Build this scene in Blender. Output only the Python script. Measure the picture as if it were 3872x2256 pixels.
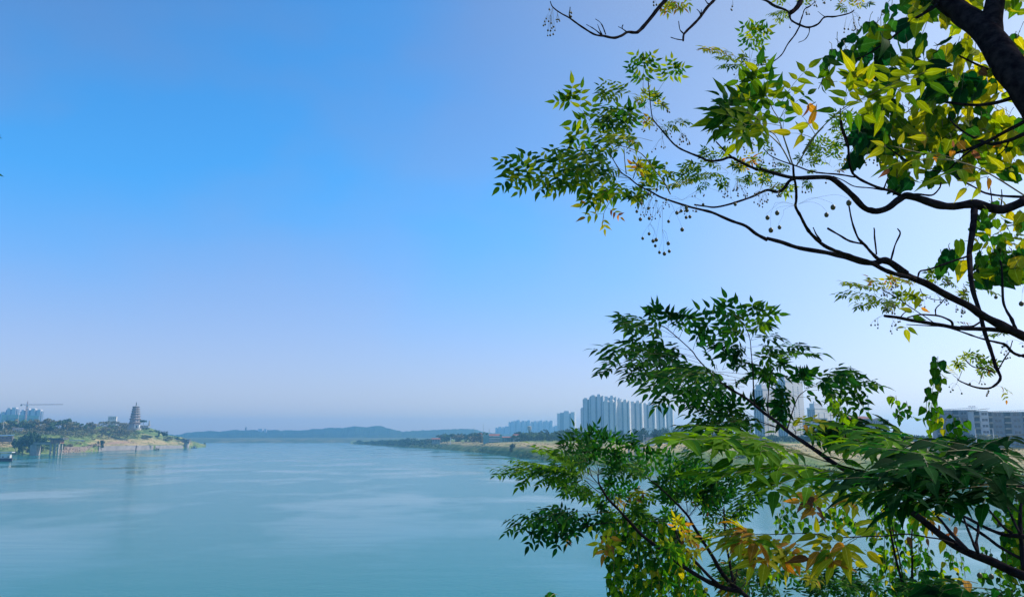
import bpy, math, random
import numpy as np
from mathutils import Vector, noise
random.seed(7); RNG = np.random.default_rng(11)
for o in list(bpy.data.objects): bpy.data.objects.remove(o)
S = bpy.context.scene
COL = S.collection
R = math.radians
# ------------------------------------------------------------------ camera
FPX = 2981.0; CX = 1936.0; CY = 1128.0; HOR = 1652.0
PITCH = math.atan((HOR - CY) / FPX)
CH = 20.0
HAZE_TOP = 140; HAZE_D = 2.1e-4; HAZE_C = (0.25, 0.62, 1.0, 1)
ct, st = math.cos(PITCH), math.sin(PITCH)
cam = bpy.data.cameras.new('camera'); cam_o = bpy.data.objects.new('camera', cam); COL.objects.link(cam_o)
cam.sensor_width = 36; cam.lens = 36 * FPX / 3872; cam.clip_start = 0.05; cam.clip_end = 60000
cam_o.location = (0, 0, CH); cam_o.rotation_euler = (math.pi / 2 + PITCH, 0, 0)
S.camera = cam_o
# ------------------------------------------------------------------ sky, sun, exposure
SKY_LOW = (0.80, 0.80, 0.95, 1); SKY_PALE = (1.10, 1.0, 1.10, 1); SKY_DEEP = (0.36, 1.10, 1.55, 1); SKY_SUN = (1.5, 1.3, 1.15, 1)
SUN_AZ, SUN_EL = R(72), R(42)          # to the right of the view, in front
w = bpy.data.worlds.new('World'); S.world = w; w.use_nodes = True
nt = w.node_tree; bg = nt.nodes['Background']
sky = nt.nodes.new('ShaderNodeTexSky'); sky.sky_type = 'NISHITA'; sky.sun_disc = False
sky.sun_elevation = SUN_EL; sky.sun_rotation = SUN_AZ; sky.altitude = 100
sky.air_density = 1.0; sky.dust_density = 0.6; sky.ozone_density = 2.5
# colour of the clear sky by direction: deep azure away from the sun and high up, paler towards the sun and the horizon
def mth(op, a, b=None, c=None):
    q = nt.nodes.new('ShaderNodeMath'); q.operation = op
    for i, v in enumerate((a, b, c)):
        if v is None: continue
        if isinstance(v, (int, float)): q.inputs[i].default_value = v
        else: nt.links.new(v, q.inputs[i])
    return q.outputs[0]
def mrn(v, a, b, c=0.0, d=1.0):
    q = nt.nodes.new('ShaderNodeMapRange'); q.interpolation_type = 'SMOOTHSTEP'; nt.links.new(v, q.inputs[0])
    for i, k in enumerate((a, b, c, d)): q.inputs[i + 1].default_value = k
    return q.outputs[0]
tcw = nt.nodes.new('ShaderNodeTexCoord'); sx = nt.nodes.new('ShaderNodeSeparateXYZ'); nt.links.new(tcw.outputs['Generated'], sx.inputs[0])
dt = nt.nodes.new('ShaderNodeVectorMath'); dt.operation = 'DOT_PRODUCT'; nt.links.new(tcw.outputs['Generated'], dt.inputs[0])
dt.inputs[1].default_value = (math.sin(SUN_AZ) * math.cos(SUN_EL), math.cos(SUN_AZ) * math.cos(SUN_EL), math.sin(SUN_EL))
away = mrn(dt.outputs["Value"], 0.84, 0.30); high = mrn(sx.outputs[2], 0.03, 0.36)
snz = nt.nodes.new('ShaderNodeTexNoise'); snz.inputs['Scale'].default_value = 2.6; snz.inputs['Detail'].default_value = 4; snz.inputs['Roughness'].default_value = .45
smp = nt.nodes.new('ShaderNodeMapping'); smp.inputs['Scale'].default_value = (1, 1, 1.8); nt.links.new(tcw.outputs['Generated'], smp.inputs[0]); nt.links.new(smp.outputs[0], snz.inputs['Vector'])
thin = mrn(snz.outputs['Fac'], 0.36, 0.66, 1.12, 0.62)       # thin uneven veil of high haze
wt = mth('MULTIPLY', mth('MULTIPLY', away, high), thin); low = mrn(sx.outputs[2], 0.34, 0.0); near_s = mrn(dt.outputs['Value'], 0.42, 0.85)
def mixc(f, a, b, bt='MIX'):
    q = nt.nodes.new('ShaderNodeMix'); q.data_type = 'RGBA'; q.blend_type = bt
    for i, v in ((0, f), (6, a), (7, b)):
        if isinstance(v, (tuple, float, int)): q.inputs[i].default_value = v
        else: nt.links.new(v, q.inputs[i])
    return q.outputs[2]
t1 = mixc(wt, SKY_PALE, SKY_DEEP); t2 = mixc(near_s, t1, SKY_SUN)
t3 = mixc(1.0, t2, mixc(low, (1, 1, 1, 1), SKY_LOW), 'MULTIPLY')
nt.links.new(mixc(1.0, sky.outputs[0], t3, 'MULTIPLY'), bg.inputs[0])
bg.inputs[1].default_value = 0.15
sun = bpy.data.lights.new('sun', 'SUN'); sun.energy = 5.0; sun.angle = R(0.5); sun.color = (1.0, 0.93, 0.82)
sun_o = bpy.data.objects.new('sun', sun); COL.objects.link(sun_o)
sd = Vector((math.sin(SUN_AZ) * math.cos(SUN_EL), math.cos(SUN_AZ) * math.cos(SUN_EL), math.sin(SUN_EL)))
sun_o.rotation_euler = sd.to_track_quat('Z', 'Y').to_euler(); sun_o.location = (0, 0, 60)
S.view_settings.view_transform = 'Standard'; S.view_settings.look = 'None'
S.view_settings.exposure = 0.0; S.view_settings.gamma = 1.0
S.cycles.max_bounces = 8; S.cycles.diffuse_bounces = 3; S.cycles.glossy_bounces = 3
S.cycles.transmission_bounces = 5; S.cycles.volume_bounces = 1; S.cycles.transparent_max_bounces = 8
S.cycles.use_denoising = True; S.cycles.caustics_reflective = False; S.cycles.caustics_refractive = False
S.cycles.sample_clamp_indirect = 4
# ------------------------------------------------------------------ placement helpers (photo pixel + real distance -> world)
def P(x, y, d):
    a = (x - CX) / FPX; b = (CY - y) / FPX
    return np.array([d * a, d * (ct - b * st), CH + d * (st + b * ct)])
def G(x, y, Y):
    b = (CY - y) / FPX
    return P(x, y, Y / (ct - b * st))
def shoreY(y):                      # forward distance of the water surface seen at row y
    b = (CY - y) / FPX
    d = -CH / (st + b * ct)
    return d * (ct - b * st)
def mpp(Y): return Y / FPX          # metres per photo pixel at distance Y
# ------------------------------------------------------------------ mesh helpers
def tag(o, label=None, cat=None, group=None, kind=None):
    if label: o['label'] = label
    if cat: o['category'] = cat
    if group: o['group'] = group
    if kind: o['kind'] = kind
    return o
def empty(name, loc=(0, 0, 0), label=None, cat=None, group=None, rz=0):
    o = bpy.data.objects.new(name, None); COL.objects.link(o); o.location = loc; o.rotation_euler = (0, 0, rz)
    o.empty_display_size = 0.2
    return tag(o, label, cat, group)
def link(name, me, mat, parent=None):
    o = bpy.data.objects.new(name, me); COL.objects.link(o)
    if mat is not None and len(me.materials) == 0: me.materials.append(mat)
    if parent is not None: o.parent = parent
    return o
def copy_tree(o, parent=None):
    c = o.copy(); COL.objects.link(c); c.parent = parent
    for ch in o.children: copy_tree(ch, c)
    return c
class MB:
    def __init__(s): s.v = []; s.f = []; s.m = []; s.mi = 0
    def add(s, vs, fs):
        n = len(s.v); s.v += [tuple(v) for v in vs]; s.f += [tuple(i + n for i in f) for f in fs]; s.m += [s.mi] * len(fs)
    def box(s, x0, x1, y0, y1, z0, z1):
        s.add([(x0,y0,z0),(x1,y0,z0),(x1,y1,z0),(x0,y1,z0),(x0,y0,z1),(x1,y0,z1),(x1,y1,z1),(x0,y1,z1)],
              [(0,3,2,1),(4,5,6,7),(0,1,5,4),(1,2,6,5),(2,3,7,6),(3,0,4,7)])
    def ring(s, rs, cx=0, cy=0, n=8, rot=0, caps=True):      # rs: list of (radius, z)
        vs = []; fs = []
        for r, z in rs:
            for k in range(n):
                a = rot + 2 * math.pi * k / n
                vs.append((cx + r * math.cos(a), cy + r * math.sin(a), z))
        for j in range(len(rs) - 1):
            for k in range(n):
                k2 = (k + 1) % n
                fs.append((j*n+k, j*n+k2, (j+1)*n+k2, (j+1)*n+k))
        if caps:
            fs.append(tuple(range(n - 1, -1, -1))); fs.append(tuple((len(rs)-1)*n + k for k in range(n)))
        s.add(vs, fs)
    def prism(s, pts, z0, z1):
        n = len(pts)
        s.add([(x, y, z0) for x, y in pts] + [(x, y, z1) for x, y in pts],
              [tuple(range(n - 1, -1, -1)), tuple(range(n, 2 * n))] + [(k, (k+1) % n, n + (k+1) % n, n + k) for k in range(n)])
    def gable(s, x0, x1, y0, y1, z0, z1, ov=0.4, th=0.18):      # ridge along x, thick slabs
        ym = (y0 + y1) / 2; x0 -= ov; x1 += ov; ya = y0 - ov; yb = y1 + ov
        vs = []
        for x in (x0, x1): vs += [(x, ya, z0), (x, ym, z1), (x, yb, z0), (x, ya, z0 - th), (x, ym, z1 - th), (x, yb, z0 - th)]
        s.add(vs, [(0,6,7,1),(1,7,8,2),(3,4,10,9),(4,5,11,10),(0,1,4,3),(1,2,5,4),(6,9,10,7),(7,10,11,8),(0,3,9,6),(2,8,11,5)])
    def hip(s, x0, x1, y0, y1, z0, z1, ov=0.4):
        x0 -= ov; x1 += ov; y0 -= ov; y1 += ov; ym = (y0 + y1) / 2; k = (y1 - y0) / 2
        s.add([(x0,y0,z0),(x1,y0,z0),(x1,y1,z0),(x0,y1,z0),(x0+k,ym,z1),(x1-k,ym,z1),(x0,y0,z0-.15),(x1,y0,z0-.15),(x1,y1,z0-.15),(x0,y1,z0-.15)],
              [(0,1,5,4),(1,2,5),(2,3,4,5),(3,0,4),(0,6,7,1),(1,7,8,2),(2,8,9,3),(3,9,6,0),(9,8,7,6)])
    def bar(s, p, q, r, n=4, r2=None):
        p = Vector(p); q = Vector(q); d = (q - p).normalized()
        u = d.orthogonal().normalized(); v = d.cross(u); r2 = r if r2 is None else r2
        vs = []
        for c, rr in ((p, r), (q, r2)):
            for k in range(n):
                a = 2 * math.pi * (k + .5) / n
                vs.append(c + (u * math.cos(a) + v * math.sin(a)) * rr)
        s.add(vs, [(k, (k+1) % n, n + (k+1) % n, n + k) for k in range(n)] + [tuple(range(n-1, -1, -1)), tuple(range(n, 2*n))])
    def quad(s, c, u, v):
        c = Vector(c); u = Vector(u); v = Vector(v); s.add([c-u-v, c+u-v, c+u+v, c-u+v], [(0,1,2,3)])
    def mesh(s, name, mats=None, smooth=False):
        me = bpy.data.meshes.new(name); me.from_pydata(s.v, [], s.f)
        for m in (mats or []): me.materials.append(m)
        if mats and len(mats) > 1: me.polygons.foreach_set('material_index', s.m)
        if smooth: me.polygons.foreach_set('use_smooth', [True] * len(me.polygons))
        me.update(); return me
    def build(s, name, mat, parent=None, smooth=False): return link(name, s.mesh(name, [mat], smooth), None, parent)
# ------------------------------------------------------------------ materials
def mat(name, c1, c2=None, scale=1.0, rough=0.8, spec=0.3, bump=0.0, c3=None, detail=6, coord='Object', metallic=0, bscale=None, ramp=(0.35, 0.65)):
    m = bpy.data.materials.new(name); m.use_nodes = True; n = m.node_tree; b = n.nodes['Principled BSDF']
    b.inputs['Roughness'].default_value = rough; b.inputs['Specular IOR Level'].default_value = spec; b.inputs['Metallic'].default_value = metallic
    c2 = c2 or tuple(x * 0.75 for x in c1)
    tc = n.nodes.new('ShaderNodeTexCoord'); ns = n.nodes.new('ShaderNodeTexNoise')
    ns.inputs['Scale'].default_value = scale; ns.inputs['Detail'].default_value = detail; ns.inputs['Roughness'].default_value = 0.65
    n.links.new(tc.outputs[coord], ns.inputs['Vector'])
    cr = n.nodes.new('ShaderNodeValToRGB'); e = cr.color_ramp.elements
    e[0].position = ramp[0]; e[1].position = ramp[1]; e[0].color = (*c1, 1); e[1].color = (*c2, 1)
    if c3: k = e.new((ramp[0] + ramp[1]) / 2); k.color = (*c3, 1)
    n.links.new(ns.outputs['Fac'], cr.inputs['Fac']); n.links.new(cr.outputs['Color'], b.inputs['Base Color'])
    if bump:
        bp = n.nodes.new('ShaderNodeBump'); bp.inputs['Strength'].default_value = bump
        n2 = n.nodes.new('ShaderNodeTexNoise'); n2.inputs['Scale'].default_value = bscale or scale * 4; n2.inputs['Detail'].default_value = 5
        n.links.new(tc.outputs[coord], n2.inputs['Vector']); n.links.new(n2.outputs['Fac'], bp.inputs['Height']); n.links.new(bp.outputs['Normal'], b.inputs['Normal'])
    return m
M = {}
M['concrete'] = mat('concrete', (0.42, 0.40, 0.36), (0.27, 0.25, 0.22), 0.25, 0.9)
M['concrete_dark'] = mat('concrete_dark', (0.20, 0.19, 0.18), (0.12, 0.11, 0.11), 0.3, 0.9)
M['tower_wall'] = mat('tower_wall', (0.62, 0.61, 0.62), (0.52, 0.51, 0.53), 0.04, 0.8)
M['tower_wall_warm'] = mat('tower_wall_warm', (0.72, 0.66, 0.62), (0.62, 0.57, 0.54), 0.04, 0.8)
M['tower_recess'] = mat('tower_recess', (0.13, 0.15, 0.19), (0.09, 0.11, 0.14), 0.1, 0.5)
M['glass'] = mat('glass', (0.04, 0.05, 0.07), (0.07, 0.09, 0.12), 0.3, 0.08, 0.8)
M['apt_wall'] = mat('apartment_wall', (0.27, 0.28, 0.31), (0.20, 0.21, 0.24), 0.15, 0.85)
M['apt_shade'] = mat('balcony_shade', (0.05, 0.06, 0.08), (0.09, 0.10, 0.12), 0.4, 0.6)  # dark tone painted for the shade inside the balconies
M['white'] = mat('white_paint', (0.78, 0.77, 0.74), (0.62, 0.61, 0.58), 0.2, 0.7)
M['teal_wall'] = mat('teal_wall', (0.22, 0.42, 0.38), (0.16, 0.32, 0.30), 0.2, 0.8)
M['red_tile'] = mat('red_tile', (0.38, 0.14, 0.10), (0.25, 0.10, 0.08), 0.4, 0.8)
M['grey_tile'] = mat('grey_tile', (0.14, 0.15, 0.17), (0.09, 0.10, 0.11), 0.4, 0.8)
M['red_brick'] = mat('red_brick', (0.42, 0.22, 0.18), (0.34, 0.17, 0.14), 0.2, 0.9)
M['steel_blue'] = mat('blue_sheet', (0.16, 0.30, 0.50), (0.12, 0.22, 0.40), 0.2, 0.45)
M['pag_wall'] = mat('pagoda_wall', (0.36, 0.33, 0.33), (0.28, 0.26, 0.26), 0.2, 0.85)
M['pag_trim'] = mat('pagoda_trim', (0.27, 0.23, 0.23), (0.19, 0.17, 0.17), 0.3, 0.85)
M['net'] = mat('scaffold_net', (0.14, 0.30, 0.27), (0.10, 0.24, 0.22), 0.08, 0.9)
M['crane'] = mat('crane_paint', (0.60, 0.36, 0.28), (0.50, 0.28, 0.22), 0.3, 0.6)
M['pole'] = mat('pole_paint', (0.70, 0.70, 0.70), (0.55, 0.55, 0.56), 0.5, 0.5)
M['hull'] = mat('hull_paint', (0.10, 0.08, 0.12), (0.05, 0.05, 0.08), 0.6, 0.6)
M['rock'] = mat('rock', (0.26, 0.22, 0.19), (0.12, 0.10, 0.10), 0.35, 0.95, c3=(0.36, 0.27, 0.20))
M['masonry'] = mat('wall_masonry', (0.34, 0.31, 0.30), (0.22, 0.20, 0.20), 0.08, 0.95)
M['trunk_far'] = mat('tree_bark', (0.14, 0.11, 0.08), (0.08, 0.06, 0.05), 2.0, 0.9)
def leafmat_far(name, c1, c2, c3):
    m = mat(name, c1, c2, 0.12, 0.7, 0.15, c3=c3, detail=8, ramp=(0.3, 0.7), coord='Object')
    n = m.node_tree; b = n.nodes['Principled BSDF']
    oi = n.nodes.new('ShaderNodeObjectInfo'); h = n.nodes.new('ShaderNodeHueSaturation')
    mr = n.nodes.new('ShaderNodeMapRange'); mr.inputs['To Min'].default_value = 0.65; mr.inputs['To Max'].default_value = 1.4
    n.links.new(oi.outputs['Random'], mr.inputs['Value']); n.links.new(mr.outputs[0], h.inputs['Value'])
    cr = [x for x in n.nodes if x.type == 'VALTORGB'][0]
    n.links.new(cr.outputs['Color'], h.inputs['Color']); n.links.new(h.outputs['Color'], b.inputs['Base Color'])
    return m
M['far_green'] = leafmat_far('far_foliage', (0.10, 0.17, 0.05), (0.16, 0.23, 0.06), (0.07, 0.12, 0.04))
M['far_dark'] = leafmat_far('far_dark_foliage', (0.04, 0.085, 0.035), (0.07, 0.12, 0.04), (0.03, 0.07, 0.03))
M['far_olive'] = leafmat_far('far_olive_foliage', (0.18, 0.19, 0.07), (0.13, 0.18, 0.05), (0.22, 0.19, 0.09))
# ground: one look for both banks, soil patches carried by a 'cover' attribute (bare soil / dry grass where the photo has them)
def ground_mat():
    m = bpy.data.materials.new('bank_ground'); m.use_nodes = True; n = m.node_tree; b = n.nodes['Principled BSDF']
    b.inputs['Roughness'].default_value = 0.95; b.inputs['Specular IOR Level'].default_value = 0.1
    tc = n.nodes.new('ShaderNodeTexCoord')
    def nz(s, d=6):
        q = n.nodes.new('ShaderNodeTexNoise'); q.inputs['Scale'].default_value = s; q.inputs['Detail'].default_value = d
        q.inputs['Roughness'].default_value = 0.7
        mp = n.nodes.new('ShaderNodeMapping'); mp.inputs['Scale'].default_value = (1, 0.5, 1)
        n.links.new(tc.outputs['Object'], mp.inputs[0]); n.links.new(mp.outputs[0], q.inputs['Vector']); return q.outputs['Fac']
    def ramp(a, *es):
        cr = n.nodes.new('ShaderNodeValToRGB'); e = cr.color_ramp.elements
        e[0].position, e[0].color = es[0][0], (*es[0][1], 1); e[1].position, e[1].color = es[-1][0], (*es[-1][1], 1)
        for p, c in es[1:-1]: k = e.new(p); k.color = (*c, 1)
        n.links.new(a, cr.inputs['Fac']); return cr.outputs['Color']
    green = ramp(nz(0.09), (0.3, (0.05, 0.10, 0.03)), (0.45, (0.10, 0.16, 0.04)), (0.55, (0.19, 0.24, 0.07)), (0.7, (0.30, 0.27, 0.11)))
    dry = ramp(nz(0.05), (0.35, (0.15, 0.18, 0.06)), (0.48, (0.40, 0.32, 0.15)), (0.56, (0.46, 0.34, 0.18)), (0.62, (0.22, 0.22, 0.08)), (0.7, (0.36, 0.22, 0.14)))
    soil = ramp(nz(0.08), (0.35, (0.30, 0.19, 0.13)), (0.6, (0.42, 0.29, 0.19)), (0.7, (0.20, 0.18, 0.09)))
    at = n.nodes.new('ShaderNodeAttribute'); at.attribute_name = 'cover'
    add = n.nodes.new('ShaderNodeMath'); add.operation = 'ADD'
    sb = n.nodes.new('ShaderNodeMath'); sb.operation = 'MULTIPLY_ADD'; sb.inputs[1].default_value = 0.7; sb.inputs[2].default_value = -0.35
    n.links.new(nz(0.03), sb.inputs[0]); n.links.new(at.outputs['Fac'], add.inputs[0]); n.links.new(sb.outputs[0], add.inputs[1])
    def mrange(lo, hi):
        q = n.nodes.new('ShaderNodeMapRange'); q.inputs['From Min'].default_value = lo; q.inputs['From Max'].default_value = hi
        n.links.new(add.outputs[0], q.inputs[0]); return q.outputs[0]
    def mix(f, a, c):
        q = n.nodes.new('ShaderNodeMix'); q.data_type = 'RGBA'; n.links.new(f, q.inputs[0]); n.links.new(a, q.inputs[6]); n.links.new(c, q.inputs[7]); return q.outputs[2]
    o = mix(mrange(0.3, 0.5), green, dry); o = mix(mrange(0.78, 0.95), o, soil)
    n.links.new(o, b.inputs['Base Color'])
    return m
M['ground'] = ground_mat()
# ------------------------------------------------------------------ river
def water_mat():
    m = bpy.data.materials.new('river_water'); m.use_nodes = True; n = m.node_tree; b = n.nodes['Principled BSDF']
    b.inputs['Base Color'].default_value = (0.008, 0.15, 0.125, 1); b.inputs['IOR'].default_value = 1.33
    tc = n.nodes.new('ShaderNodeTexCoord')
    def nz(s, sc, d=3):
        mp = n.nodes.new('ShaderNodeMapping'); mp.inputs['Scale'].default_value = sc; mp.inputs['Rotation'].default_value = (0, 0, R(12))
        q = n.nodes.new('ShaderNodeTexNoise'); q.inputs['Scale'].default_value = s; q.inputs['Detail'].default_value = d
        n.links.new(tc.outputs['Object'], mp.inputs[0]); n.links.new(mp.outputs[0], q.inputs['Vector']); return q.outputs['Fac']
    # wind patches: calmer, paler slicks among rippled darker water
    big = nz(0.02, (1, 0.75, 1), 4)
    mr = n.nodes.new('ShaderNodeMapRange'); mr.inputs['From Min'].default_value = 0.48; mr.inputs['From Max'].default_value = 0.62
    mr.inputs['To Min'].default_value = 1.0; mr.inputs['To Max'].default_value = 0.08; n.links.new(big, mr.inputs[0])
    ru = n.nodes.new('ShaderNodeMapRange'); ru.inputs['To Min'].default_value = 0.05; ru.inputs['To Max'].default_value = 0.16
    n.links.new(mr.outputs[0], ru.inputs[0]); n.links.new(ru.outputs[0], b.inputs['Roughness'])
    b1 = n.nodes.new('ShaderNodeBump'); b1.inputs['Distance'].default_value = 0.07
    n.links.new(nz(1.6, (0.5, 1.5, 1), 5), b1.inputs['Height'])
    ms = n.nodes.new('ShaderNodeMath'); ms.operation = 'MULTIPLY'; ms.inputs[1].default_value = 0.6
    n.links.new(mr.outputs[0], ms.inputs[0]); n.links.new(ms.outputs[0], b1.inputs['Strength'])
    b2 = n.nodes.new('ShaderNodeBump'); b2.inputs['Distance'].default_value = 0.4; b2.inputs['Strength'].default_value = 0.12
    n.links.new(nz(0.12, (0.4, 1.5, 1), 3), b2.inputs['Height']); n.links.new(b1.outputs[0], b2.inputs['Normal']); n.links.new(b2.outputs[0], b.inputs['Normal'])
    return m
mb = MB()
mb.add([(-8000, -150, 0), (8000, -150, 0), (8000, 5450, 0), (-8000, 5450, 0)], [(0, 1, 2, 3)])
tag(mb.build('river_water', water_mat()), kind='structure')
# ------------------------------------------------------------------ banks: column profiles (photo column -> rows at real distances)
def profile(x, ysh, rows, back):
    Y0 = shoreY(ysh); pts = [np.array([*G(x, ysh, Y0 - 12)[:2], -3.0]), np.array([*G(x, ysh, Y0)[:2], -0.05])]
    for y, dy in rows: pts.append(G(x, y, Y0 + dy))
    p = pts[-1] * 1.0; k = (Y0 + rows[-1][1] + min(back, 2200)) / (Y0 + rows[-1][1])
    pts.append(np.array([p[0] * k, p[1] * k, max(4.0, p[2] * 0.6 + 5)]))
    return pts
def sheet(name, cols, nx, ny, amp, cover, seed=0):
    """cols: list of (photo x, profile, cover values); linear interpolation along columns and rows"""
    xs = [c[0] for c in cols]; prof = np.array([c[1] for c in cols]); cv = np.array([c[2] for c in cols], float)
    K = prof.shape[1]; V = []; A = []
    tx = np.linspace(xs[0], xs[-1], nx); ty = np.linspace(0, K - 1, ny)
    for x in tx:
        i = min(max(int(np.searchsorted(xs, x)) - 1, 0), len(xs) - 2); f = (x - xs[i]) / (xs[i+1] - xs[i])
        pr = prof[i] * (1 - f) + prof[i+1] * f; c = cv[i] * (1 - f) + cv[i+1] * f
        for t in ty:
            j = min(int(t), K - 2); g = t - j; p = pr[j] * (1 - g) + pr[j+1] * g
            h = noise.fractal(Vector((p[0] * 0.012 + seed, p[1] * 0.012, 0)), 1.0, 2.0, 5) * amp * min(1, max(0, t - 1) * 1.2)
            V.append((p[0], p[1], p[2] + h)); A.append(c[j] * (1 - g) + c[j+1] * g)
    F = [(i*ny+j, (i+1)*ny+j, (i+1)*ny+j+1, i*ny+j+1) for i in range(nx-1) for j in range(ny-1)]
    me = bpy.data.meshes.new(name); me.from_pydata(V, [], F)
    at = me.attributes.new('cover', 'FLOAT', 'POINT'); at.data.foreach_set('value', A)
    me.polygons.foreach_set('use_smooth', [True] * len(F)); me.update()
    o = link(name, me, M['ground']); tag(o, kind='structure')
    return o, np.array(V).reshape(nx, ny, 3), tx
# left bank: rows = wall top, field, field back, ridge
LC = []
for x, ysh, rows, cv in [
    (-700, 1724, ((1700, 30), (1684, 80), (1650, 150), (1622, 300)), (0, 0, .5, .8, .2, .2, .2)),
    (0,    1718, ((1693, 30), (1676, 70), (1650, 150), (1622, 300)), (0, 0, .2, 1., .1, .1, .1)),
    (60,   1718, ((1700, 30), (1682, 70), (1650, 150), (1620, 300)), (0, 0, .1, .3, .2, .2, .2)),
    (160,  1715, ((1698, 30), (1682, 70), (1650, 130), (1618, 260)), (0, 0, .1, .1, .1, .1, .1)),
    (300,  1710, ((1696, 20), (1675, 60), (1655, 110), (1616, 220)), (0, 0, .1, .1, .25, .1, .1)),
    (380,  1705, ((1687, 4),  (1676, 55), (1660, 110), (1610, 210)), (0, 0, .3, .95, .35, .1, .1)),
    (510,  1701, ((1683, 4),  (1672, 60), (1658, 120), (1613, 230)), (0, 0, .6, .95, .35, .1, .1)),
    (570,  1698.5, ((1683, 4), (1672, 60), (1659, 110), (1617, 200)), (0, 0, .3, .8, .4, .15, .1)),
    (630,  1696, ((1683, 4),  (1676, 50), (1664, 90), (1643, 150)), (0, 0, .3, .5, .3, .2, .1)),
    (690,  1693, ((1684, 4),  (1678, 30), (1668, 60), (1654, 100)), (0, 0, .3, .6, .5, .4, .3)),
    (730,  1691, ((1683, 10), (1676, 30), (1672, 50), (1669, 70)), (0, 0, .3, .3, .3, .3, .3)),
    (765,  1690, ((1687, 10), (1685, 20), (1684, 35), (1684, 50)), (0, 0, .3, .3, .3, .3, .3)),
    (778,  1690, ((1689.5, 8), (1689, 14), (1689, 20), (1690, 25)), (0, 0, .3, .3, .3, .3, .3))]:
    LC.append((x, profile(x, ysh, rows, 700 if x < 700 else 60), cv))
left_o, LV, LX = sheet('left_bank', LC, 260, 90, 2.2, None, 3)
RC = []
for x, ysh, rows, cv in [
    (1325, 1677.6, ((1676, 60), (1674, 150), (1670, 300), (1666, 600)), (0, 0, .1, .1, .1, .1, .1)),
    (1500, 1687, ((1679, 50), (1673, 110), (1668, 220), (1665, 500)), (0, 0, .1, .2, .3, .1, .1)),
    (1641, 1695, ((1685, 40), (1674, 90), (1668, 180), (1664, 400)), (0, 0, .2, .45, .4, .1, .1)),
    (1814, 1710.6, ((1697, 30), (1683, 70), (1674, 160), (1665, 380)), (0, 0, .2, .45, .5, .2, .1)),
    (2000, 1734, ((1708, 28), (1689, 62), (1674, 180), (1665, 400)), (0, 0, .15, .5, .45, .2, .1)),
    (2174, 1750.5, ((1722, 26), (1693, 62), (1677, 160), (1665, 400)), (0, 0, .2, .75, .45, .2, .1)),
    (2665, 1780, ((1752, 24), (1713, 64), (1689, 130), (1668, 380)), (0, 0, .1, .35, .55, .2, .1)),
    (2872, 1791, ((1757, 24), (1716, 62), (1689, 130), (1668, 360)), (0, 0, .1, .3, .5, .2, .1)),
    (3400, 1815, ((1782, 22), (1735, 60), (1690, 140), (1668, 360)), (0, 0, .1, .5, .7, .4, .2)),
    (3872, 1836, ((1800, 22), (1745, 60), (1690, 160), (1668, 360)), (0, 0, .1, .6, .8, .4, .2)),
    (4900, 1890, ((1850, 22), (1790, 60), (1700, 160), (1668, 360)), (0, 0, .1, .6, .8, .4, .2))]:
    RC.append((x, profile(x, ysh, rows, 2600), cv))
right_o, RV, RX = sheet('right_bank', RC, 320, 90, 1.4, None, 9)
# look-up of ground height: nearest vertices of the sheets
def ground_at(V, xs, px, Y):
    i = int(np.clip(np.searchsorted(xs, px), 0, len(xs) - 1)); col = V[i]
    z = np.interp(Y, col[:, 1], col[:, 2]); return z
def onL(px, Y): p = G(px, HOR, Y); return Vector((p[0], p[1], ground_at(LV, LX, px, Y)))
def onR(px, Y): p = G(px, HOR, Y); return Vector((p[0], p[1], ground_at(RV, RX, px, Y)))
# far shore and hills
def far_sheet(name, xa, xb, nx, rows, ridge, seed, m, rough):
    xs = np.linspace(xa, xb, nx); V = []; 
    for x in xs:
        yr = np.interp(x, [r[0] for r in ridge], [r[1] for r in ridge])
        for k, (Y, f) in enumerate(rows):
            zr = G(x, yr, rows[-2][0])[2]
            p = G(x, HOR, Y); z = -1 + f * (zr + 1)
            q = noise.fractal(Vector((p[0] * 0.006 + seed, p[1] * 0.006, 0)), 0.8, 2.0, 6)
            z += (q + .35 * noise.noise(Vector((p[0] * .03, p[1] * .03, seed))) + .3 * abs(noise.noise(Vector((p[0] * .08, p[1] * .08, seed))))) * rough * min(1, f * 1.5)
            V.append((p[0], p[1], z))
    K = len(rows)
    F = [(i*K+j, (i+1)*K+j, (i+1)*K+j+1, i*K+j+1) for i in range(nx-1) for j in range(K-1)]
    me = bpy.data.meshes.new(name); me.from_pydata(V, [], F); me.update()
    o = link(name, me, m); tag(o, kind='structure'); return o
M['hill'] = mat('wooded_hill', (0.03, 0.06, 0.03), (0.06, 0.09, 0.045), 0.02, 0.95, 0.1, c3=(0.02, 0.045, 0.025))
M['farland'] = mat('far_land', (0.10, 0.13, 0.06), (0.20, 0.19, 0.10), 0.01, 0.95, 0.1, c3=(0.07, 0.10, 0.05))
r1 = [(400, 1642), (560, 1641), (680, 1641), (700, 1633), (760, 1632), (830, 1633), (870, 1625), (930, 1623), (1000, 1627), (1060, 1626), (1150, 1624), (1230, 1619), (1290, 1616), (1345, 1613), (1385, 1617), (1420, 1611), (1460, 1613), (1500, 1622), (1520, 1627), (1600, 1627), (1650, 1624), (1690, 1621), (1740, 1626), (1790, 1624), (1830, 1630), (1900, 1640), (2100, 1647), (2400, 1648)]
far_sheet('far_shore', -200, 2600, 200, [(2900, 0), (2960, 0.5), (3100, .62), (3300, .7), (3700, .8), (4300, 1.0), (4320, .9)], [(-200, 1650), (2600, 1650)], 2, M['farland'], 1.2)
far_sheet('wooded_hills', 300, 2500, 900, [(3500, 0.05), (3600, .2), (3750, .45), (3900, .65), (4050, .85), (4150, 1.0), (4600, .5)], r1, 5, M['hill'], 9)
mb = MB(); mb.add([(-7900, 4300, 2), (7900, 4300, 2), (7900, 5400, 3), (-7900, 5400, 3)], [(0, 1, 2, 3)])
tag(mb.build('plain', M['farland']), kind='structure')
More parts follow.
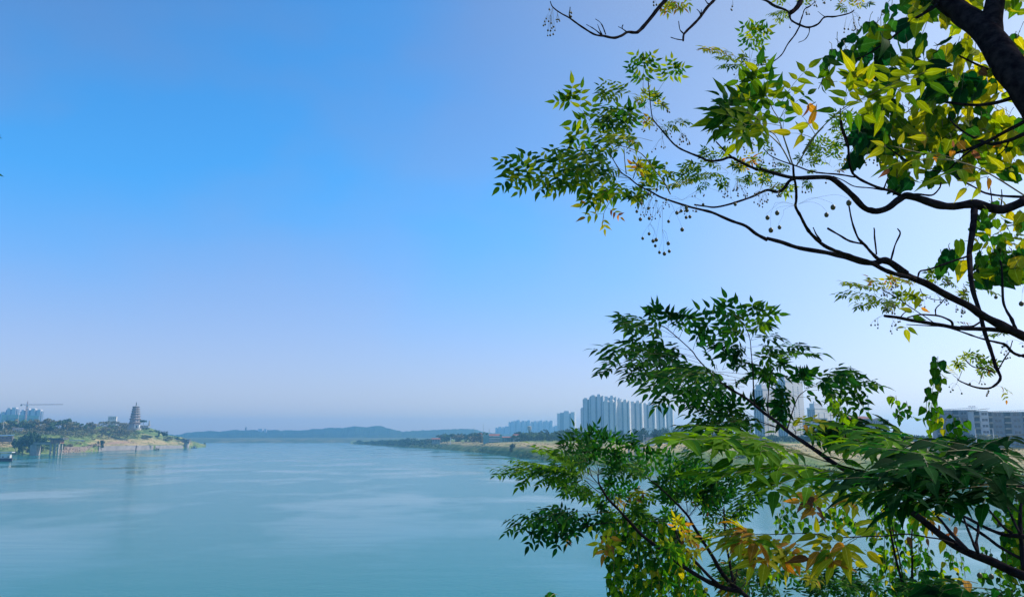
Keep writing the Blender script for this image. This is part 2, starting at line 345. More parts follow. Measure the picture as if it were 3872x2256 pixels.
# near bank under and beside the camera
mb = MB(); nb = []
for i in range(41):
    x = -60 + i * 3.0
    for y, z in ((-60, 19.5), (-14, 18.9), (-2, 18.4), (0.8, 18.1), (5, 14.5), (14, 7), (26, 1.5), (31, -2)):
        q = noise.noise(Vector((x * .15, y * .15, 2))) * 0.35
        nb.append((x, y, z + q))
K = 8
mb.add(nb, [(i*K+j, (i+1)*K+j, (i+1)*K+j+1, i*K+j+1) for i in range(40) for j in range(K-1)])
near = mb.mesh('near_bank'); at = near.attributes.new('cover', 'FLOAT', 'POINT')
tag(link('near_bank', near, M['ground']), kind='structure')
def near_z(x, y): return float(np.interp(y, [-60, -14, -2, .8, 5, 14, 26, 31], [19.5, 18.9, 18.4, 18.1, 14.5, 7, 1.5, -2]))
# ------------------------------------------------------------------ facade pattern for far tower blocks
def facade(name, wall, win, fx=3.2, fz=3.0, wx=0.38, wz=0.5):
    m = bpy.data.materials.new(name); m.use_nodes = True; n = m.node_tree; b = n.nodes['Principled BSDF']; b.inputs['Roughness'].default_value = 0.6
    tc = n.nodes.new('ShaderNodeTexCoord'); s = n.nodes.new('ShaderNodeSeparateXYZ'); n.links.new(tc.outputs['Object'], s.inputs[0])
    def mt(op, a, c):
        q = n.nodes.new('ShaderNodeMath'); q.operation = op
        for i, v in enumerate((a, c)):
            if isinstance(v, (int, float)): q.inputs[i].default_value = v
            else: n.links.new(v, q.inputs[i])
        return q.outputs[0]
    h = mt('ADD', s.outputs[0], mt('MULTIPLY', s.outputs[1], 1.0))
    a = mt('LESS_THAN', mt('FRACT', mt('DIVIDE', mt('ADD', h, 500), fx), 0), wx)
    c = mt('LESS_THAN', mt('FRACT', mt('DIVIDE', mt('ADD', s.outputs[2], 0.4), fz), 0), wz)
    f = mt('MULTIPLY', a, c); q = n.nodes.new('ShaderNodeMix'); q.data_type = 'RGBA'
    ns = n.nodes.new('ShaderNodeTexNoise'); ns.inputs['Scale'].default_value = 0.05; ns.inputs['Detail'].default_value = 5; n.links.new(tc.outputs['Object'], ns.inputs['Vector'])
    cr = n.nodes.new('ShaderNodeValToRGB'); e = cr.color_ramp.elements; e[0].position = .3; e[1].position = .7
    e[0].color = (*wall, 1); e[1].color = (*[v * .82 for v in wall], 1); n.links.new(ns.outputs['Fac'], cr.inputs['Fac'])
    q.inputs[7].default_value = (*win, 1); n.links.new(f, q.inputs[0]); n.links.new(cr.outputs['Color'], q.inputs[6])
    n.links.new(q.outputs[2], b.inputs['Base Color']); return m
M['face_a'] = facade('tower_facade', (0.62, 0.60, 0.61), (0.20, 0.23, 0.28))
M['face_b'] = facade('tower_facade_warm', (0.74, 0.67, 0.63), (0.26, 0.28, 0.32), 2.6)
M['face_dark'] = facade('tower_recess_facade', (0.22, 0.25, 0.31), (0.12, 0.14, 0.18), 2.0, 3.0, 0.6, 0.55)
def facing(px): return -math.atan((px - CX) / FPX)        # rotation that turns a block's front to the camera
def tower(x0, x1, ytop, Y, zb, label, group, bays, rz=0.0, face='face_a', cat='tower block', depth=14, name='tower_block', curved=False, caps=True):
    """bays: (u0,u1,setback,top drop in m,kind) with u in 0..1 along the front"""
    pm = (x0 + x1) / 2; p = G(pm, HOR, Y); W = (x1 - x0) * mpp(Y); H = G(pm, ytop, Y)[2] - zb
    t = empty(name, (p[0], p[1], zb), label, cat, group, facing(pm) * 0.7 + rz)
    wl = MB(); rc = MB(); cp = MB()
    for u0, u1, sb, drop, k in bays:
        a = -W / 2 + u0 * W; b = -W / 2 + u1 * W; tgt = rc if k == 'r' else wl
        tgt.box(a, b, sb, depth, 0, H - drop)
        if k != 'r' and caps:
            cp = MB(); cp.box(a - .25, b + .25, sb - .25, depth + .25, H - drop, H - drop + .9)
            wl.box(a - .12, b + .12, sb - .12, sb + .01, H - drop - 10, H - drop - 9.2)
            if k == 'c': cp.box(a + (b-a)*.1, b - (b-a)*.1, sb + 1, depth - 3, H - drop + .4, H - drop + 3.2)
            if curved:
                for j in range(8):
                    q = (j + .5) / 8; hh = 2.6 * math.sin(math.pi * (0.2 + .6 * q))
                    cp.box(a + (b-a) * j / 8, a + (b-a) * (j+1) / 8, sb + 1, depth - 1, H - drop + .5, H - drop + .9 + hh)
            cp.build('roof_cap', M['tower_wall_warm'] if face == 'face_b' else M['tower_wall'], t)
    wl.build('wall', M[face], t)
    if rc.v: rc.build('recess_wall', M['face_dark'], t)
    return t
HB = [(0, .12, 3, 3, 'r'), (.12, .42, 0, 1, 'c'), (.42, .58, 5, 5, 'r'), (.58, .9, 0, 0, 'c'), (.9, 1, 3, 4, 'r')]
gz = 14.0
# --- the long estate on the right bank
gE = 'towers of the long riverside estate'
for i, (x0, x1, yt, Y, lab, f, rz) in enumerate([
    (2194, 2232, 1541, 2120, 'lower blue grey tower at the far left end of the long estate row', 'face_a', .3),
    (2203, 2250, 1505, 2080, 'tall tower with a rounded shoulder, second from the left in the estate row', 'face_a', .25),
    (2231, 2283, 1494, 2060, 'tallest tower of the long estate row with a stepped flat roof', 'face_a', .25),
    (2281, 2332, 1499, 2200, 'tall tower just right of the tallest one, standing behind the front slabs', 'face_a', .2),
    (2322, 2352, 1507, 2260, 'tower peeping over the front slabs where the estate skyline starts to step down', 'face_a', .2),
    (2279, 2331, 1514, 1990, 'front slab of the estate with a pinkish plain gable left of the lit balconies', 'face_b', .25),
    (2330, 2382, 1514, 2000, 'estate slab with bright sunlit balconies, fourth step of the front row', 'face_b', .25),
    (2380, 2430, 1518, 2040, 'estate slab in the middle of the front row with a narrow sunlit edge', 'face_b', .25),
    (2424, 2478, 1524, 2090, 'estate slab right of the middle, roof a step lower than its left neighbour', 'face_b', .22),
    (2474, 2516, 1530, 2150, 'second last slab at the right end of the estate row', 'face_b', .2),
    (2504, 2546, 1534, 2210, 'last slab at the right end of the estate row beside open sky', 'face_b', .2)]):
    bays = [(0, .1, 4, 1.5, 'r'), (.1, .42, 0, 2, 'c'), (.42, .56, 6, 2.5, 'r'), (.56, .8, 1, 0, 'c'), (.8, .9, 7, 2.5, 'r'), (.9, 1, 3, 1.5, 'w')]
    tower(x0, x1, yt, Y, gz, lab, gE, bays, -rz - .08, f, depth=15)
tower(2104, 2174, 1556, 2900, gz, 'lone blue grey double tower left of the long estate row', None,
      [(0, .18, 8, 6, 'w'), (.18, .4, 4, 3, 'r'), (.4, .7, 0, 0, 'c'), (.7, .8, 4, 5, 'r'), (.8, 1, 0, 2, 'w')], -.3, 'face_a', depth=22)
gF = 'far hazy towers behind the water tower'
for x0, x1, yt, lab in [
    (1872, 1897, 1612, 'low hazy tower at the far left end of the distant skyline'), (1896, 1923, 1610, 'second low hazy tower of the distant skyline'),
    (1922, 1944, 1591, 'hazy tower where the distant skyline steps up'), (1941, 1966, 1586, 'hazy distant tower with the highest domed roof'),
    (1964, 1984, 1589, 'hazy distant tower left of the water tower tank'), (1982, 2005, 1587, 'hazy distant tower right behind the water tower'),
    (2007, 2030, 1590, 'hazy distant tower right of the gap by the water tower'), (2029, 2052, 1588, 'hazy distant tower with a sharp edge before the second gap'),
    (2054, 2072, 1588, 'hazy distant tower right of the second gap'), (2071, 2090, 1588, 'last full height hazy tower of the distant skyline'),
    (2088, 2108, 1607, 'low hazy block partly behind the lone double tower')]:
    tower(x0, x1, yt + 3, 4300, 10, lab, gF, [(0, .3, 3, 3, 'w'), (.3, .45, 6, 5, 'r'), (.45, 1, 0, 0, 'w')], -.3, 'face_a', depth=20, curved=True)
# --- three towers behind the middle tree, with individual windows
def near_tower(x0, x1, yt, Y, lab, nf, cols, split):
    pm = x0 + (x1 - x0) * split; p = G(pm, HOR, Y); W0 = (x1 - x0) * mpp(Y); H = G(pm, yt, Y)[2] - gz
    th = R(36); rel = th - facing(pm); D = W0 * split / math.sin(rel); W = W0 * (1 - split) / math.cos(rel)
    t = empty('tower_block', (p[0], p[1], gz), lab, 'tower block', 'pale towers behind the young tree', th)
    g = MB(); g.box(0, W, 0, D, 0, H - 8); g.build('wall', M['tower_wall_warm'], t)
    g = MB(); nb = 4
    for k in range(nb): g.box(-.5, -.01, D * (k + .12) / nb, D * (k + .72) / nb, 3, H - 9)
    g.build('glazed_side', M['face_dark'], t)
    g = MB(); g.box(-.5, W + .4, -.4, D + .4, H - 8, H - 6.8); g.build('roof_cap', M['tower_wall'], t)
    g = MB(); g.box(W * .04, W * .5, D * .15, D * .75, H - 6.8, H - 1.2); g.box(W * .1, W * .2, D * .3, D * .4, H - 1.3, H + 1.6); g.build('stair_head', M['tower_wall'], t)
    for k in range(1, 4): 
        g = MB(); g.box(-.1, W + .15, -.15, 0.01, H * k / 4 - .25, H * k / 4 + .25); g.build('cornice', M['tower_wall'], t)
    for k in range(nf):
        g = MB(); z = 6 + k * (H - 20) / nf; g.box(W + .01, W + 1.8, D * .2, D * .5, z, z + 1.1); g.build('balcony', M['tower_wall'], t)
    wm = MB(); wm.box(-.75, .75, -.06, .12, 0, 1.7); me = wm.mesh('window', [M['glass']])
    for k in range(nf):
        for c in cols:
            o = link('window', me, None, t); o.location = (W * c, 0, 7 + k * (H - 20) / nf)
near_tower(2857, 2944, 1449, 1060, 'left one of the three pale towers behind the young tree, half hidden by its leaves', 24, (.25, .6), .42)
near_tower(2946, 3044, 1417, 1030, 'tallest of the three pale towers behind the young tree, stair head on its roof', 26, (.42, .7), .36)
near_tower(3060, 3152, 1520, 1000, 'shortest of the three pale towers, next to the hanging vine', 15, (.2, .5, .85), .3)
# --- low buildings
def block(name, x0, x1, ytop, Y, zb, lab, wallm, roof='flat', roofm='concrete_dark', floors=2, ncol=6, depth=9, cat='building', rz=0, group=None, winm='glass', roofh=2.5, door=False, win=True):
    pm = (x0 + x1) / 2; p = G(pm, HOR, Y); W = (x1 - x0) * mpp(Y); H = max(2.5, G(pm, ytop, Y)[2] - zb)
    if roof != 'flat': H = max(2.5, H - roofh)
    t = empty(name, (p[0], p[1], zb), lab, cat, group, facing(pm) * .6 + rz)
    g = MB(); g.box(-W/2, W/2, 0, depth, -3, H); g.build('wall', M[wallm], t)
    g = MB()
    if roof == 'flat': g.box(-W/2 - .3, W/2 + .3, -.3, depth + .3, H, H + .5)
    elif roof == 'gable': g.gable(-W/2, W/2, 0, depth, H + .02, H + roofh)
    elif roof == 'hip': g.hip(-W/2, W/2, 0, depth, H + .02, H + roofh)
    elif roof == 'shed':
        g.add([(-W/2-.5,-.6,H+.05),(W/2+.5,-.6,H+roofh*.6),(W/2+.5,depth+.5,H+roofh),(-W/2-.5,depth+.5,H+roofh*.5),
               (-W/2-.5,-.6,H-.15),(W/2+.5,-.6,H+roofh*.6-.2),(W/2+.5,depth+.5,H+roofh-.2),(-W/2-.5,depth+.5,H+roofh*.5-.2)],
              [(0,1,2,3),(7,6,5,4),(0,4,5,1),(1,5,6,2),(2,6,7,3),(3,7,4,0)])
    g.build('roof', M[roofm], t)
    if win:
        fh = H / floors
        wm = MB(); ww = W / ncol * .42; wm.box(-ww/2, ww/2, -.06, .1, 0, fh * .48); me = wm.mesh('window', [M[winm]])
        for f in range(floors):
            for c in range(ncol):
                o = link('window', me, None, t); o.location = (-W/2 + W * (c + .5) / ncol, 0, f * fh + fh * .3)
    return t
# teal school
t = block('school_building', 1850, 1890, 1640, 1150, 13.5, 'teal three storey building with red roof, pale balconies and lower wing by the bank', 'teal_wall', 'gable', 'red_tile', 3, 7, 10, roofh=2.0)
W = 40 * mpp(1150)
for f in range(3):
    g = MB(); g.box(-W/2 - .2, W/2 + .2, -1.6, 0, .9 + f * 3.3, 2.0 + f * 3.3); g.build('balcony', M['white'], t)
g = MB(); g.box(-W/2 - 8.5, -W/2 - .003, -1, 9, -3, 9.6); g.build('stair_block', M['teal_wall'], t)
g = MB(); g.box(W/2 + .003, W/2 + 3, -2, 10, -3, 10.4); g.build('stair_block', M['teal_wall'], t)
g = MB(); g.box(W/2 + 3.003, W/2 + 19, 1, 10, -3, 6.2); g.build('low_wing', M['teal_wall'], t)
g = MB(); g.gable(W/2 + 3.1, W/2 + 19, 1, 10, 6.22, 7.6); g.build('wing_roof', M['red_tile'], t)
g = MB(); g.box(W/2 + 19.003, W/2 + 28, 0, 10, -3, 9.2); g.build('gable_block', M['white'], t)
g = MB(); g.gable(W/2 + 19.3, W/2 + 28, 0, 10, 9.22, 10.8); g.build('gable_roof', M['red_tile'], t)
wm = MB(); wm.box(-.7, .7, -.06, .1, 0, 1.5); me = wm.mesh('window', [M['glass']])
for f in range(2):
    for c in range(5): o = link('window', me, None, t); o.location = (W/2 + 5 + c * 3, 1, .8 + f * 2.9)
# water tower
p = onR(2002, 1700); t = empty('water_tower', p, 'mushroom shaped concrete water tower rising above the dark trees', 'water tower')
g = MB(); g.ring([(2.0, -3), (1.7, 17)], n=12); g.build('shaft', M['concrete'], t)
g = MB(); g.ring([(1.8, 17), (4.2, 20.5), (4.4, 27), (4.4, 27.3), (0.5, 28.6)], n=16); g.build('tank', M['concrete'], t)
# white hall and others behind the trees
block('white_hall', 2166, 2262, 1627, 1250, 13, 'long white hall with a row of small windows behind the leaf tips', 'white', 'flat', 'concrete', 2, 12, 12)
block('brick_house', 2118, 2168, 1640, 1200, 13, 'low pinkish brick house left of the long white hall', 'red_brick', 'flat', 'red_tile', 2, 5, 9)
block('grey_hall', 2143, 2168, 1625, 1290, 13, 'plain grey block attached at the left end of the white hall', 'concrete', 'flat', 'concrete_dark', 2, 2, 10)
block('rooftop_house', 2186, 2242, 1618, 1400, 13, 'white building whose rooftop sheds show above the long white hall', 'white', 'flat', 'red_tile', 3, 6, 9)
block('dark_block', 2243, 2266, 1621, 1300, 13, 'small dark square block at the right end of the white hall', 'concrete_dark', 'flat', 'concrete', 2, 2, 9)
block('red_house', 2563, 2604, 1607, 1500, 13, 'dull red brick block right of the long estate row', 'red_brick', 'flat', 'concrete_dark', 4, 6, 10)
block('white_house', 2596, 2615, 1612, 1450, 13, 'small white house leaning on the dull red brick block', 'white', 'flat', 'white', 3, 3, 8)
block('white_house', 2545, 2566, 1614, 1600, 13, 'small white house between the estate row and the red block', 'white', 'flat', 'white', 3, 3, 8)
for x0, x1, yt, lab in [(2440, 2470, 1618, 'white row house at the foot of the estate, widest one'), (2474, 2492, 1621, 'small white row house below the second last slab'), (2498, 2520, 1616, 'white house with tall chimney like end below the last slab')]:
    block('white_house', x0, x1, yt, 1550, 13, lab, 'white', 'flat', 'concrete', 3, 4, 8)
block('red_roof_hut', 1634, 1664, 1655, 1330, 12, 'small hut with faded red roof on the grassy bank', 'concrete', 'gable', 'red_tile', 1, 3, 7, roofh=1.8, cat='hut')
block('brick_house', 1806, 1822, 1636, 1330, 13, 'tiny house with pale red roof in the treetops left of the teal school', 'white', 'gable', 'red_tile', 2, 3, 7)
block('farmhouse', 2436, 2546, 1655, 720, 14, 'long grey tiled farmhouse with white walls behind the slender tree', 'white', 'hip', 'grey_tile', 1, 8, 9, roofh=3.0, cat='house')
g0 = block('gabled_house', 2446, 2474, 1652, 690, 14, 'white gable end house in front of the long farmhouse', 'white', 'gable', 'grey_tile', 1, 2, 5, roofh=2.4, cat='house')
block('sheet_roof_shed', 3034, 3074, 1644, 820, 14, 'shed with bright blue sheet roof below the tallest pale tower', 'concrete', 'shed', 'steel_blue', 1, 4, 8, roofh=1.4, cat='shed')
block('brick_house', 3046, 3130, 1582, 900, 14, 'pale four storey house with red roof edge in front of the shortest pale tower', 'tower_wall', 'flat', 'red_tile', 4, 6, 10)
block('brown_roof_block', 3196, 3300, 1572, 720, 14, 'long low block with brown roof right of the hanging vine', 'apt_wall', 'hip', 'red_tile', 4, 9, 11, roofh=2.4)
block('brown_roof_block', 3302, 3362, 1578, 740, 14, 'low block with weathered roof right of the antenna mast', 'apt_wall', 'hip', 'grey_tile', 4, 8, 11, roofh=2.2)
# apartments on the right
def apartment(x0, x1, yt, Y, lab, roofm, wallm, nb, name):
    pm = (x0+x1)/2; p = G(pm, HOR, Y); W = (x1-x0)*mpp(Y); H = G(pm, yt, Y)[2] - 14; fl = 6; fh = H / fl
    t = empty(name, (p[0], p[1], 14), lab, 'apartment block', 'apartment blocks at the right edge', facing(pm) * .5)
    g = MB(); g.box(-W/2, W/2, 0, 11, -2, H); g.build('wall', M[wallm], t)
    g = MB(); g.add([(-W/2-1,-1.2,H+.2),(W/2+1,-1.2,H+1.4),(W/2+1,12,H+1.6),(-W/2-1,12,H+.4),(-W/2-1,-1.2,H),(W/2+1,-1.2,H+1.2),(W/2+1,12,H+1.4),(-W/2-1,12,H+.2)],
                     [(0,1,2,3),(7,6,5,4),(0,4,5,1),(1,5,6,2),(2,6,7,3),(3,7,4,0)]); g.build('roof', M[roofm], t)
    for b in range(nb):
        u = -W/2 + W * (b + .5) / nb
        for f in range(fl):
            g = MB(); bw = W / nb * .36
            if b % 2 == 0:
                g.box(u - bw, u + bw, -1.5, 0, f*fh, f*fh + 1.0); q = g.build('balcony', M['concrete'], t)
                k = MB(); k.box(u - bw, u + bw, -.05, .08, f*fh + 1.02, f*fh + fh * .95); k.build('window', M['apt_shade'], t)  # shaded balcony opening painted as a dark panel
            else:
                for s in (-.45, .45):
                    k = MB(); k.box(u + s*bw*1.2 - .75, u + s*bw*1.2 + .75, -.05, .1, f*fh + 1.0, f*fh + 2.5); k.build('window', M['glass'], t)
    return t
apartment(3552, 3690, 1549, 520, 'grey apartment block under a thin blue roof edge beside the vine', 'steel_blue', 'apt_wall', 5, 'apartment_block')
t = apartment(3690, 3742, 1552, 500, 'white blank gable block between the two grey apartment blocks', 'grey_tile', 'tower_wall', 2, 'apartment_block')
apartment(3744, 3960, 1556, 500, 'apartment block with stacked balconies cut by the right edge', 'red_tile', 'apt_wall', 7, 'apartment_block')
for i, px in enumerate((3668, 3682)):
    p = G(px, 1540, 518); t = empty('solar_heater', (p[0], p[1], G(px, 1543, 518)[2] - .6), ['left', 'right'][i] + ' one of the two roof water heaters on the grey block', 'water heater', 'roof water heaters')
    g = MB(); g.bar((-.9, 0, 1.9), (.9, 0, 1.9), .35, 8); g.build('tank', M['pole'], t)
    g = MB(); [g.bar((s, 0, 0), (s, .0, 1.6), .08) for s in (-.7, .7)]; g.build('frame', M['pole'], t)
# masts and poles
def pole(name, px, y0, y1, Y, r, lab, cat='pole', arms=0, group=None, m='pole'):
    zt = G(px, y1, Y)[2]; p = G(px, HOR, Y); zb = G(px, y0, Y)[2]
    t = empty(name, (p[0], p[1], zb), lab, cat, group)
    g = MB(); g.bar((0, 0, -3), (0, 0, zt - zb), r, 8, r * .6); g.build('shaft', M[m], t)
    for k in range(arms):
        g = MB(); z = (zt - zb) * (1 - .12 * k) - .4; g.box(-r*5, r*5, -.1, .1, z - .12, z + .12); g.build('crossarm', M[m], t)
    return t
t = pole('antenna_mast', 3291, 1640, 1494, 760, .35, 'tall slim antenna mast with panel antennas above the low roofs', 'mast', m='concrete')
for k, z in enumerate((35.5, 32.5, 27)):
    g = MB(); g.box(.3 - .9 * (k % 2), .9 - .9 * (k % 2), -.3, .3, z - 1.2, z + 1.2); g.build('panel_antenna', M['pole'], t)
gp = 'thin masts on the right bank skyline'
pole('thin_mast', 1827, 1640, 1603, 1900, .5, 'tallest thin mast left of the distant skyline', 'mast', 0, gp, 'concrete')
pole('thin_mast', 1793, 1640, 1613, 1900, .4, 'thin mast above the end of the blue hills', 'mast', 0, gp, 'concrete')
pole('thin_mast', 1850, 1640, 1621, 2100, .8, 'short stout mast just right of the tallest thin mast', 'mast', 1, gp, 'concrete')
pole('concrete_pole', 1704, 1673, 1651, 1240, .5, 'white concrete pole standing alone on the grassy bank', 'pole', 0)
gp = 'utility poles near the farmhouse'
pole('utility_pole', 2405, 1672, 1642, 700, .18, 'utility pole left of the long farmhouse', 'utility pole', 1, gp)
pole('utility_pole', 2412, 1672, 1645, 760, .16, 'thinner utility pole close behind the one left of the farmhouse', 'utility pole', 1, gp)
pole('utility_pole', 2434, 1672, 1642, 690, .22, 'stoutest utility pole at the left end of the farmhouse', 'utility pole', 1, gp)
pole('utility_pole', 2546, 1672, 1648, 740, .18, 'utility pole at the right end of the farmhouse', 'utility pole', 1, gp)
gp = 'white posts along the dry field'
pole('fence_post', 3690, 1684, 1620, 450, .3, 'white leaning post in front of the bushes below the apartments', 'post', 0, gp)
pole('fence_post', 3757, 1684, 1620, 450, .3, 'white post in front of the stacked balconies', 'post', 0, gp)
# concrete pump frame on the right bank
p = onR(2402, 580); p.z = 0
t = empty('pump_house', (p[0], p[1], 5), 'grey concrete pump house raised on thin columns on the right bank', 'pump house')
s = mpp(580); zt = lambda y: G(2402, y, 580)[2] - 5
w2 = 26 * s
g = MB(); g.box(-w2 * .5, w2 * .6, -2, 3, zt(1692), zt(1668)); g.build('wall', M['concrete_dark'], t)
g = MB(); g.box(-w2 * .7, w2 * .8, -2.6, 3.6, zt(1668), zt(1665)); g.build('roof', M['grey_tile'], t)
g = MB(); g.box(-w2, w2, -2.5, 3.5, zt(1695), zt(1692)); g.build('deck', M['concrete'], t)
for sx_ in (-.95, 0.0, .95):
    for sy_ in (-2.2, 3.0):
        g = MB(); g.box(sx_*w2-.3, sx_*w2+.3, sy_-.3, sy_+.3, -5, zt(1695)); g.build('column', M['concrete'], t)
g = MB(); g.box(-w2, w2, -2.45, -1.95, zt(1711), zt(1709)); g.build('beam', M['concrete'], t)
g = MB(); g.box(-.6, .6, -2.06, -1.9, zt(1690), zt(1675)); g.build('door', M['glass'], t)
# ------------------------------------------------------------------ left bank
gL = 'towers behind the scaffolded block'
for i, (x0, x1, yt) in enumerate([(-14, 10, 1560), (10, 30, 1545), (26, 52, 1543), (66, 82, 1551), (80, 101, 1547), (99, 125, 1547), (124, 146, 1551)]):
    lab = ['cream tower cut by the left edge of the photo', 'cream tower with curved roof, first fully visible from the left', 'cream tower with curved roof left of the crane mast gap', 'narrow cream tower right of the gap in the towers',
           'cream tower directly behind the crane mast', 'broad cream tower just right of the crane mast', 'rightmost cream tower, its side running down to the trees'][i]
    tower(x0, x1, yt, 2600, 12, lab, gL, [(0, .3, 3, 3, 'r'), (.3, .85, 0, 0, 'w'), (.85, 1, 2, 2, 'r')], -.3, 'face_b', depth=16, curved=True)
for x0, x1, yt, lab in [(4, 64, 1567, 'block under green scaffold netting left of the crane mast'), (66, 133, 1569, 'block under green scaffold netting around and right of the crane mast')]:
    t = tower(x0, x1, yt, 2350, 12, lab, 'netted blocks under construction', [(0, .3, 1, 0, 'w'), (.3, .34, 2, 1, 'r'), (.34, .97, 0, 0, 'w'), (.97, 1, 3, 0, 'r')], .1, 'net', depth=20, name='scaffolded_block', caps=False)
    s = mpp(2350); W = (x1 - x0) * s
    for k in range(4):
        g = MB(); g.box(-W/2 - .3, W/2 + .3, -.6, 0, 20 + 14 * k, 20.7 + 14 * k); g.build('scaffold_deck', M['concrete_dark'], t)
s = mpp(2280); zb = 15; p = G(90, HOR, 2280); zz = lambda y: G(90, y, 2280)[2] - zb
t = empty('tower_crane', (p[0], p[1], zb), 'orange tower crane with a long level jib over the netted block', 'crane')
def lattice(g, a, b, wd, n, r):
    a = Vector(a); b = Vector(b); d = (b - a).normalized(); u = Vector((0, 1, 0)) if abs(d.y) < .5 else Vector((1, 0, 0)); v = d.cross(u)
    cs = [(u * i + v * j) * wd for i in (-1, 1) for j in (-1, 1)]
    for c in cs: g.bar(a + c, b + c, r)
    for k in range(n):
        p0 = a + (b - a) * k / n; p1 = a + (b - a) * (k + 1) / n
        for i, j in ((0, 1), (1, 3), (3, 2), (2, 0)): g.bar(p0 + cs[i], p1 + cs[j], r * .6)
g = MB(); lattice(g, (0, 0, 0), (0, 0, zz(1531)), 1.6, 24, .45); g.build('mast', M['crane'], t)
g = MB(); lattice(g, (0, 0, zz(1529)), ((223-90)*s, 0, zz(1528)), .9, 30, .28); g.build('jib', M['crane'], t)
g = MB(); lattice(g, (0, 0, zz(1529)), ((66-90)*s, 0, zz(1528)), .9, 8, .3); g.build('counter_jib', M['crane'], t)
g = MB(); g.box((66-90)*s, (70-90)*s, -1.5, 1.5, zz(1534), zz(1528)); g.build('counterweight', M['concrete_dark'], t)
g = MB(); lattice(g, (0, 0, zz(1529)), (.5, 0, zz(1516)), .8, 4, .35); g.build('apex', M['crane'], t)
g = MB(); g.box(.5, 4, -1.6, 1.6, zz(1535), zz(1530)); g.build('cab', M['white'], t)
block('white_house', 404, 432, 1574, 1900, 30, 'pale boxy building on the ridge left of the pagoda', 'tower_wall_warm', 'flat', 'concrete', 4, 4, 12)
# pagoda
Yp = 1335; s = mpp(Yp); p = onL(505.5, Yp); zb = G(505, 1611, Yp)[2]; zz = lambda y: G(505, y, Yp)[2] - zb
t = empty('pagoda', (p[0], p[1], zb), 'tall grey octagonal pagoda on the headland, seven eaves and a dark spire', 'pagoda', rz=R(10))
ey = [1597, 1583, 1572.5, 1563, 1553.5, 1545, 1537.5]; rw = [20.5, 19.8, 17.8, 16.2, 14.8, 13.4, 12.0]
z0 = -2
for k in range(7):
    ze = zz(ey[k]); r = rw[k] * s; rb = r * .93
    g = MB(); g.ring([(rb, z0), (rb * .97, ze - .9)], n=8, rot=R(22.5)); w_ = g.build('storey_wall', M['pag_wall'], t)
    g = MB()
    g.ring([(rb * .99, ze - 1.2), (r * 1.1, ze - .35), (r * 1.11, ze - .1), (rb * .92, ze + 1.0)], n=8, rot=R(22.5)); g.build('eave', M['pag_trim'] if k < 6 else M['concrete_dark'], t)
    for q in range(8):
        a = 2 * math.pi * q / 8; h = ze - z0
        g = MB(); rr = rb * math.cos(math.pi / 8) * .985
        c = Vector((math.cos(a), math.sin(a), 0)); tn = Vector((-math.sin(a), math.cos(a), 0))
        zc = z0 + h * .45 if k else 4
        ps = [c * (rr + .12) + tn * x_ + Vector((0, 0, zc + z_)) for x_, z_ in ((-.7, -1.1), (.7, -1.1), (.7, .5), (0, 1.1), (-.7, .5))]
        pi = [v - c * .8 for v in ps]
        g.add(ps + pi, [(0,1,2,3,4), (9,8,7,6,5)] + [(i, i+5, (i+1) % 5 + 5, (i+1) % 5) for i in range(5)]); g.build('window', M['glass'], w_)
    z0 = ze + .9
g = MB(); g.ring([(9.6 * s * 1.1, zz(1537) + .5), (8 * s, zz(1535.5)), (3 * s, zz(1533.5)), (1.6 * s, zz(1532.5))], n=8, rot=R(22.5)); g.build('roof', M['concrete'], t)
g = MB(); g.ring([(1.6*s, zz(1533)), (2.2*s, zz(1531)), (1.4*s, zz(1529)), (2.1*s, zz(1527)), (1.2*s, zz(1525)), (1.7*s, zz(1523)), (.9*s, zz(1521)), (.25*s, zz(1517.5))], n=10); g.build('spire', M['grey_tile'], t)
g = MB(); g.ring([(24 * s, -6), (23 * s, -.6)], n=8, rot=R(22.5)); g.build('terrace', M['concrete'], t)
# gate, walls, monument by the pagoda
p = G(513, HOR, 1308); zb = G(513, 1614, 1308)[2]; s = mpp(1308)
t = empty('gate_house', (p[0], p[1], zb), 'small white gate house with dark arch below the pagoda', 'gate house')
g = MB(); g.box(-4, 4, 0, 4, -2, 4.0); g.build('wall', M['white'], t)
g = MB(); g.gable(-4, 4, 0, 4, 4.02, 5.8); g.build('roof', M['pag_trim'], t)
g = MB(); g.box(-1.2, 1.2, -.1, .2, -1, 2.6); g.build('arch_door', M['glass'], t)
for x0, x1, y0, y1, lab in [(520, 536, 1613, 1607, 'pale terrace wall between the gate house and the umbrella tree'), (536, 562, 1612, 1608, 'terrace wall running out to the slim monument')]:
    pa = G(x0, y0, 1312); pb = G(x1, y0, 1312); s = mpp(1312); t = empty('terrace_wall', (pa[0], pa[1], pa[2]), lab, 'wall')
    L = pb[0] - pa[0]; g = MB(); g.box(0, L, 0, .6, -2, (y0 - y1) * s); g.build('panel', M['concrete'], t)
    g = MB(); [g.box(L*k/4-.3, L*k/4+.3, -.15, .75, -2, (y0-y1)*s + .5) for k in range(5)]; g.build('pier', M['white'], t)
p = G(560.5, HOR, 1320); zb = G(560, 1608, 1320)[2]
t = empty('monument', (p[0], p[1], zb), 'slim grey stone monument at the edge of the pagoda terrace', 'monument')
g = MB(); g.box(-1.6, 1.6, -1.6, 1.6, -1, 1); g.build('plinth', M['concrete'], t)
g = MB(); g.ring([(1.3, 1), (1.0, 7.2), (.3, 8.2)], n=4, rot=R(45)); g.build('shaft', M['concrete'], t)
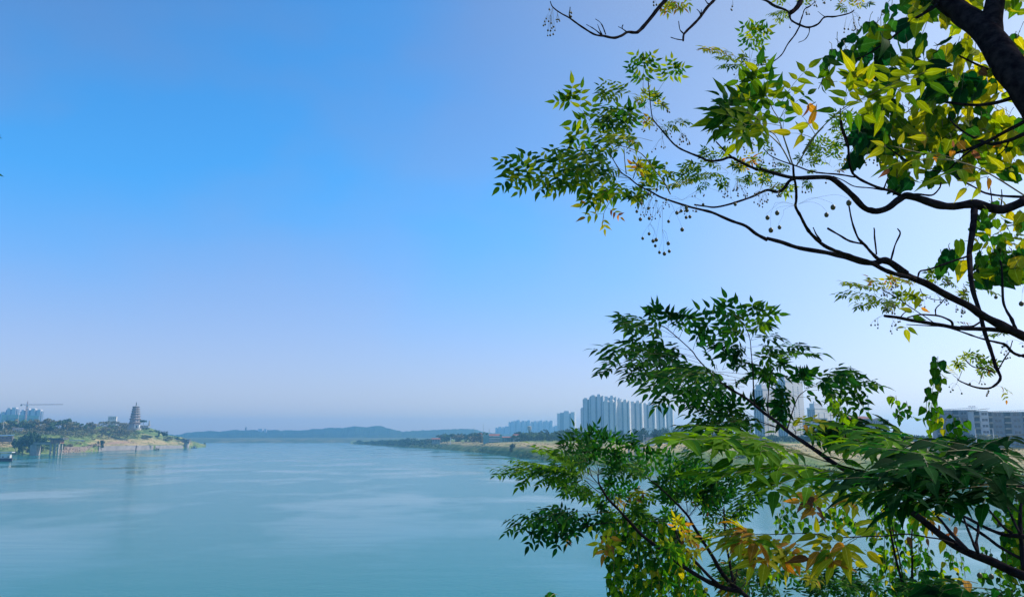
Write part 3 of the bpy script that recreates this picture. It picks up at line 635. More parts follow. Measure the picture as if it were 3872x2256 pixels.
# intake tower at the tip of the headland
Yt = shoreY(1692.5); s = mpp(Yt); p = G(707, HOR, Yt); zz = lambda y: G(707, y, Yt)[2]
t = empty('intake_tower', (p[0], p[1], 0), 'water intake tower with two dark huts at the tip of the headland', 'intake tower')
g = MB(); g.ring([(10.5*s, -2), (9*s, zz(1672))], n=12); g.build('pier', M['concrete'], t)
g = MB(); g.box(-13.5*s, 13.5*s, -6, 7, zz(1672), zz(1669.5)); g.build('deck', M['concrete_dark'], t)
for a, b, y_ in ((-12.5, -1, 1659), (2, 12.5, 1660)):
    g = MB(); g.box(a*s, b*s, -4, 4, zz(1669.5), zz(y_ + 2)); h = g.build('hut', M['concrete_dark'], t)
    g = MB(); g.box(a*s-.5, b*s+.5, -4.5, 4.5, zz(y_ + 2), zz(y_)); g.build('roof', M['grey_tile'], h)
    g = MB(); g.box((a*.6+b*.4)*s, (a*.3+b*.7)*s, -4.1, -3.9, zz(1668), zz(1663)); g.build('window', M['white'] if a > 0 else M['glass'], h)
g = MB(); g.box(-38*s, -13.6*s, -1, 1, zz(1667.5), zz(1666)); g.build('footbridge', M['concrete_dark'], t)
# river pier at the far left
Yq = 900; s = mpp(Yq); p = G(160, HOR, Yq); zz = lambda y: G(160, y, Yq)[2]; X = lambda x: (x - 160) * s
t = empty('river_pier', (p[0], p[1], 0), 'old concrete pump pier with a deck and dark roofed hut over the water', 'pier')
g = MB(); g.box(X(126), X(149), -3, 5, -3, zz(1681)); g.box(X(122), X(126), -2, 5, -3, zz(1682)); g.build('abutment', M['concrete'], t)
g = MB(); g.box(X(136), X(203), -3.5, 5.5, zz(1679), zz(1673)); g.build('deck', M['concrete'], t)
g = MB(); g.box(X(136), X(200), -3.7, -3.5, zz(1673), zz(1670)); g.build('railing', M['concrete_dark'], t)
g = MB(); g.box(X(199), X(234), -3, 5, zz(1675), zz(1661)); g.build('hut_wall', M['red_brick'], t)
g = MB(); g.box(X(193), X(246), -4.5, 6.5, zz(1661), zz(1655)); g.build('roof', M['grey_tile'], t)
for x in (208, 226): g = MB(); g.box(X(x)-.5, X(x)+.7, -3.1, -2.9, zz(1672), zz(1663)); g.build('window', M['glass'], t)
for x in (200, 217, 228):
    for yy in (-2.5, 4.5): g = MB(); g.box(X(x)-.7, X(x)+.7, yy-.7, yy+.7, -3, zz(1675)); g.build('column', M['concrete'], t)
for a, b in (((X(200), -2.5, zz(1705)), (X(217), -2.5, zz(1690))), ((X(217), -2.5, zz(1712)), (X(200), -2.5, zz(1697))), ((X(217), -2.5, zz(1705)), (X(228), -2.5, zz(1690)))):
    g = MB(); g.bar(a, b, .35); g.build('brace', M['concrete_dark'], t)
g = MB(); g.box(X(196), X(232), -3.2, -1.8, zz(1711), zz(1709.5)); g.build('beam', M['concrete'], t)
# boat at the left edge
Yb = shoreY(1743); s = mpp(Yb); p = G(28, HOR, Yb); zz = lambda y: G(28, y, Yb)[2]; X = lambda x: (x - 28) * s
t = empty('river_boat', (p[0], p[1], 0), 'dark hulled passenger boat with a flat canopy cut by the left edge', 'boat')
def hull(x0, x1, hw, d, h, bow=1.0):
    g = MB(); st_ = []
    for k in range(9):
        u = k / 8; x = x0 + (x1 - x0) * u; f = min(1, (1 - abs(2*u - 1) ** 3) + .25)
        st_.append([(x, -hw*f, h + bow * (2*u-1) ** 2 * .5), (x, -hw*f*.75, -d), (x, hw*f*.75, -d), (x, hw*f, h + bow * (2*u-1) ** 2 * .5)])
    v = [q for r_ in st_ for q in r_]; F = [(4*k+j, 4*k+4+j, 4*k+5+j, 4*k+1+j) for k in range(8) for j in range(3)]
    F += [(4*k+3, 4*k+7, 4*k+4, 4*k) for k in range(8)] + [(0,1,2,3), (35,34,33,32)]
    g.add(v, F); return g
hull(X(-60), X(55), 1.9, .5, 2.4).build('hull', M['hull'], t)
g = MB(); g.box(X(-50), X(57), -2.1, 2.1, zz(1710.5), zz(1707)); g.build('canopy', M['pole'], t)
g = MB(); g.box(X(13), X(48), -1.3, 1.3, 2.5, zz(1713)); g.build('cabin', M['white'], t)
for x in (-45, -20, 5, 12, 50): 
    for yy in (-1.6, 1.6): g = MB(); g.bar((X(x), yy, 2.2), (X(x), yy, zz(1709)), .07); g.build('post', M['hull'], t)
g = MB(); g.bar((X(-55), -1.9, 3.2), (X(53), -1.9, 3.2), .06); g.build('rail', M['hull'], t)
g = MB(); [g.ring([(.32, z), (.32, z + .01)], 0, 0) for z in ()]; 
for x in (20, 40): g = MB(); g.box(X(x), X(x) + 1.2, -1.36, -1.25, 3.3, 4.2); g.build('window', M['glass'], t)
# small boats
def small_boat(px, yw, Lp, lab, cab, name='fishing_boat', hm='hull', grp='small boats moored off the headland'):
    Y = shoreY(yw); s = mpp(Y); p = G(px, HOR, Y); L = Lp * s
    t = empty(name, (p[0], p[1], 0), lab, 'boat', grp)
    hull(-L/2, L/2, L * .14, .3, L * .1, .8).build('hull', M[hm], t)
    if cab:
        g = MB(); g.box(-L*.15, L*.3, -L*.1, L*.1, L*.1, L*.1 + cab*s); g.build('cabin', M['concrete_dark'] if cab > 8 else M['white'], t)
        g = MB(); g.box(-L*.25, L*.36, -L*.13, L*.13, L*.1 + cab*s, L*.1 + cab*s + .4); g.build('cabin_roof', M['grey_tile'], t)
small_boat(736, 1692.5, 22, 'low open boat nearest the intake tower', 4)
small_boat(757, 1684.5, 18, 'boat with reddish top between the low boat and the tall one', 6)
small_boat(775, 1684.8, 15, 'dark square sided boat farthest out from the headland', 9)
small_boat(979, 1684.5, 5, 'tiny white boat alone in mid river', 0, hm='white', grp=None)
# far pagoda and far buildings on the hills
p = G(928, HOR, 3950); zb = G(928, 1626, 3950)[2]; s = mpp(3950)
t = empty('pagoda', (p[0], p[1], zb), 'tiny hazy pagoda on the crest of the far blue hills', 'pagoda')
for k in range(5):
    r = (4.2 - .35*k) * s; z = (1 + k * 2.4) * s
    g = MB(); g.ring([(r*.85, z - 2.4*s), (r*.85, z)], n=8); g.build('storey_wall', M['concrete_dark'], t)
    g = MB(); g.ring([(r*1.1, z), (r*.8, z + .7*s)], n=8); g.build('eave', M['grey_tile'], t)
g = MB(); g.ring([(2.4*s, 10.8*s), (.4*s, 13.5*s), (.2*s, 16*s)], n=8); g.build('spire', M['grey_tile'], t)
block('far_house', 976, 990, 1621, 4000, 40, 'faint broad building on the far ridge right of the tiny pagoda', 'tower_wall', 'flat', 'concrete', 2, 3, 12, win=False)
block('far_house', 998, 1006, 1621, 4010, 40, 'faint narrow building farther right on the far ridge', 'tower_wall', 'flat', 'concrete', 2, 2, 12, win=False)
block('far_house', 962, 972, 1657, 3200, 4, 'pale speck of a house at the foot of the far hills', 'white', 'flat', 'white', 1, 2, 8, win=False)
# retaining wall along the left shore
mbw = MB(); pts = []
for x in np.linspace(372, 688, 60):
    ysh = np.interp(x, [300, 380, 510, 570, 630, 690], [1710, 1705, 1701, 1698.5, 1696, 1693]); Y = shoreY(ysh)
    a = G(x, ysh, Y - .5); zt_ = G(x, np.interp(x, [380, 510, 690], [1687, 1683.5, 1684]), Y + 3)[2]
    pts.append((a[0], a[1], zt_))
for i in range(59):
    (x0, y0, z0_), (x1, y1, z1_) = pts[i], pts[i+1]
    if i in (38, 39): continue
    mbw.add([(x0,y0,-2),(x1,y1,-2),(x1,y1+1.5,z1_+.5),(x0,y0+1.5,z0_+.5),(x0,y0+4,-2),(x1,y1+4,-2),(x1,y1+4,z1_+.5),(x0,y0+4,z0_+.5)], [(0,1,2,3),(3,2,6,7),(7,6,5,4),(4,0,3,7),(1,5,6,2)])
t = empty('retaining_wall', (0, 0, 0), 'long stained grey retaining wall along the left shore below the dry field', 'retaining wall')
mbw.build('wall_face', M['masonry'], t)
g = MB()
for i in range(59):
    if i in (38, 39): continue
    (x0, y0, _), (x1, y1, _) = pts[i], pts[i+1]; g.add([(x0,y0-2.5,-1),(x1,y1-2.5,-1),(x1,y1-2.5,.7),(x0,y0-2.5,.7),(x1,y1,.7),(x0,y0,.7)], [(0,1,2,3),(3,2,4,5)])
g.build('footing', M['concrete_dark'], t)
# white walls / rails / sheds on the left slope
for x0, x1, yb, yt, Y, lab, mm in [(108, 190, 1639, 1635.5, 1135, 'white roadside wall across the upper left slope', 'white'), (262, 318, 1664, 1661.5, 1118, 'low white wall above the bushes beside the pier', 'white')]:
    pa = G(x0, yb, Y); pb = G(x1, yb, Y); t = empty('roadside_wall', (pa[0], pa[1], pa[2]), lab, 'wall'); L = pb[0] - pa[0]
    g = MB(); g.box(0, L, 0, .5, -.8, (yb - yt) * mpp(Y) * .7); g.build('panel', M[mm], t)
    g = MB(); [g.box(L*k/8-.2, L*k/8+.2, -.1, .6, -.8, (yb-yt)*mpp(Y)*.7 + .25) for k in range(9)]; g.build('pier', M['concrete'], t)
block('shed', -20, 42, 1642, 1015, 17, 'low dark blue roofed shed at the left edge above the bare soil', 'concrete_dark', 'shed', 'steel_blue', 1, 5, 8, roofh=2.0, cat='shed')
block('white_house', 47, 80, 1617, 1150, 28.5, 'white house half sunk in trees below the netted blocks', 'white', 'gable', 'grey_tile', 2, 5, 8, roofh=1.8)
pole('street_lamp', 62, 1592, 1557, 1100, .28, 'tall white lamp post in front of the netted block', 'street lamp', 1, 'lamp posts on the left slope')
pole('street_lamp', 8, 1612, 1588, 1000, .28, 'shorter white lamp post near the left edge', 'street lamp', 1, 'lamp posts on the left slope')
# ------------------------------------------------------------------ far trees: a few crown shapes, copied with their trunks
def make_crown(seed, kind):
    r = np.random.default_rng(seed); lobes = []
    if kind == 'round':   lobes = [(r.normal(0, .28, 3) * (1, 1, .5) + (0, 0, .62), r.uniform(.22, .36)) for _ in range(9)]
    if kind == 'tall':    lobes = [((r.normal(0, .1), r.normal(0, .1), .35 + .6 * k / 7), .24 - .015 * k) for k in range(8)]
    if kind == 'spread':  lobes = [((r.normal(0, .42), r.normal(0, .3), .72 + r.normal(0, .07)), r.uniform(.15, .26)) for _ in range(10)]
    if kind == 'bush':    lobes = [((r.normal(0, .4), r.normal(0, .3), .32 + r.normal(0, .1)), r.uniform(.22, .36)) for _ in range(8)]
    if kind == 'umbrella': lobes = [((r.normal(0, .4), r.normal(0, .25), .82 + r.normal(0, .04)), r.uniform(.12, .2)) for _ in range(10)]
    if kind == 'thin':    lobes = [((r.normal(0, .2), r.normal(0, .2), .3 + .65 * r.random()), r.uniform(.1, .18)) for _ in range(14)]
    V = []; F = []
    for c, rad in lobes:
        c = np.array(c)
        for _ in range(46):
            d = r.normal(size=3); d /= np.linalg.norm(d); d[2] *= .8
            p = c + d * rad * (r.random() ** .33)
            if p[2] < .06: p[2] = .06 + r.random() * .1
            u = r.normal(size=3); u /= np.linalg.norm(u); w_ = np.cross(u, d + r.normal(0, .4, 3)); w_ /= np.linalg.norm(w_) + 1e-6
            sz = r.uniform(.05, .1); n = len(V)
            V += [p - u*sz, p + w_*sz*.7, p + u*sz, p - w_*sz*.7]; F.append((n, n+1, n+2, n+3))
    me = bpy.data.meshes.new('crown'); me.from_pydata([tuple(v) for v in V], [], F); return me
def make_trunk(h):
    g = MB(); g.bar((0, 0, -.3), (.03, 0, h * .6), .035, 6, .022); g.bar((.03, 0, h * .55), (-.12, .03, h), .018, 5, .008); g.bar((.03, 0, h * .5), (.2, -.05, h * .95), .018, 5, .008)
    return g.mesh('trunk')
TV = {}
for i, (k, h) in enumerate([('round', .6), ('round', .6), ('round', .6), ('tall', .7), ('spread', .7), ('spread', .7), ('bush', .3), ('bush', .3), ('umbrella', .8), ('thin', .9)]):
    TV.setdefault(k, []).append((make_crown(50 + i, k), make_trunk(h)))
def ftree(p, h, kind, fm, lab, group=None, wd=None, name='tree', cat='tree'):
    c, tr = random.choice(TV[kind]); key = c.name + fm
    cm = bpy.data.meshes.get('crown_' + key) 
    if cm is None:
        cm = c.copy(); cm.name = 'crown_' + key; cm.materials.append(M[fm])
    if not tr.materials: tr.materials.append(M['trunk_far'])
    t = empty(name, p, lab, cat, group, random.uniform(0, 6.28)); wd = wd or h
    for nm, me in (('trunk', tr), ('crown', cm)):
        o = bpy.data.objects.new(nm, me); COL.objects.link(o); o.parent = t; o.scale = (wd, wd, h)
    return t
def T(px, ybase, ytop, Y, kind, fm, lab, group=None, wpx=None, left=True, name='tree', cat='tree'):
    b = G(px, ybase, Y); h = (ybase - ytop) * mpp(Y); wd = (wpx * mpp(Y) / 1.3) if wpx else None
    return ftree((b[0], b[1], b[2] - .3), h, kind, fm, lab, group, wd, name, cat)
# named individual trees
T(541, 1612, 1586, 1325, 'umbrella', 'far_dark', 'flat topped umbrella tree on the terrace right of the pagoda', None, 34)
T(619, 1655, 1625, 1330, 'round', 'far_dark', 'dark round tree standing out on the slope towards the headland tip', None, 26)
T(601, 1645, 1628, 1330, 'round', 'far_dark', 'smaller dark tree just left of the round one on the headland slope', None, 14)
T(384, 1692, 1660, 1160, 'round', 'far_dark', 'dark green tree at the left end of the retaining wall', None, 26)
T(593, 1702, 1688, 1245, 'bush', 'far_dark', 'dark bush growing at the foot of the retaining wall', None, 13, name='bush', cat='bush')
T(1935, 1706, 1674, 860, 'round', 'far_dark', 'lone dark green tree on the grassy bank below the teal building', None, 26)
T(2486, 1702, 1641, 590, 'thin', 'far_dark', 'slender dark tree in front of the long farmhouse', None, 36)
T(2424, 1668, 1622, 900, 'round', 'far_dark', 'big dark tree left of the farmhouse roof', None, 60)
T(2490, 1668, 1621, 920, 'round', 'far_dark', 'big dark tree right behind the gabled house', None, 48)
T(2565, 1668, 1626, 940, 'tall', 'far_dark', 'pointed dark tree right of the farmhouse', None, 32)
T(2062, 1636, 1622, 1600, 'spread', 'far_dark', 'palm like tree silhouetted right of the water tower', None, 16)
# dark grove by the pier
GL = ['leftmost tree of the dark grove beside the pier', 'dark grove tree second from the left at the waterline', 'low dark grove tree in the middle of the waterline', 'dark grove tree touching the pier abutment', 'tall dark grove tree standing behind the waterline trees', 'smallest dark grove tree, just above the pier deck', 'tallest dark grove tree behind the pier abutment']
for i, (px, yb, yt, w_) in enumerate([(58, 1706, 1648, 40), (86, 1712, 1640, 52), (112, 1715, 1646, 44), (140, 1714, 1640, 48), (100, 1690, 1632, 60), (165, 1690, 1650, 40), (128, 1700, 1634, 50)]):
    T(px, yb, yt, 930 + (i % 3) * 12, 'round', 'far_dark', GL[i], 'dark trees in the grove by the pier', w_)
# scattered ridge and slope trees
def scatter(n, xr, fY, kinds, fms, hr, lab, group, onf, seed):
    r = random.Random(seed); made = []
    for _ in range(n):
        px = r.uniform(*xr); Y = fY(px, r); p = onf(px, Y); h = r.uniform(*hr)
        kind = r.choice(kinds)
        fm = r.choice(fms); t = ftree((p[0], p[1], p[2] - .3), h, kind, fm, lab, group, h * r.uniform(.8, 1.25) * (1.5 if kind == 'bush' else 1))
        made.append((px, t))
    made.sort(key=lambda q: q[0]); ORD = ['first', 'second', 'third', 'fourth', 'fifth', 'sixth', 'seventh', 'eighth', 'ninth', 'tenth', 'eleventh', 'twelfth', 'thirteenth', 'fourteenth', 'fifteenth', 'sixteenth']
    if n > 32:
        for px, t in made:
            f = (px - xr[0]) / (xr[1] - xr[0]); t['label'] = ('near the left end, ' if f < .33 else 'about the middle, ' if f < .66 else 'near the right end, ') + lab
    if n <= 32:
        for k, (px, t) in enumerate(made):
            h2 = (n + 1) // 2; nm = (ORD[k] + ' from the left, ') if k < min(16, h2) else ((ORD[n - 1 - k] + ' from the right, ') if n - 1 - k < 16 else '')
            t['label'] = nm + lab
def shL(px): return shoreY(np.interp(px, [-700, 0, 160, 300, 380, 510, 570, 630, 690, 730], [1724, 1718, 1715, 1710, 1705, 1701, 1698.5, 1696, 1693, 1691]))
def rdL(px): return np.interp(px, [-700, 0, 60, 160, 300, 380, 510, 570, 630, 690, 730], [300, 300, 300, 260, 220, 210, 230, 200, 150, 100, 70])
scatter(46, (-10, 300), lambda x, r: shL(x) + rdL(x) * r.uniform(.72, 1.05), ('round', 'spread', 'tall'), ('far_green', 'far_green', 'far_olive', 'far_olive'), (8, 16), 'green or olive tree on the wooded left ridge', 'trees on the left ridge', onL, 1)
scatter(30, (300, 495), lambda x, r: shL(x) + rdL(x) * r.uniform(.6, 1.0), ('round', 'spread'), ('far_green', 'far_olive', 'far_olive'), (6, 12), 'tree on the hill shoulder left of the pagoda', 'trees on the pagoda hill', onL, 2)
scatter(22, (530, 690), lambda x, r: shL(x) + rdL(x) * r.uniform(.55, 1.0), ('round', 'bush', 'spread'), ('far_green', 'far_dark', 'far_olive'), (4, 8), 'small tree between pagoda and headland tip', 'small trees on the headland slope', onL, 3)
scatter(14, (395, 520), lambda x, r: shL(x) + rdL(x) * r.uniform(.66, .95), ('bush',), ('far_olive', 'far_olive', 'far_green'), (4, 7), 'dry olive bush below the pagoda terrace', 'bushes below the pagoda', onL, 4)
scatter(26, (20, 380), lambda x, r: shL(x) + r.uniform(12, 130), ('bush', 'round'), ('far_green', 'far_olive', 'far_dark'), (3, 7), 'bush on the lower left slope', 'bushes on the lower left slope', onL, 5)
scatter(10, (400, 690), lambda x, r: shL(x) + r.uniform(2, 8), ('bush',), ('far_green', 'far_dark'), (1.6, 3.2), 'small bush rooted on top of the retaining wall', 'bushes on the retaining wall', onL, 6)
def shR(px): return shoreY(np.interp(px, [1325, 1500, 1641, 1814, 2000, 2174, 2665, 2872, 3400, 3872], [1677.6, 1687, 1695, 1710.6, 1734, 1750.5, 1780, 1791, 1815, 1836]))
scatter(16, (1340, 1570), lambda x, r: shR(x) + r.uniform(25, 190), ('round', 'bush'), ('far_dark', 'far_green'), (7, 12), 'dark tree where the right bank meets the hills', 'trees of the far right bank belt', onR, 7)
scatter(16, (1560, 1700), lambda x, r: shR(x) + r.uniform(110, 260), ('round', 'bush'), ('far_dark', 'far_green', 'far_olive'), (4, 9), 'tree near the red roofed hut on the right bank', 'trees around the red roofed hut', onR, 8)
scatter(28, (1660, 1835), lambda x, r: shR(x) + r.uniform(170, 330), ('round', 'spread'), ('far_dark', 'far_green', 'far_olive'), (9, 16), 'leafy tree left of the teal school building', 'trees left of the teal building', onR, 9)
scatter(40, (1940, 2300), lambda x, r: shR(x) + r.uniform(330, 520), ('round', 'spread', 'round'), ('far_dark', 'far_green'), (9, 15), 'dark tree between the teal building and white hall', 'grove right of the teal building', onR, 10)
scatter(22, (2270, 2800), lambda x, r: shR(x) + r.uniform(380, 620), ('round', 'spread', 'tall'), ('far_dark', 'far_green'), (9, 16), 'hazy tree at the foot of the estate row', 'trees at the foot of the estate', onR, 11)
scatter(12, (2560, 3300), lambda x, r: shR(x) + r.uniform(180, 330), ('round', 'spread'), ('far_dark', 'far_green'), (6, 11), 'roadside tree behind the near leaves', 'roadside trees on the right bank', onR, 12)
scatter(16, (3530, 3760), lambda x, r: 455 + r.uniform(0, 40), ('round', 'bush', 'spread'), ('far_dark', 'far_green', 'far_olive'), (6, 11), 'bushy tree in front of the right edge apartments', 'trees in front of the apartments', onR, 13)
scatter(18, (1700, 2900), lambda x, r: shR(x) + r.uniform(20, 120), ('bush',), ('far_dark', 'far_green'), (1.5, 4.0), 'scrubby bush on the sloping right bank', 'bushes on the right bank', onR, 14)
# uncountable ground cover: shore scrub and grass clumps on both banks; rocks at the left shore
def cover_patch(name, pts, m, sz, seed, q=7):
    r = np.random.default_rng(seed); V = []; F = []
    for p in pts:
        s = r.uniform(*sz)
        for _ in range(q):
            c = np.array(p) + r.normal(0, 1, 3) * (s, s, s * .3) + (0, 0, s * .35); u = r.normal(size=3) * (1, .6, .5); u /= np.linalg.norm(u)
            w_ = np.cross(u, r.normal(size=3)); w_ /= np.linalg.norm(w_); n = len(V); k = s * .45
            V += [tuple(c - u*k), tuple(c + w_*k*.7), tuple(c + u*k), tuple(c - w_*k*.7)]; F.append((n, n+1, n+2, n+3))
    me = bpy.data.meshes.new(name); me.from_pydata(V, [], F); o = link(name, me, M[m]); tag(o, kind='stuff'); return o
rr = random.Random(5)
pts = [onR(px, shR(px) + rr.uniform(20, 190)) + Vector((0, 0, rr.uniform(0, 1.5 + 9 * abs(noise.noise(Vector((px * .045, 3, 1))))))) for px in [rr.triangular(1335, 1700, 1420) for _ in range(1700)]]
cover_patch('far_woods', pts, 'far_dark', (1.6, 3.4), 8)
pts = [onL(px, shL(px) + rdL(px) * rr.uniform(.5, 1.02)) + Vector((0, 0, rr.uniform(0, 3))) for px in [rr.uniform(-60, 520) for _ in range(1500)]]
cover_patch('ridge_underwood', pts, 'far_olive', (1.2, 2.8), 18)
pts = [onR(px, shR(px) + rr.uniform(300, 520)) + Vector((0, 0, rr.uniform(0, 4))) for px in [rr.uniform(1900, 3500) for _ in range(2600)]]
cover_patch('hazy_undergrowth', pts, 'far_dark', (1.5, 3.0), 28)
pts = [onR(px, shR(px) + abs(rr.gauss(0, 9)) + 1) for px in [rr.uniform(1340, 3900) for _ in range(1500)]]
cover_patch('shore_scrub', pts, 'far_green', (.8, 1.9), 1)
pts = [onR(px, shR(px) + rr.uniform(10, 170)) for px in [rr.uniform(1500, 3900) for _ in range(2200)]]
cover_patch('bank_grass', pts, 'far_olive', (.4, 1.1), 2)
pts = [onL(px, shL(px) + rr.uniform(28 if 225 < px < 372 else 6, 190)) for px in [rr.uniform(-60, 740) for _ in range(1900)] if not (375 < px < 640 and rr.random() < .6)]
cover_patch('slope_undergrowth', pts, 'far_green', (.6, 1.6), 3)
g = MB()
for _ in range(800):
    px = rr.uniform(228, 372); p = onL(px, shL(px) + rr.uniform(-2, 26)); s = rr.uniform(.9, 3.2); n0 = len(g.v)
    bmv = [Vector((rr.gauss(0, 1), rr.gauss(0, 1), rr.gauss(0, .7))).normalized() * s * rr.uniform(.7, 1.1) for _ in range(8)]
    o8 = [(-1,-1,-1),(1,-1,-1),(1,1,-1),(-1,1,-1),(-1,-1,1),(1,-1,1),(1,1,1),(-1,1,1)]
    vs = [p + Vector(q) * s * rr.uniform(.4, .8) + Vector((0, 0, .4)) for q in o8]
    g.add(vs, [(0,3,2,1),(4,5,6,7),(0,1,5,4),(1,2,6,5),(2,3,7,6),(3,0,4,7)])
tag(g.build('shore_rocks', M['rock']), kind='stuff')
# ================================================================== foreground trees and climbers
DROOP = .22
def leaf_mat(name, spec=0.02, rough=0.7, trans=0.5):
    m = bpy.data.materials.new(name); m.use_nodes = True; n = m.node_tree; b = n.nodes['Principled BSDF']
    at = n.nodes.new('ShaderNodeAttribute'); at.attribute_name = 'leafcol'
    tc = n.nodes.new('ShaderNodeTexCoord'); ns = n.nodes.new('ShaderNodeTexNoise'); ns.inputs['Scale'].default_value = 60; ns.inputs['Detail'].default_value = 3
    n.links.new(tc.outputs['Object'], ns.inputs['Vector'])
    mr = n.nodes.new('ShaderNodeMapRange'); mr.inputs['To Min'].default_value = 0.65; mr.inputs['To Max'].default_value = 1.35; n.links.new(ns.outputs['Fac'], mr.inputs[0])
    uv = n.nodes.new('ShaderNodeUVMap'); sp = n.nodes.new('ShaderNodeSeparateXYZ'); n.links.new(uv.outputs[0], sp.inputs[0])
    def mt(op, a, c=None):
        q = n.nodes.new('ShaderNodeMath'); q.operation = op
        for i, v in enumerate((a, c)):
            if v is None: continue
            if isinstance(v, (int, float)): q.inputs[i].default_value = v
            else: n.links.new(v, q.inputs[i])
        return q.outputs[0]
    av = mt('ABSOLUTE', sp.outputs[1])
    mid = mt('LESS_THAN', av, 0.06)                                   # midrib
    side = mt('LESS_THAN', mt('FRACT', mt('SUBTRACT', mt('MULTIPLY', sp.outputs[0], 8.0), mt('MULTIPLY', av, 2.6))), 0.12)
    vein = mt('MAXIMUM', mid, mt('MULTIPLY', side, 0.45))
    h = n.nodes.new('ShaderNodeHueSaturation'); n.links.new(at.outputs['Color'], h.inputs['Color']); n.links.new(mr.outputs[0], h.inputs['Value'])
    vc = n.nodes.new('ShaderNodeMix'); vc.data_type = 'RGBA'; hv = n.nodes.new('ShaderNodeHueSaturation'); hv.inputs['Value'].default_value = 2.2; hv.inputs['Saturation'].default_value = .85; n.links.new(h.outputs[0], hv.inputs['Color']); n.links.new(hv.outputs[0], vc.inputs[7])
    n.links.new(mt('MULTIPLY', vein, 0.6), vc.inputs[0]); n.links.new(h.outputs[0], vc.inputs[6])
    n.links.new(vc.outputs[2], b.inputs['Base Color'])
    b.inputs['Roughness'].default_value = rough; b.inputs['Specular IOR Level'].default_value = spec
    tr = n.nodes.new('ShaderNodeBsdfTranslucent'); h2 = n.nodes.new('ShaderNodeHueSaturation'); h2.inputs['Saturation'].default_value = 1.15
    h2.inputs['Value'].default_value = 1.9; h2.inputs['Hue'].default_value = 0.485
    n.links.new(vc.outputs[2], h2.inputs['Color']); n.links.new(h2.outputs[0], tr.inputs[0])
    mx = n.nodes.new('ShaderNodeMixShader'); mx.inputs[0].default_value = trans
    n.links.new(b.outputs[0], mx.inputs[1]); n.links.new(tr.outputs[0], mx.inputs[2]); n.links.new(mx.outputs[0], n.nodes['Material Output'].inputs['Surface'])
    return m
M['leaf'] = leaf_mat('leaf_blade')
M['leaf_big'] = leaf_mat('broad_leaf_blade', 0.03, 0.7, 0.5)
M['bark'] = mat('bark', (0.007, 0.006, 0.009), (0.03, 0.024, 0.026), 16, 0.95, 0.0, 0.9, bscale=38)
M['twig'] = mat('green_twig', (0.16, 0.15, 0.05), (0.10, 0.08, 0.03), 20, 0.6, 0.3)
M['berry'] = mat('berry_skin', (0.06, 0.05, 0.03), (0.10, 0.09, 0.03), 90, 0.45, 0.4)
M['vine_stem'] = mat('vine_stem', (0.26, 0.27, 0.12), (0.20, 0.16, 0.09), 20, 0.7, 0.3)
# ---- batch of leaves with one template, colours per leaf
def template(kind):
    if kind == 'leaflet':
        t = [0, .1, .3, .54, .78, 1.0]; wd = [0, .125, .182, .150, .06, 0]; cup, droop = .25, .12
    elif kind == 'heart':
        t = [0.08, -.02, .2, .5, .78, 1.0]; wd = [0, .30, .46, .36, .16, 0]; cup, droop = .18, .2
    elif kind == 'oval':
        t = [0, .1, .35, .65, .88, 1.0]; wd = [0, .16, .27, .25, .12, 0]; cup, droop = .2, .1
    V = []; UV = []
    n = len(t)
    for i in range(n): V.append((t[i], 0, -droop * t[i] ** 2)); UV.append((t[i], 0))
    for s in (1, -1):
        for i in range(1, n - 1): V.append((t[i], s * wd[i], -droop * t[i] ** 2 + cup * wd[i])); UV.append((t[i], s))
    F = []
    for s, base in ((1, n), (-1, 2 * n - 2)):
        def q(*a): return a if s > 0 else a[::-1]
        F.append(q(0, 1, base)); 
        for i in range(1, n - 2): F.append(q(i, i + 1, base + i, base + i - 1))
        F.append(q(n - 2, n - 1, base + n - 3))
    return np.array(V), F, np.array(UV)
def lobed_template():
    # broad leaf with three to five shallow lobes, heart shaped base
    out = [(0.0, 0.0), (-.10, .16), (-.04, .36), (.14, .47), (.30, .44), (.40, .52), (.58, .50), (.66, .34), (.78, .22), (.90, .10), (1.0, 0)]
    V = [(0.02, 0, 0)]; UV = [(0, 0)]
    mid = [(.3, 0), (.6, 0)]
    for x, y in mid: V.append((x, 0, -.18 * x * x)); UV.append((x, 0))
    rim = out[1:]
    L = []; 
    for s in (1, -1):
        idx = []
        for x, y in rim[:-1]: V.append((x, s * y, -.18 * x * x + .10 * abs(y) - .35 * y * y)); UV.append((x, s * y * 2)); idx.append(len(V) - 1)
        L.append(idx)
    V.append((1, 0, -.2)); UV.append((1, 0)); tip = len(V) - 1
    F = []
    for s, idx in ((1, L[0]), (-1, L[1])):
        def q(*a): return a if s > 0 else a[::-1]
        F += [q(0, idx[1], idx[0]), q(0, idx[2], idx[1]), q(0, 1, idx[3], idx[2]), q(1, idx[4], idx[3]), q(1, 2, idx[5], idx[4]), q(2, idx[6], idx[5]), q(2, idx[7], idx[6]), q(2, idx[8], idx[7]), q(2, tip, idx[8])]
    return np.array(V), F, np.array(UV)
TPL = {k: template(k) for k in ('leaflet', 'heart', 'oval')}; TPL['lobed'] = lobed_template()
def unit(v): v = np.asarray(v, float); return v / (np.linalg.norm(v) + 1e-9)
UP = np.array([0, 0, 1.0])
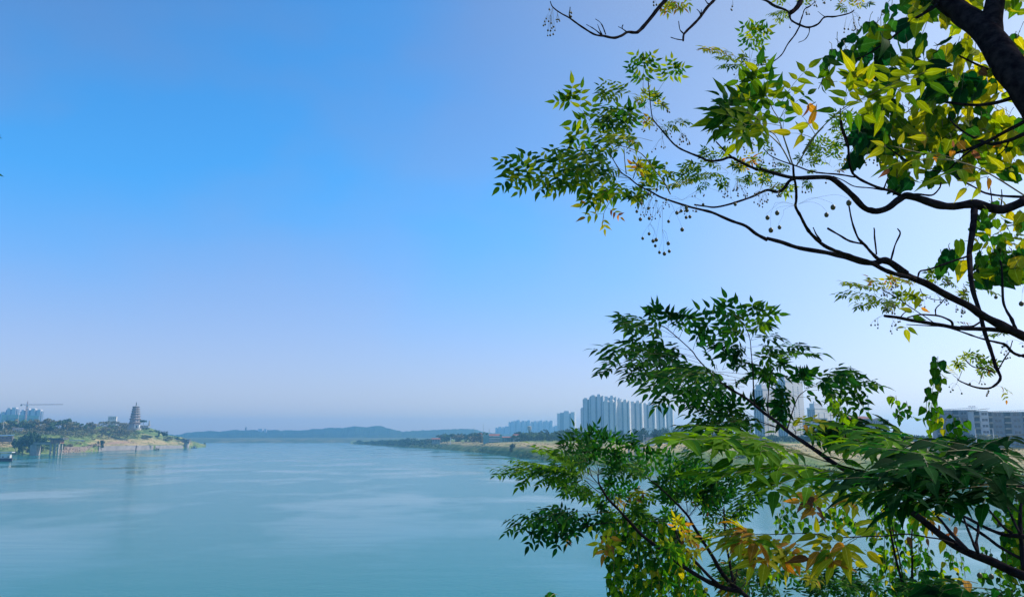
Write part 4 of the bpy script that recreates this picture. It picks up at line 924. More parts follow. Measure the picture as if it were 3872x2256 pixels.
class Leaves:
    def __init__(s, kind): s.tv, s.tf, s.tuv = TPL[kind]; s.o = []; s.c = []; s.X = []; s.Y = []; s.Z = []; s.curl = []
    def add(s, o, d, nrm, L, col, wid=1.0, curl=0.0):
        X = unit(d); Z = nrm - X * np.dot(nrm, X)
        if np.linalg.norm(Z) < 1e-3: Z = np.cross(X, (1, .3, .2))
        Z = unit(Z); Y = np.cross(Z, X)
        s.o.append(o); s.X.append(X * L); s.Y.append(Y * L * wid); s.Z.append(Z * L); s.c.append(col); s.curl.append(curl)
    def build(s, name, m, parent=None, tubes=None, tm=None):
        k = len(s.o)
        if not k: return None
        o = np.array(s.o); X = np.array(s.X); Y = np.array(s.Y); Z = np.array(s.Z); cu = np.array(s.curl)[:, None, None]
        tv = s.tv; nv = len(tv)
        zz = tv[None, :, 2:3] - cu * (tv[None, :, 0:1] ** 2)
        V = o[:, None] + X[:, None] * tv[None, :, 0:1] + Y[:, None] * tv[None, :, 1:2] + Z[:, None] * zz
        me = bpy.data.meshes.new(name); V = V.reshape(-1, 3)
        loops = []; starts = []; c = 0
        for f in s.tf: starts.append(c); loops += list(f); c += len(f)
        loops = np.array(loops); nl = len(loops); nlv = k * nv
        LP = (np.arange(k)[:, None] * nv + loops[None]).ravel(); ST = (np.arange(k)[:, None] * nl + np.array(starts)[None]).ravel()
        npoly = len(ST)
        if tubes is not None and tubes.V:
            tf = [f for f in tubes.F]; off = len(V); V = np.vstack([V, np.array(tubes.V)]); l0 = len(LP)
            LP = np.concatenate([LP, np.array([i + off for f in tf for i in f])]); ln = np.cumsum([0] + [len(f) for f in tf])[:-1]; ST = np.concatenate([ST, ln + l0])
        me.vertices.add(len(V)); me.vertices.foreach_set('co', V.ravel().astype(np.float32))
        me.loops.add(len(LP)); me.loops.foreach_set('vertex_index', LP.astype(np.int32))
        me.polygons.add(len(ST)); me.polygons.foreach_set('loop_start', ST.astype(np.int32))
        me.polygons.foreach_set('use_smooth', np.ones(len(ST), bool))
        uvl = me.uv_layers.new(name='UVMap'); uvs = np.tile(s.tuv[loops], (k, 1)); uvs = np.vstack([uvs, np.full((len(LP) - len(uvs), 2), .5)]); uvl.data.foreach_set('uv', uvs.ravel().astype(np.float32))
        me.update(calc_edges=True)
        at = me.attributes.new('leafcol', 'FLOAT_COLOR', 'POINT'); C = np.ones((k, nv, 4), np.float32); C[:, :, :3] = np.array(s.c)[:, None]
        C = C.reshape(-1, 4); C = np.vstack([C, np.ones((len(V) - len(C), 4), np.float32)]); at.data.foreach_set('color', C.ravel())
        o = link(name, me, m, parent)
        if tubes is not None and tubes.V:
            me.materials.append(tm); mi = np.zeros(len(ST), np.int32); mi[npoly:] = 1; me.polygons.foreach_set('material_index', mi)
        return o
class Tubes:
    def __init__(s): s.V = []; s.F = []
    def tube(s, pts, rad, n=6, res=0, rough=0.0, cap=True):
        pts = np.array(pts, float); rad = np.array(rad if hasattr(rad, '__len__') else [rad] * len(pts), float)
        if res and len(pts) > 2:        # Catmull-Rom resample
            P_ = np.vstack([2 * pts[0] - pts[1], pts, 2 * pts[-1] - pts[-2]]); out = []; ro = []
            for i in range(len(pts) - 1):
                a, b, c, d = P_[i:i+4]
                for t in np.linspace(0, 1, res, endpoint=False):
                    out.append(.5 * (2*b + (c-a)*t + (2*a-5*b+4*c-d)*t*t + (3*b-a-3*c+d)*t**3)); ro.append(rad[i] * (1-t) + rad[i+1] * t)
            out.append(pts[-1]); ro.append(rad[-1]); pts = np.array(out); rad = np.array(ro)
        if rough:
            for i in range(len(pts)):
                q = noise.noise(Vector(pts[i]) * (3.0 / max(rad.max(), .01) * .12)); rad[i] *= 1 + rough * q * 1.4
                pts[i] += np.array(noise.noise_vector(Vector(pts[i]) * 9)) * rad[i] * rough * .8
        T_ = np.gradient(pts, axis=0); u = None; base = len(s.V)
        for i, p in enumerate(pts):
            t = unit(T_[i])
            if u is None: u = unit(np.cross(t, (0.31, .52, .8)))
            u = unit(u - t * np.dot(u, t)); v = np.cross(t, u)
            for k in range(n):
                a = 2 * math.pi * k / n; r = rad[i] * (1 + (rough * .5 * math.sin(3 * a + i * .8) if rough else 0))
                s.V.append(tuple(p + (u * math.cos(a) + v * math.sin(a)) * r))
        m = len(pts)
        for i in range(m - 1):
            for k in range(n):
                k2 = (k + 1) % n; s.F.append((base + i*n + k, base + i*n + k2, base + (i+1)*n + k2, base + (i+1)*n + k))
        if cap: s.F.append(tuple(base + k for k in range(n - 1, -1, -1))); s.F.append(tuple(base + (m-1)*n + k for k in range(n)))
    def build(s, name, m, parent=None):
        if not s.V: return None
        me = bpy.data.meshes.new(name); me.from_pydata(s.V, [], s.F); me.polygons.foreach_set('use_smooth', [True] * len(s.F)); me.update()
        return link(name, me, m, parent)
# zoom windows used to read positions off the photograph (origin in photo pixels, 2.52 magnification)
WIN = {'A': (1900, 0), 'B': (2872, 0), 'C': (1900, 480), 'D': (2872, 480), 'E': (2872, 960), 'F': (2200, 1120), 'G': (1872, 1676), 'H': (2872, 1676)}
def W(win, x, y): ox, oy = WIN[win]; return ox + x / 2.52, oy + y / 2.52
def WP(win, x, y, d): return P(*W(win, x, y), d)
r_ = random.Random(21)
PAL = {'g': (0.044, 0.110, 0.010), 'd': (0.014, 0.066, 0.011), 'l': (0.15, 0.205, 0.012), 'y': (0.27, 0.27, 0.02), 'o': (0.33, 0.17, 0.03), 'b': (0.13, 0.065, 0.03), 'k': (0.006, 0.036, 0.012)}  # k: shade of backlit undersides put into the leaf colour
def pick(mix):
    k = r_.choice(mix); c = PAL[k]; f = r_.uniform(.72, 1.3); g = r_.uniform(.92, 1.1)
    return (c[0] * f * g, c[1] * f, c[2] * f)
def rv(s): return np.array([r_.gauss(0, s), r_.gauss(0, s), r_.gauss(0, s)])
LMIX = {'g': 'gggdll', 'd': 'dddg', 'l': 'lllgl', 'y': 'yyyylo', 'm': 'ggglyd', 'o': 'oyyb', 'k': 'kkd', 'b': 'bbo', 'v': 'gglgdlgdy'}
LPCAP = 2.5
def bipinnate(LV_, ST_, p0, p1, ll, mix, view=.5, arch=.07, bare=.28, simple=False, dens=1.0):
    """one compound leaf from base p0 to tip p1; ll = leaflet length in metres; view = 1 blade square to the viewer, 0 = blade level"""
    p0 = np.array(p0); p1 = np.array(p1); ax = p1 - p0; L = np.linalg.norm(ax); a = ax / L
    toC = unit(np.array([0, 0, CH]) - (p0 + p1) / 2)
    nrm = unit(UP * (1 - view) + toC * view * (1 if toC[2] > -.2 else 1) + rv(.10))
    nrm = unit(nrm - a * np.dot(nrm, a)); side = np.cross(a, nrm)
    if abs(np.dot(nrm, toC)) < .05: nrm = unit(nrm + toC * .15)
    cur = lambda t: p0 + ax * t + UP * L * arch * 4 * t * (1 - t)
    col = lambda: pick(LMIX[mix])
    rs = max(.0009, ll * .014)
    ST_.tube([cur(t) for t in ((0, .06, .12) if simple and L < 1.5 * ll else (0, .25, .5, .75, 1))], [rs * 1.5, rs * 1.3, rs, rs * .8, rs * .6][:3 if simple and L < 1.5 * ll else 5], 4, cap=False)
    def leaflet(p, d, k=1.0, nn=None):
        d = unit(d + rv(.10) - UP * DROOP); nj = unit((nrm if nn is None else nn) + rv(.20))
        LV_.add(p, d, nj, ll * k * 1.16 * r_.uniform(.8, 1.15), col(), r_.uniform(.85, 1.12), r_.uniform(-.05, .3))
    if simple and L < 1.5 * ll:
        LV_.add(p0 + ax * .12, unit(ax), unit(nrm + rv(.25)), L * .95, col(), r_.uniform(1.0, 1.25), r_.uniform(0, .35)); return
    if simple:
        n = max(1, int(L * (1 - bare) / (ll * .62) * dens))
        for i in range(n):
            t = bare + (1 - bare) * (i + .3) / n; p = cur(t)
            for s in (-1, 1):
                if r_.random() < .94: leaflet(p, a * .55 + side * s, .95)
        leaflet(cur(1), a, 1.1); return
    span = L * (1 - bare); npn = max(2, int(round(span / (ll * 1.42) * dens)))
    for i in range(npn):
        u = (i + .25) / npn; t = bare + (1 - bare) * u; p = cur(t)
        Lp = max(ll * 1.15, L * .40 * (math.sin(math.pi * (.22 + .66 * u)) ** .8) * (1 if u < .8 else .8)); Lp = min(Lp, ll * LPCAP)
        for s in (-1, 1):
            if r_.random() < .06: continue
            d = unit(a * (.72 + .4 * u) + side * s * 1.0 + rv(.06) - UP * .06); q1 = p + d * Lp
            ST_.tube([p, (p + q1) / 2 + UP * Lp * .03, q1], rs * .55, 3, cap=False)
            ns = np.cross(nrm, d); m_ = max(1, int(Lp / (ll * .54)))
            for j in range(m_):
                w_ = (j + .45) / (m_ + .2); c = p + d * Lp * w_
                for s2 in (-1, 1):
                    if r_.random() < .93: leaflet(c, d * .62 + ns * s2, .78 + .3 * math.sin(math.pi * w_))
            leaflet(q1, d, 1.1)
    m_ = 2
    for j in range(m_):
        c = cur(1 - (.10 - .05 * j) * 1.0)
        for s2 in (-1, 1): leaflet(c, a * .7 + side * s2, .85)
    leaflet(cur(1), a, 1.15)
def mixdepth(llpx, real=.055): return real * FPX * 2.52 / llpx
def BL(LV_, ST_, items, real=.055):
    """items: (win, x0, y0, x1, y1, leaflet px in zoom, mix, view[, simple]) base -> tip"""
    for it in items:
        win, x0, y0, x1, y1, ll, mx, view = it[:8]; simple = len(it) > 8 and it[8]
        d = mixdepth(ll, real) * r_.uniform(.96, 1.04)
        L = math.hypot(x1 - x0, y1 - y0) / 2.52 / FPX * d
        dd = r_.uniform(-.45, .25) * L
        bipinnate(LV_, ST_, WP(win, x0, y0, d), WP(win, x1, y1, d + dd), real, mx, view, simple=simple)
def BR(TB, win, pts, w0, w1, d0, d1=None, n=7, rough=.12, res=4, root=None):
    """branch through zoom pixels, widths in zoom pixels at start and end, depths at start and end"""
    d1 = d1 or d0; out = []; rad = []; N = len(pts)
    for i, (x, y) in enumerate(pts):
        f = i / (N - 1); d = d0 + (d1 - d0) * f
        out.append(WP(win, x, y, d)); rad.append(max(.0008, (w0 + (w1 - w0) * f) / 2 / 2.52 / FPX * d))
    if root is not None: TB.tube([out[-1], np.array(root[0])], [rad[-1], root[1]], n, 0, 0)
    TB.tube(out, rad, n, res, rough); return out
ico = None
def berry_mesh():
    g = MB(); n = 8; rs = []
    for k in range(1, 6): a = math.pi * k / 6; rs.append((math.sin(a), -math.cos(a)))
    g.ring([(.01, -1)] + rs + [(.25, .97), (.01, 1.12)], n=8, caps=False); return g
BM = berry_mesh(); BMV = np.array(BM.v); BMF = BM.f; BME = BM.mesh('berry', [M['berry']], True)
def berries(parent, win, ax, ay, pts, rpx, d, name='berry_cluster', stemw=3.0, via=None):
    """hanging cluster: attach point, berry centres, berry radius in zoom px; one mesh of pedicels, one of fruit"""
    tb = Tubes(); A = WP(win, ax, ay, d); V = []; F = []; big = []
    cx_ = sum(p[0] for p in pts) / len(pts); cy_ = sum(p[1] for p in pts) / len(pts)
    hub = WP(win, *(via or (ax * .55 + cx_ * .45, ay * .55 + cy_ * .45 - 8)), d + r_.uniform(-.02, .02)); r0 = stemw / 2 / 2.52 / FPX * d * .8
    tb.tube([A, (A + hub) / 2 + UP * .004, hub], r0, 4, 3)
    for x, y in pts:
        r = rpx * r_.uniform(.85, 1.12) / 2.52 / FPX * d
        c = WP(win, x, y, d + r_.uniform(-.1, .1) * .5); top = c + UP * r
        k = hub if r_.random() < .7 else A
        mid = (k + top) / 2 + np.array([0, 0, .25 * abs(k[0] - top[0])]) + rv(r * .4)
        tb.tube([k, mid, top + UP * r * .8 + rv(r * .3), top], r0 * .8, 3, 3, cap=False)
        if rpx >= 14: big.append((c, r))
        else: n = len(V); V += [tuple(v) for v in (BMV * (r, r, r * 1.08) + c)]; F += [tuple(i + n for i in f) for f in BMF]
    nt_ = len(tb.F); nv_ = len(tb.V)
    me = bpy.data.meshes.new(name); me.from_pydata(tb.V + V, [], tb.F + [tuple(i + nv_ for i in f) for f in F]); me.polygons.foreach_set('use_smooth', [True] * len(me.polygons))
    me.materials.append(M['twig']); me.materials.append(M['berry']); me.polygons.foreach_set('material_index', [0] * nt_ + [1] * len(F)); me.update()
    o = link(name, me, None, parent)
    for c, r in big:
        q = link('berry', BME, None, o); q.location = tuple(c); q.scale = (r, r, r * 1.08)
def blob(n, x0, x1, y0, y1): return [(r_.uniform(x0, x1), r_.uniform(y0, y1)) for _ in range(n)]

# ------------------------------------------------------------------ the overhanging fruiting tree (upper right)
tA = empty('chinaberry_tree', (7.0, 5.5, near_z(7, 5.5)), 'overhanging tree with feathery leaves, long bare branches and hanging round berries', 'tree')
def rel(o): return o
base = Vector(tA.location)
def fix(o):                      # children were built in world space; keep them there
    if o is not None: o.matrix_parent_inverse = o.parent.matrix_world.inverted() if o.parent else o.matrix_parent_inverse
BIG = []                         # (parts to re-anchor)
trk = np.array([7.0, 5.5, 0.0])
def up_branch():
    TB = Tubes()
    dA = 5.0
    main = BR(TB, 'D', [(0,395),(150,445),(300,480),(450,485),(620,480),(700,500),(800,570),(900,670),(1000,770),(1060,795),(1120,800),(1220,770),(1330,690),(1400,655),(1540,690),(1700,745),(1850,755),(2050,735),(2200,770),(2300,790),(2400,760),(2520,710)], 30, 92, 5.0, 5.4, 9, .16, 4)
    return TB, main
TB, _m = up_branch()
BR(TB, 'D', [(2520,710),(2700,690),(2950,760)], 92, 110, 5.4, 5.6, 9, .12, 4, root=((7.0, 5.5, 24.2), .12))
BR(TB, 'C', [(1385-0,-470),(1420,-130),(1450,-50),(1500,10),(1560,80),(1630,160),(1700,210),(1800,255),(1880,285),(1970,325),(2080,315),(2180,290),(2280,340),(2400,395),(2432,407)], 9, 30, 4.9, 5.0)
BR(TB, 'C', [(2035,140),(2110,220),(2190,292)], 12, 18, 4.9, 4.95)
BR(TB, 'D', [(330,490),(280,520),(230,590),(160,620),(80,600),(0,630)], 34, 24, 5.02, 4.95)
BR(TB, 'C', [(2450,625),(2400,655),(2280,700),(2150,740),(2020,765),(1930,755),(1830,740)], 24, 14, 4.95, 4.6)
BR(TB, 'C', [(1025,245),(1060,320),(1130,430),(1200,480),(1300,560),(1420,620),(1500,665),(1620,710),(1780,760),(1900,790),(2000,815),(2100,860),(2200,900),(2320,945),(2420,1020),(2520,1075)], 7, 34, 3.6, 3.9)
BR(TB, 'D', [(70,1060),(200,1095),(350,1145),(500,1175),(650,1200),(800,1235),(900,1265),(1000,1290),(1100,1295),(1180,1270),(1250,1290),(1400,1400)], 34, 62, 3.9, 4.0, 9)
BR(TB, 'E', [(1150,60),(1250,90),(1400,200),(1600,290),(1800,400),(2000,500),(2120,580),(2300,680),(2440,745),(2600,830),(2800,930)], 50, 92, 4.0, 4.3, 9, .13, 4, root=((7.0, 5.5, 21.6), .13))
BR(TB, 'D', [(320,360),(325,450),(345,560),(350,700),(345,760),(390,850),(450,960),(520,1050),(620,1130),(750,1190),(900,1240),(1050,1290),(1200,1365),(1350,1415),(1480,1440)], 20, 44, 2.9, 3.9, 8, .2)
BR(TB, 'D', [(850,740),(870,850),(900,960),(940,1060),(1000,1120),(1060,1190),(1130,1255),(1200,1290)], 13, 34, 3.8, 4.0, 7, .2)
BR(TB, 'D', [(650,965),(760,1030),(860,1085),(985,1115)], 20, 20, 3.85, 3.95, 7, .2)
BR(TB, 'D', [(1090,962),(1095,1000),(1100,1080),(1115,1215)], 13, 15, 3.9, 3.97, 6, .3)
BR(TB, 'D', [(1315,968),(1340,1020),(1290,1130),(1250,1280)], 16, 18, 3.95, 4.0, 6, .3)
BR(TB, 'D', [(512,958),(540,1020),(590,1085)], 10, 14, 3.3, 3.35, 6, .4)
BR(TB, 'D', [(780,-60),(790,0),(840,150),(850,280),(870,400),(910,465),(1000,520),(1150,585),(1250,610),(1340,650)], 16, 30, 4.6, 5.1, 7, .18)
BR(TB, 'B', [(770,1030),(770,1180),(800,1290),(838,1400)], 10, 16, 4.5, 4.6, 6, .2)
BR(TB, 'D', [(40,210),(100,270),(200,320),(350,372),(480,420),(600,440),(780,455),(910,478)], 9, 18, 4.5, 4.9, 6, .2)
BR(TB, 'D', [(700,470),(800,510),(900,565),(1050,580),(1170,600)], 9, 14, 4.9, 5.0, 6, .2)
BR(TB, 'D', [(1185,600),(1195,560),(1225,480)], 16, 10, 5.0, 4.9, 6, .3)
BR(TB, 'D', [(1360,650),(1500,640),(1640,650),(1710,590),(1730,530)], 22, 14, 5.2, 5.0, 6, .2)
BR(TB, 'D', [(2300,760),(2310,680),(2305,595)], 16, 8, 5.3, 5.3, 6, .2)
BR(TB, 'D', [(2048,760),(2040,900),(2010,1100),(2000,1250),(2012,1462)], 66, 42, 5.35, 4.6, 8, .14)
BR(TB, 'E', [(2010,200),(2030,320),(2080,500),(2130,680),(2180,850),(2240,1030),(2275,1120),(2295,1180),(2250,1245),(2170,1280),(2050,1265),(1940,1225),(1885,1195)], 46, 12, 4.6, 4.2, 8, .2)
BR(TB, 'E', [(2240,1130),(2150,1095),(2030,1070),(1950,995)], 18, 9, 4.2, 4.1, 6, .3)
BR(TB, 'E', [(2275,1100),(2340,985),(2380,930),(2410,825)], 14, 10, 4.2, 4.1, 6, .4)
BR(TB, 'E', [(1190,588),(1300,602),(1450,630),(1700,672),(1900,705),(2200,718),(2440,748)], 26, 46, 4.1, 4.25, 8, .1)
BR(TB, 'E', [(1410,605),(1500,580),(1590,578),(1700,588),(1780,615),(1830,645),(1840,675)], 12, 24, 3.9, 4.15, 6, .15)
BR(TB, 'E', [(1920,688),(1980,690),(2040,685),(2100,650)], 16, 20, 4.2, 4.3, 6, .15)
BR(TB, 'E', [(1680,580),(1680,520),(1730,470),(1765,425)], 14, 9, 4.0, 3.9, 6, .4)
BR(TB, 'E', [(1740,440),(1640,430),(1560,385),(1530,330)], 9, 6, 3.9, 3.8, 5, .4)
BR(TB, 'E', [(1510,218),(1530,165),(1600,150),(1750,100),(1960,30),(2010,10)], 16, 20, 4.4, 4.6, 6, .2)
BR(TB, 'E', [(1180,345),(1300,410),(1400,480),(1520,560),(1620,625),(1700,685)], 10, 10, 3.6, 3.7, 5, .1)
BR(TB, 'E', [(1400,672),(1700,688),(1850,715),(1950,750),(2100,800),(2300,850),(2350,872),(2400,925),(2470,962),(2560,970)], 8, 34, 3.7, 4.1, 6, .3)
BR(TB, 'E', [(2440,710),(2400,620),(2345,520),(2315,400),(2310,150),(2290,60)], 32, 14, 4.3, 4.4, 7, .25)
BR(TB, 'E', [(1345,600),(1380,560),(1420,545)], 12, 8, 4.0, 3.9, 5, .2)
# top branches
BR(TB, 'A', [(455,15),(480,70),(560,130),(650,180),(760,260),(880,330),(970,345),(1060,362),(1130,345),(1190,308),(1270,312),(1310,290),(1390,200),(1470,100),(1555,0),(1700,-160),(2100,-420)], 9, 44, 4.6, 5.4, 8, .16, 5)
for pts in ([(985,330),(960,265),(930,215),(885,183)], [(950,332),(925,285),(905,232)], [(940,330),(870,275),(800,236)], [(1185,308),(1145,277),(1105,256)], [(1142,276),(1140,255),(1148,238)], [(650,180),(636,130),(646,68)]):
    BR(TB, 'A', pts, 13, 7, 4.8, 4.75, 6, .4)
BR(TB, 'A', [(1722,390),(1725,340),(1745,305),(1820,235),(1890,155),(1960,60),(2020,0),(2150,-170),(2400,-420)], 20, 34, 4.8, 5.4, 7, .2, 5)
for pts in ([(1720,385),(1660,375),(1602,357)], [(1720,318),(1690,280),(1678,202)], [(1890,155),(1880,120),(1852,90)], [(1893,155),(1895,94)], [(1970,42),(1950,30),(1928,-5)]):
    BR(TB, 'A', pts, 14, 7, 4.8, 4.75, 6, .4)
BR(TB, 'B', [(-60,-40),(60,5),(150,60),(270,110),(300,190),(380,240),(470,262),(560,230),(620,165),(720,160),(850,130),(900,100)], 26, 12, 5.0, 5.0, 7, .3)
BR(TB, 'B', [(410,-60),(385,30),(340,90),(290,130)], 48, 42, 5.2, 5.0, 7, .2, root=None)
BR(TB, 'B', [(410,-60),(700,-400)], 50, 60, 5.2, 5.6, 7, .1, 0)
BR(TB, 'B', [(380,255),(340,330),(270,420),(220,510),(150,575),(80,610),(0,622),(-130,628)], 14, 8, 5.0, 4.6, 6, .3)
BR(TB, 'B', [(475,268),(470,320),(430,380),(372,406)], 10, 7, 5.0, 4.9, 6, .3)
BR(TB, 'B', [(620,160),(590,140),(556,110)], 8, 4, 5.0, 4.9, 5, .3)
BR(TB, 'B', [(380,235),(410,150),(430,90),(480,60),(540,10)], 14, 8, 5.0, 5.0, 5, .4)
# trunk, off to the right of the frame
TB.tube([(7.2, 5.7, near_z(7.2, 5.7) - .5), (7.1, 5.6, 17.5), (7.0, 5.5, 21.6), (6.9, 5.3, 24.2), (6.2, 4.9, 27.0), (4.3, 4.9, 28.6)], [.24, .2, .17, .14, .10, .07], 10, 4, .1)
tb_o = TB.build('branch', M['bark'], tA)
LV1 = Leaves('leaflet'); ST1 = Tubes()
BL(LV1, ST1, [
 ('A',1345,900,1345,545,62,'g',.95), ('A',1468,895,1665,630,62,'g',.95), ('A',1345,925,935,880,58,'l',.6), ('A',1350,900,1290,600,55,'d',.9),
 ('A',925,1280,600,920,92,'g',.9), ('A',930,1290,650,1330,84,'g',.8), ('A',1390,1090,960,1140,80,'d',.5), ('A',1380,1180,900,1180,80,'g',.5), ('A',1395,1130,1010,1060,70,'d',.5),
 ('A',1200,1330,1215,1030,78,'d',.8), ('A',1180,1380,1000,1130,78,'g',.8), ('A',1300,1405,860,1400,80,'m',.5), ('A',1430,1345,1000,1330,100,'l',.4), ('A',1330,1400,1120,1300,100,'y',.4,True),
 ('A',1400,1000,1345,880,45,'l',.8), ('A',1420,1020,1490,920,45,'m',.8), ('A',1420,1050,1530,1000,45,'m',.7), ('A',1400,1050,1280,950,45,'y',.6), ('A',1430,1090,1370,1170,45,'y',.7), ('A',1400,960,1460,900,40,'m',.8),
 ('A',1480,1200,1760,1170,42,'m',.5), ('A',1500,1210,1650,1225,42,'l',.5), ('A',1470,1190,1560,1260,42,'m',.5), ('A',1290,1400,1140,1250,60,'m',.7),
 ('A',2352,600,2370,260,55,'d',.9), ('A',2358,590,2460,270,55,'g',.9), ('A',2360,605,1915,465,58,'y',.45), ('A',2360,610,2080,560,52,'l',.4), ('A',2370,620,2100,640,52,'g',.4), ('A',2380,620,2490,560,48,'m',.6), ('A',2370,610,2290,540,48,'m',.5),
 ('A',1655,-5,1530,110,52,'y',.5), ('A',1655,-10,1690,85,52,'y',.5), ('A',1560,-10,1600,60,40,'y',.5),('A',1740,-40,1780,60,60,'y',.5,True),
 ('B',410,90,430,-20,40,'l',.7), ('B',400,100,120,140,34,'l',.4), ('B',330,90,180,190,34,'l',.5), ('B',300,60,180,-20,40,'l',.7), ('B',880,110,820,-20,40,'y',.6), ('B',890,110,960,-10,40,'y',.6), ('B',900,100,1060,30,40,'m',.5), ('B',870,120,760,60,40,'l',.5),
 # lower long branch
 ('C',1210,492,45,455,88,'g',.55), ('C',1190,470,470,300,88,'g',.5), ('C',1190,490,370,560,86,'g',.45), ('C',1250,500,640,330,84,'d',.5), ('C',1240,500,800,660,84,'m',.55), ('C',1200,480,600,420,84,'g',.4),
 ('C',1230,470,930,330,80,'m',.5), ('C',1160,480,860,500,80,'l',.4), ('C',1320,570,960,640,76,'m',.5), ('C',800,560,470,640,80,'l',.7,True), ('C',820,540,760,700,76,'l',.8,True), ('C',380,460,150,290,84,'g',.8,True), ('C',375,460,145,620,84,'l',.8,True),
 ('C',1250,510,1420,350,70,'g',.6), ('C',1240,470,1300,380,70,'y',.6), ('C',1300,560,1590,430,66,'l',.5), ('C',1290,550,1480,380,66,'g',.6), ('C',1420,600,1190,660,66,'g',.5), ('C',1350,580,1260,680,66,'m',.6), ('C',1420,600,1640,560,60,'m',.4), ('C',1330,560,1390,470,60,'g',.6),
 ('C',1480,660,1330,560,60,'m',.5),
 ('C',990,765,755,745,84,'y',.5,True), ('C',965,830,790,860,80,'y',.6,True), ('C',965,850,975,970,74,'y',.8,True), ('C',1075,650,990,740,76,'m',.8,True), ('C',1100,600,900,700,78,'b',.7,True), ('C',990,770,1125,860,60,'o',.6,True), ('C',1100,600,960,640,60,'l',.6),
 # mid distance sprays seen small
 ('C',1960,470,1705,450,50,'g',.5), ('C',1960,440,1800,340,50,'g',.6), ('C',1930,340,1740,400,48,'g',.6), ('C',2100,330,1915,250,42,'g',.6), ('C',2110,330,2120,215,42,'g',.7), ('C',2150,430,1960,330,44,'l',.5), ('C',2160,440,1760,510,46,'l',.4), ('C',2150,440,2080,560,46,'g',.5), ('C',1900,500,1640,560,46,'y',.35), ('C',2050,470,1850,500,44,'l',.4),
 ('C',2200,460,2390,290,44,'y',.6), ('C',2180,450,2280,330,44,'y',.5), ('C',2300,440,2200,360,44,'m',.5), ('C',2430,440,2330,500,42,'m',.5), ('C',2480,590,2350,480,42,'g',.5), ('C',2480,560,2500,430,42,'m',.6), ('C',2000,500,1870,590,40,'d',.5), ('C',2420,560,2250,500,40,'l',.5),
 ('C',1580,390,1490,380,36,'b',.5,True),
 ('D',640,360,560,130,42,'g',.9), ('D',660,370,730,170,42,'g',.9), ('D',640,340,480,220,42,'l',.6), ('D',700,390,820,310,42,'y',.6), ('D',690,380,560,320,42,'l',.4), ('D',700,430,790,410,36,'o',.5),
 ('D',440,380,370,290,42,'g',.5), ('D',450,390,520,310,42,'m',.5), ('D',430,430,500,420,40,'l',.4), ('D',330,400,110,430,40,'l',.4), ('D',320,390,200,350,40,'g',.4), ('D',240,420,60,460,40,'m',.4), ('D',160,500,30,520,40,'l',.5), ('D',330,500,260,650,46,'l',.7), ('D',310,510,200,620,46,'l',.5), ('D',380,510,480,555,44,'l',.5), ('D',60,480,0,380,42,'g',.5), ('D',250,530,120,580,42,'y',.4), ('D',130,300,30,160,36,'m',.6),
 ('B',850,1400,820,1100,42,'g',.8), ('B',840,1340,710,1200,42,'l',.6), ('B',860,1400,740,1320,42,'l',.5), ('B',850,1300,970,1130,42,'g',.7), ('B',820,1200,700,1110,42,'g',.6), ('B',650,1462,480,1380,42,'g',.5),('B',680,1462,720,1370,42,'l',.6),('B',1560,1030,1620,980,40,'g',.6),
 # near right, below the long branch
 ('E',1240,385,820,290,60,'l',.4), ('E',1240,400,780,415,60,'l',.35), ('E',1350,440,930,500,58,'l',.4), ('E',1290,350,1240,235,50,'y',.6), ('E',1400,480,1110,460,56,'l',.3), ('E',1260,340,1050,260,54,'y',.4), ('E',1450,500,1330,390,56,'l',.5), ('E',1330,430,1200,520,50,'m',.4), ('E',1420,490,1470,400,56,'l',.5),
 ('E',1500,300,1300,235,48,'y',.35), ('E',1600,280,1450,250,48,'l',.3), ('E',1700,300,1640,170,48,'l',.5), ('E',1850,330,1730,200,50,'g',.6), ('E',1900,330,1800,250,48,'g',.5), ('E',1700,250,1590,260,46,'l',.4), ('E',1950,320,2040,300,46,'g',.5),
 ('E',2030,480,1900,380,52,'y',.5), ('E',2020,430,1950,370,52,'l',.6), ('E',1830,650,1990,660,40,'b',.3,True), ('E',2130,340,2220,360,50,'l',.4), ('E',2400,760,2190,780,50,'l',.2),
 ('E',1960,1020,2080,975,42,'l',.6), ('E',1950,1010,1890,1060,42,'l',.5), ('E',2000,1040,1960,960,38,'l',.6), ('E',1905,1190,1800,1075,40,'y',.3,True), ('E',2095,1235,2200,1020,46,'g',.6), ('E',2120,1090,2240,1080,46,'y',.4), ('E',2180,1090,2120,1030,42,'m',.5), ('E',2060,1090,2110,1130,42,'y',.5), ('E',2260,1255,2390,1315,46,'y',.5,True), ('E',2310,1300,2350,1390,46,'y',.6,True)])
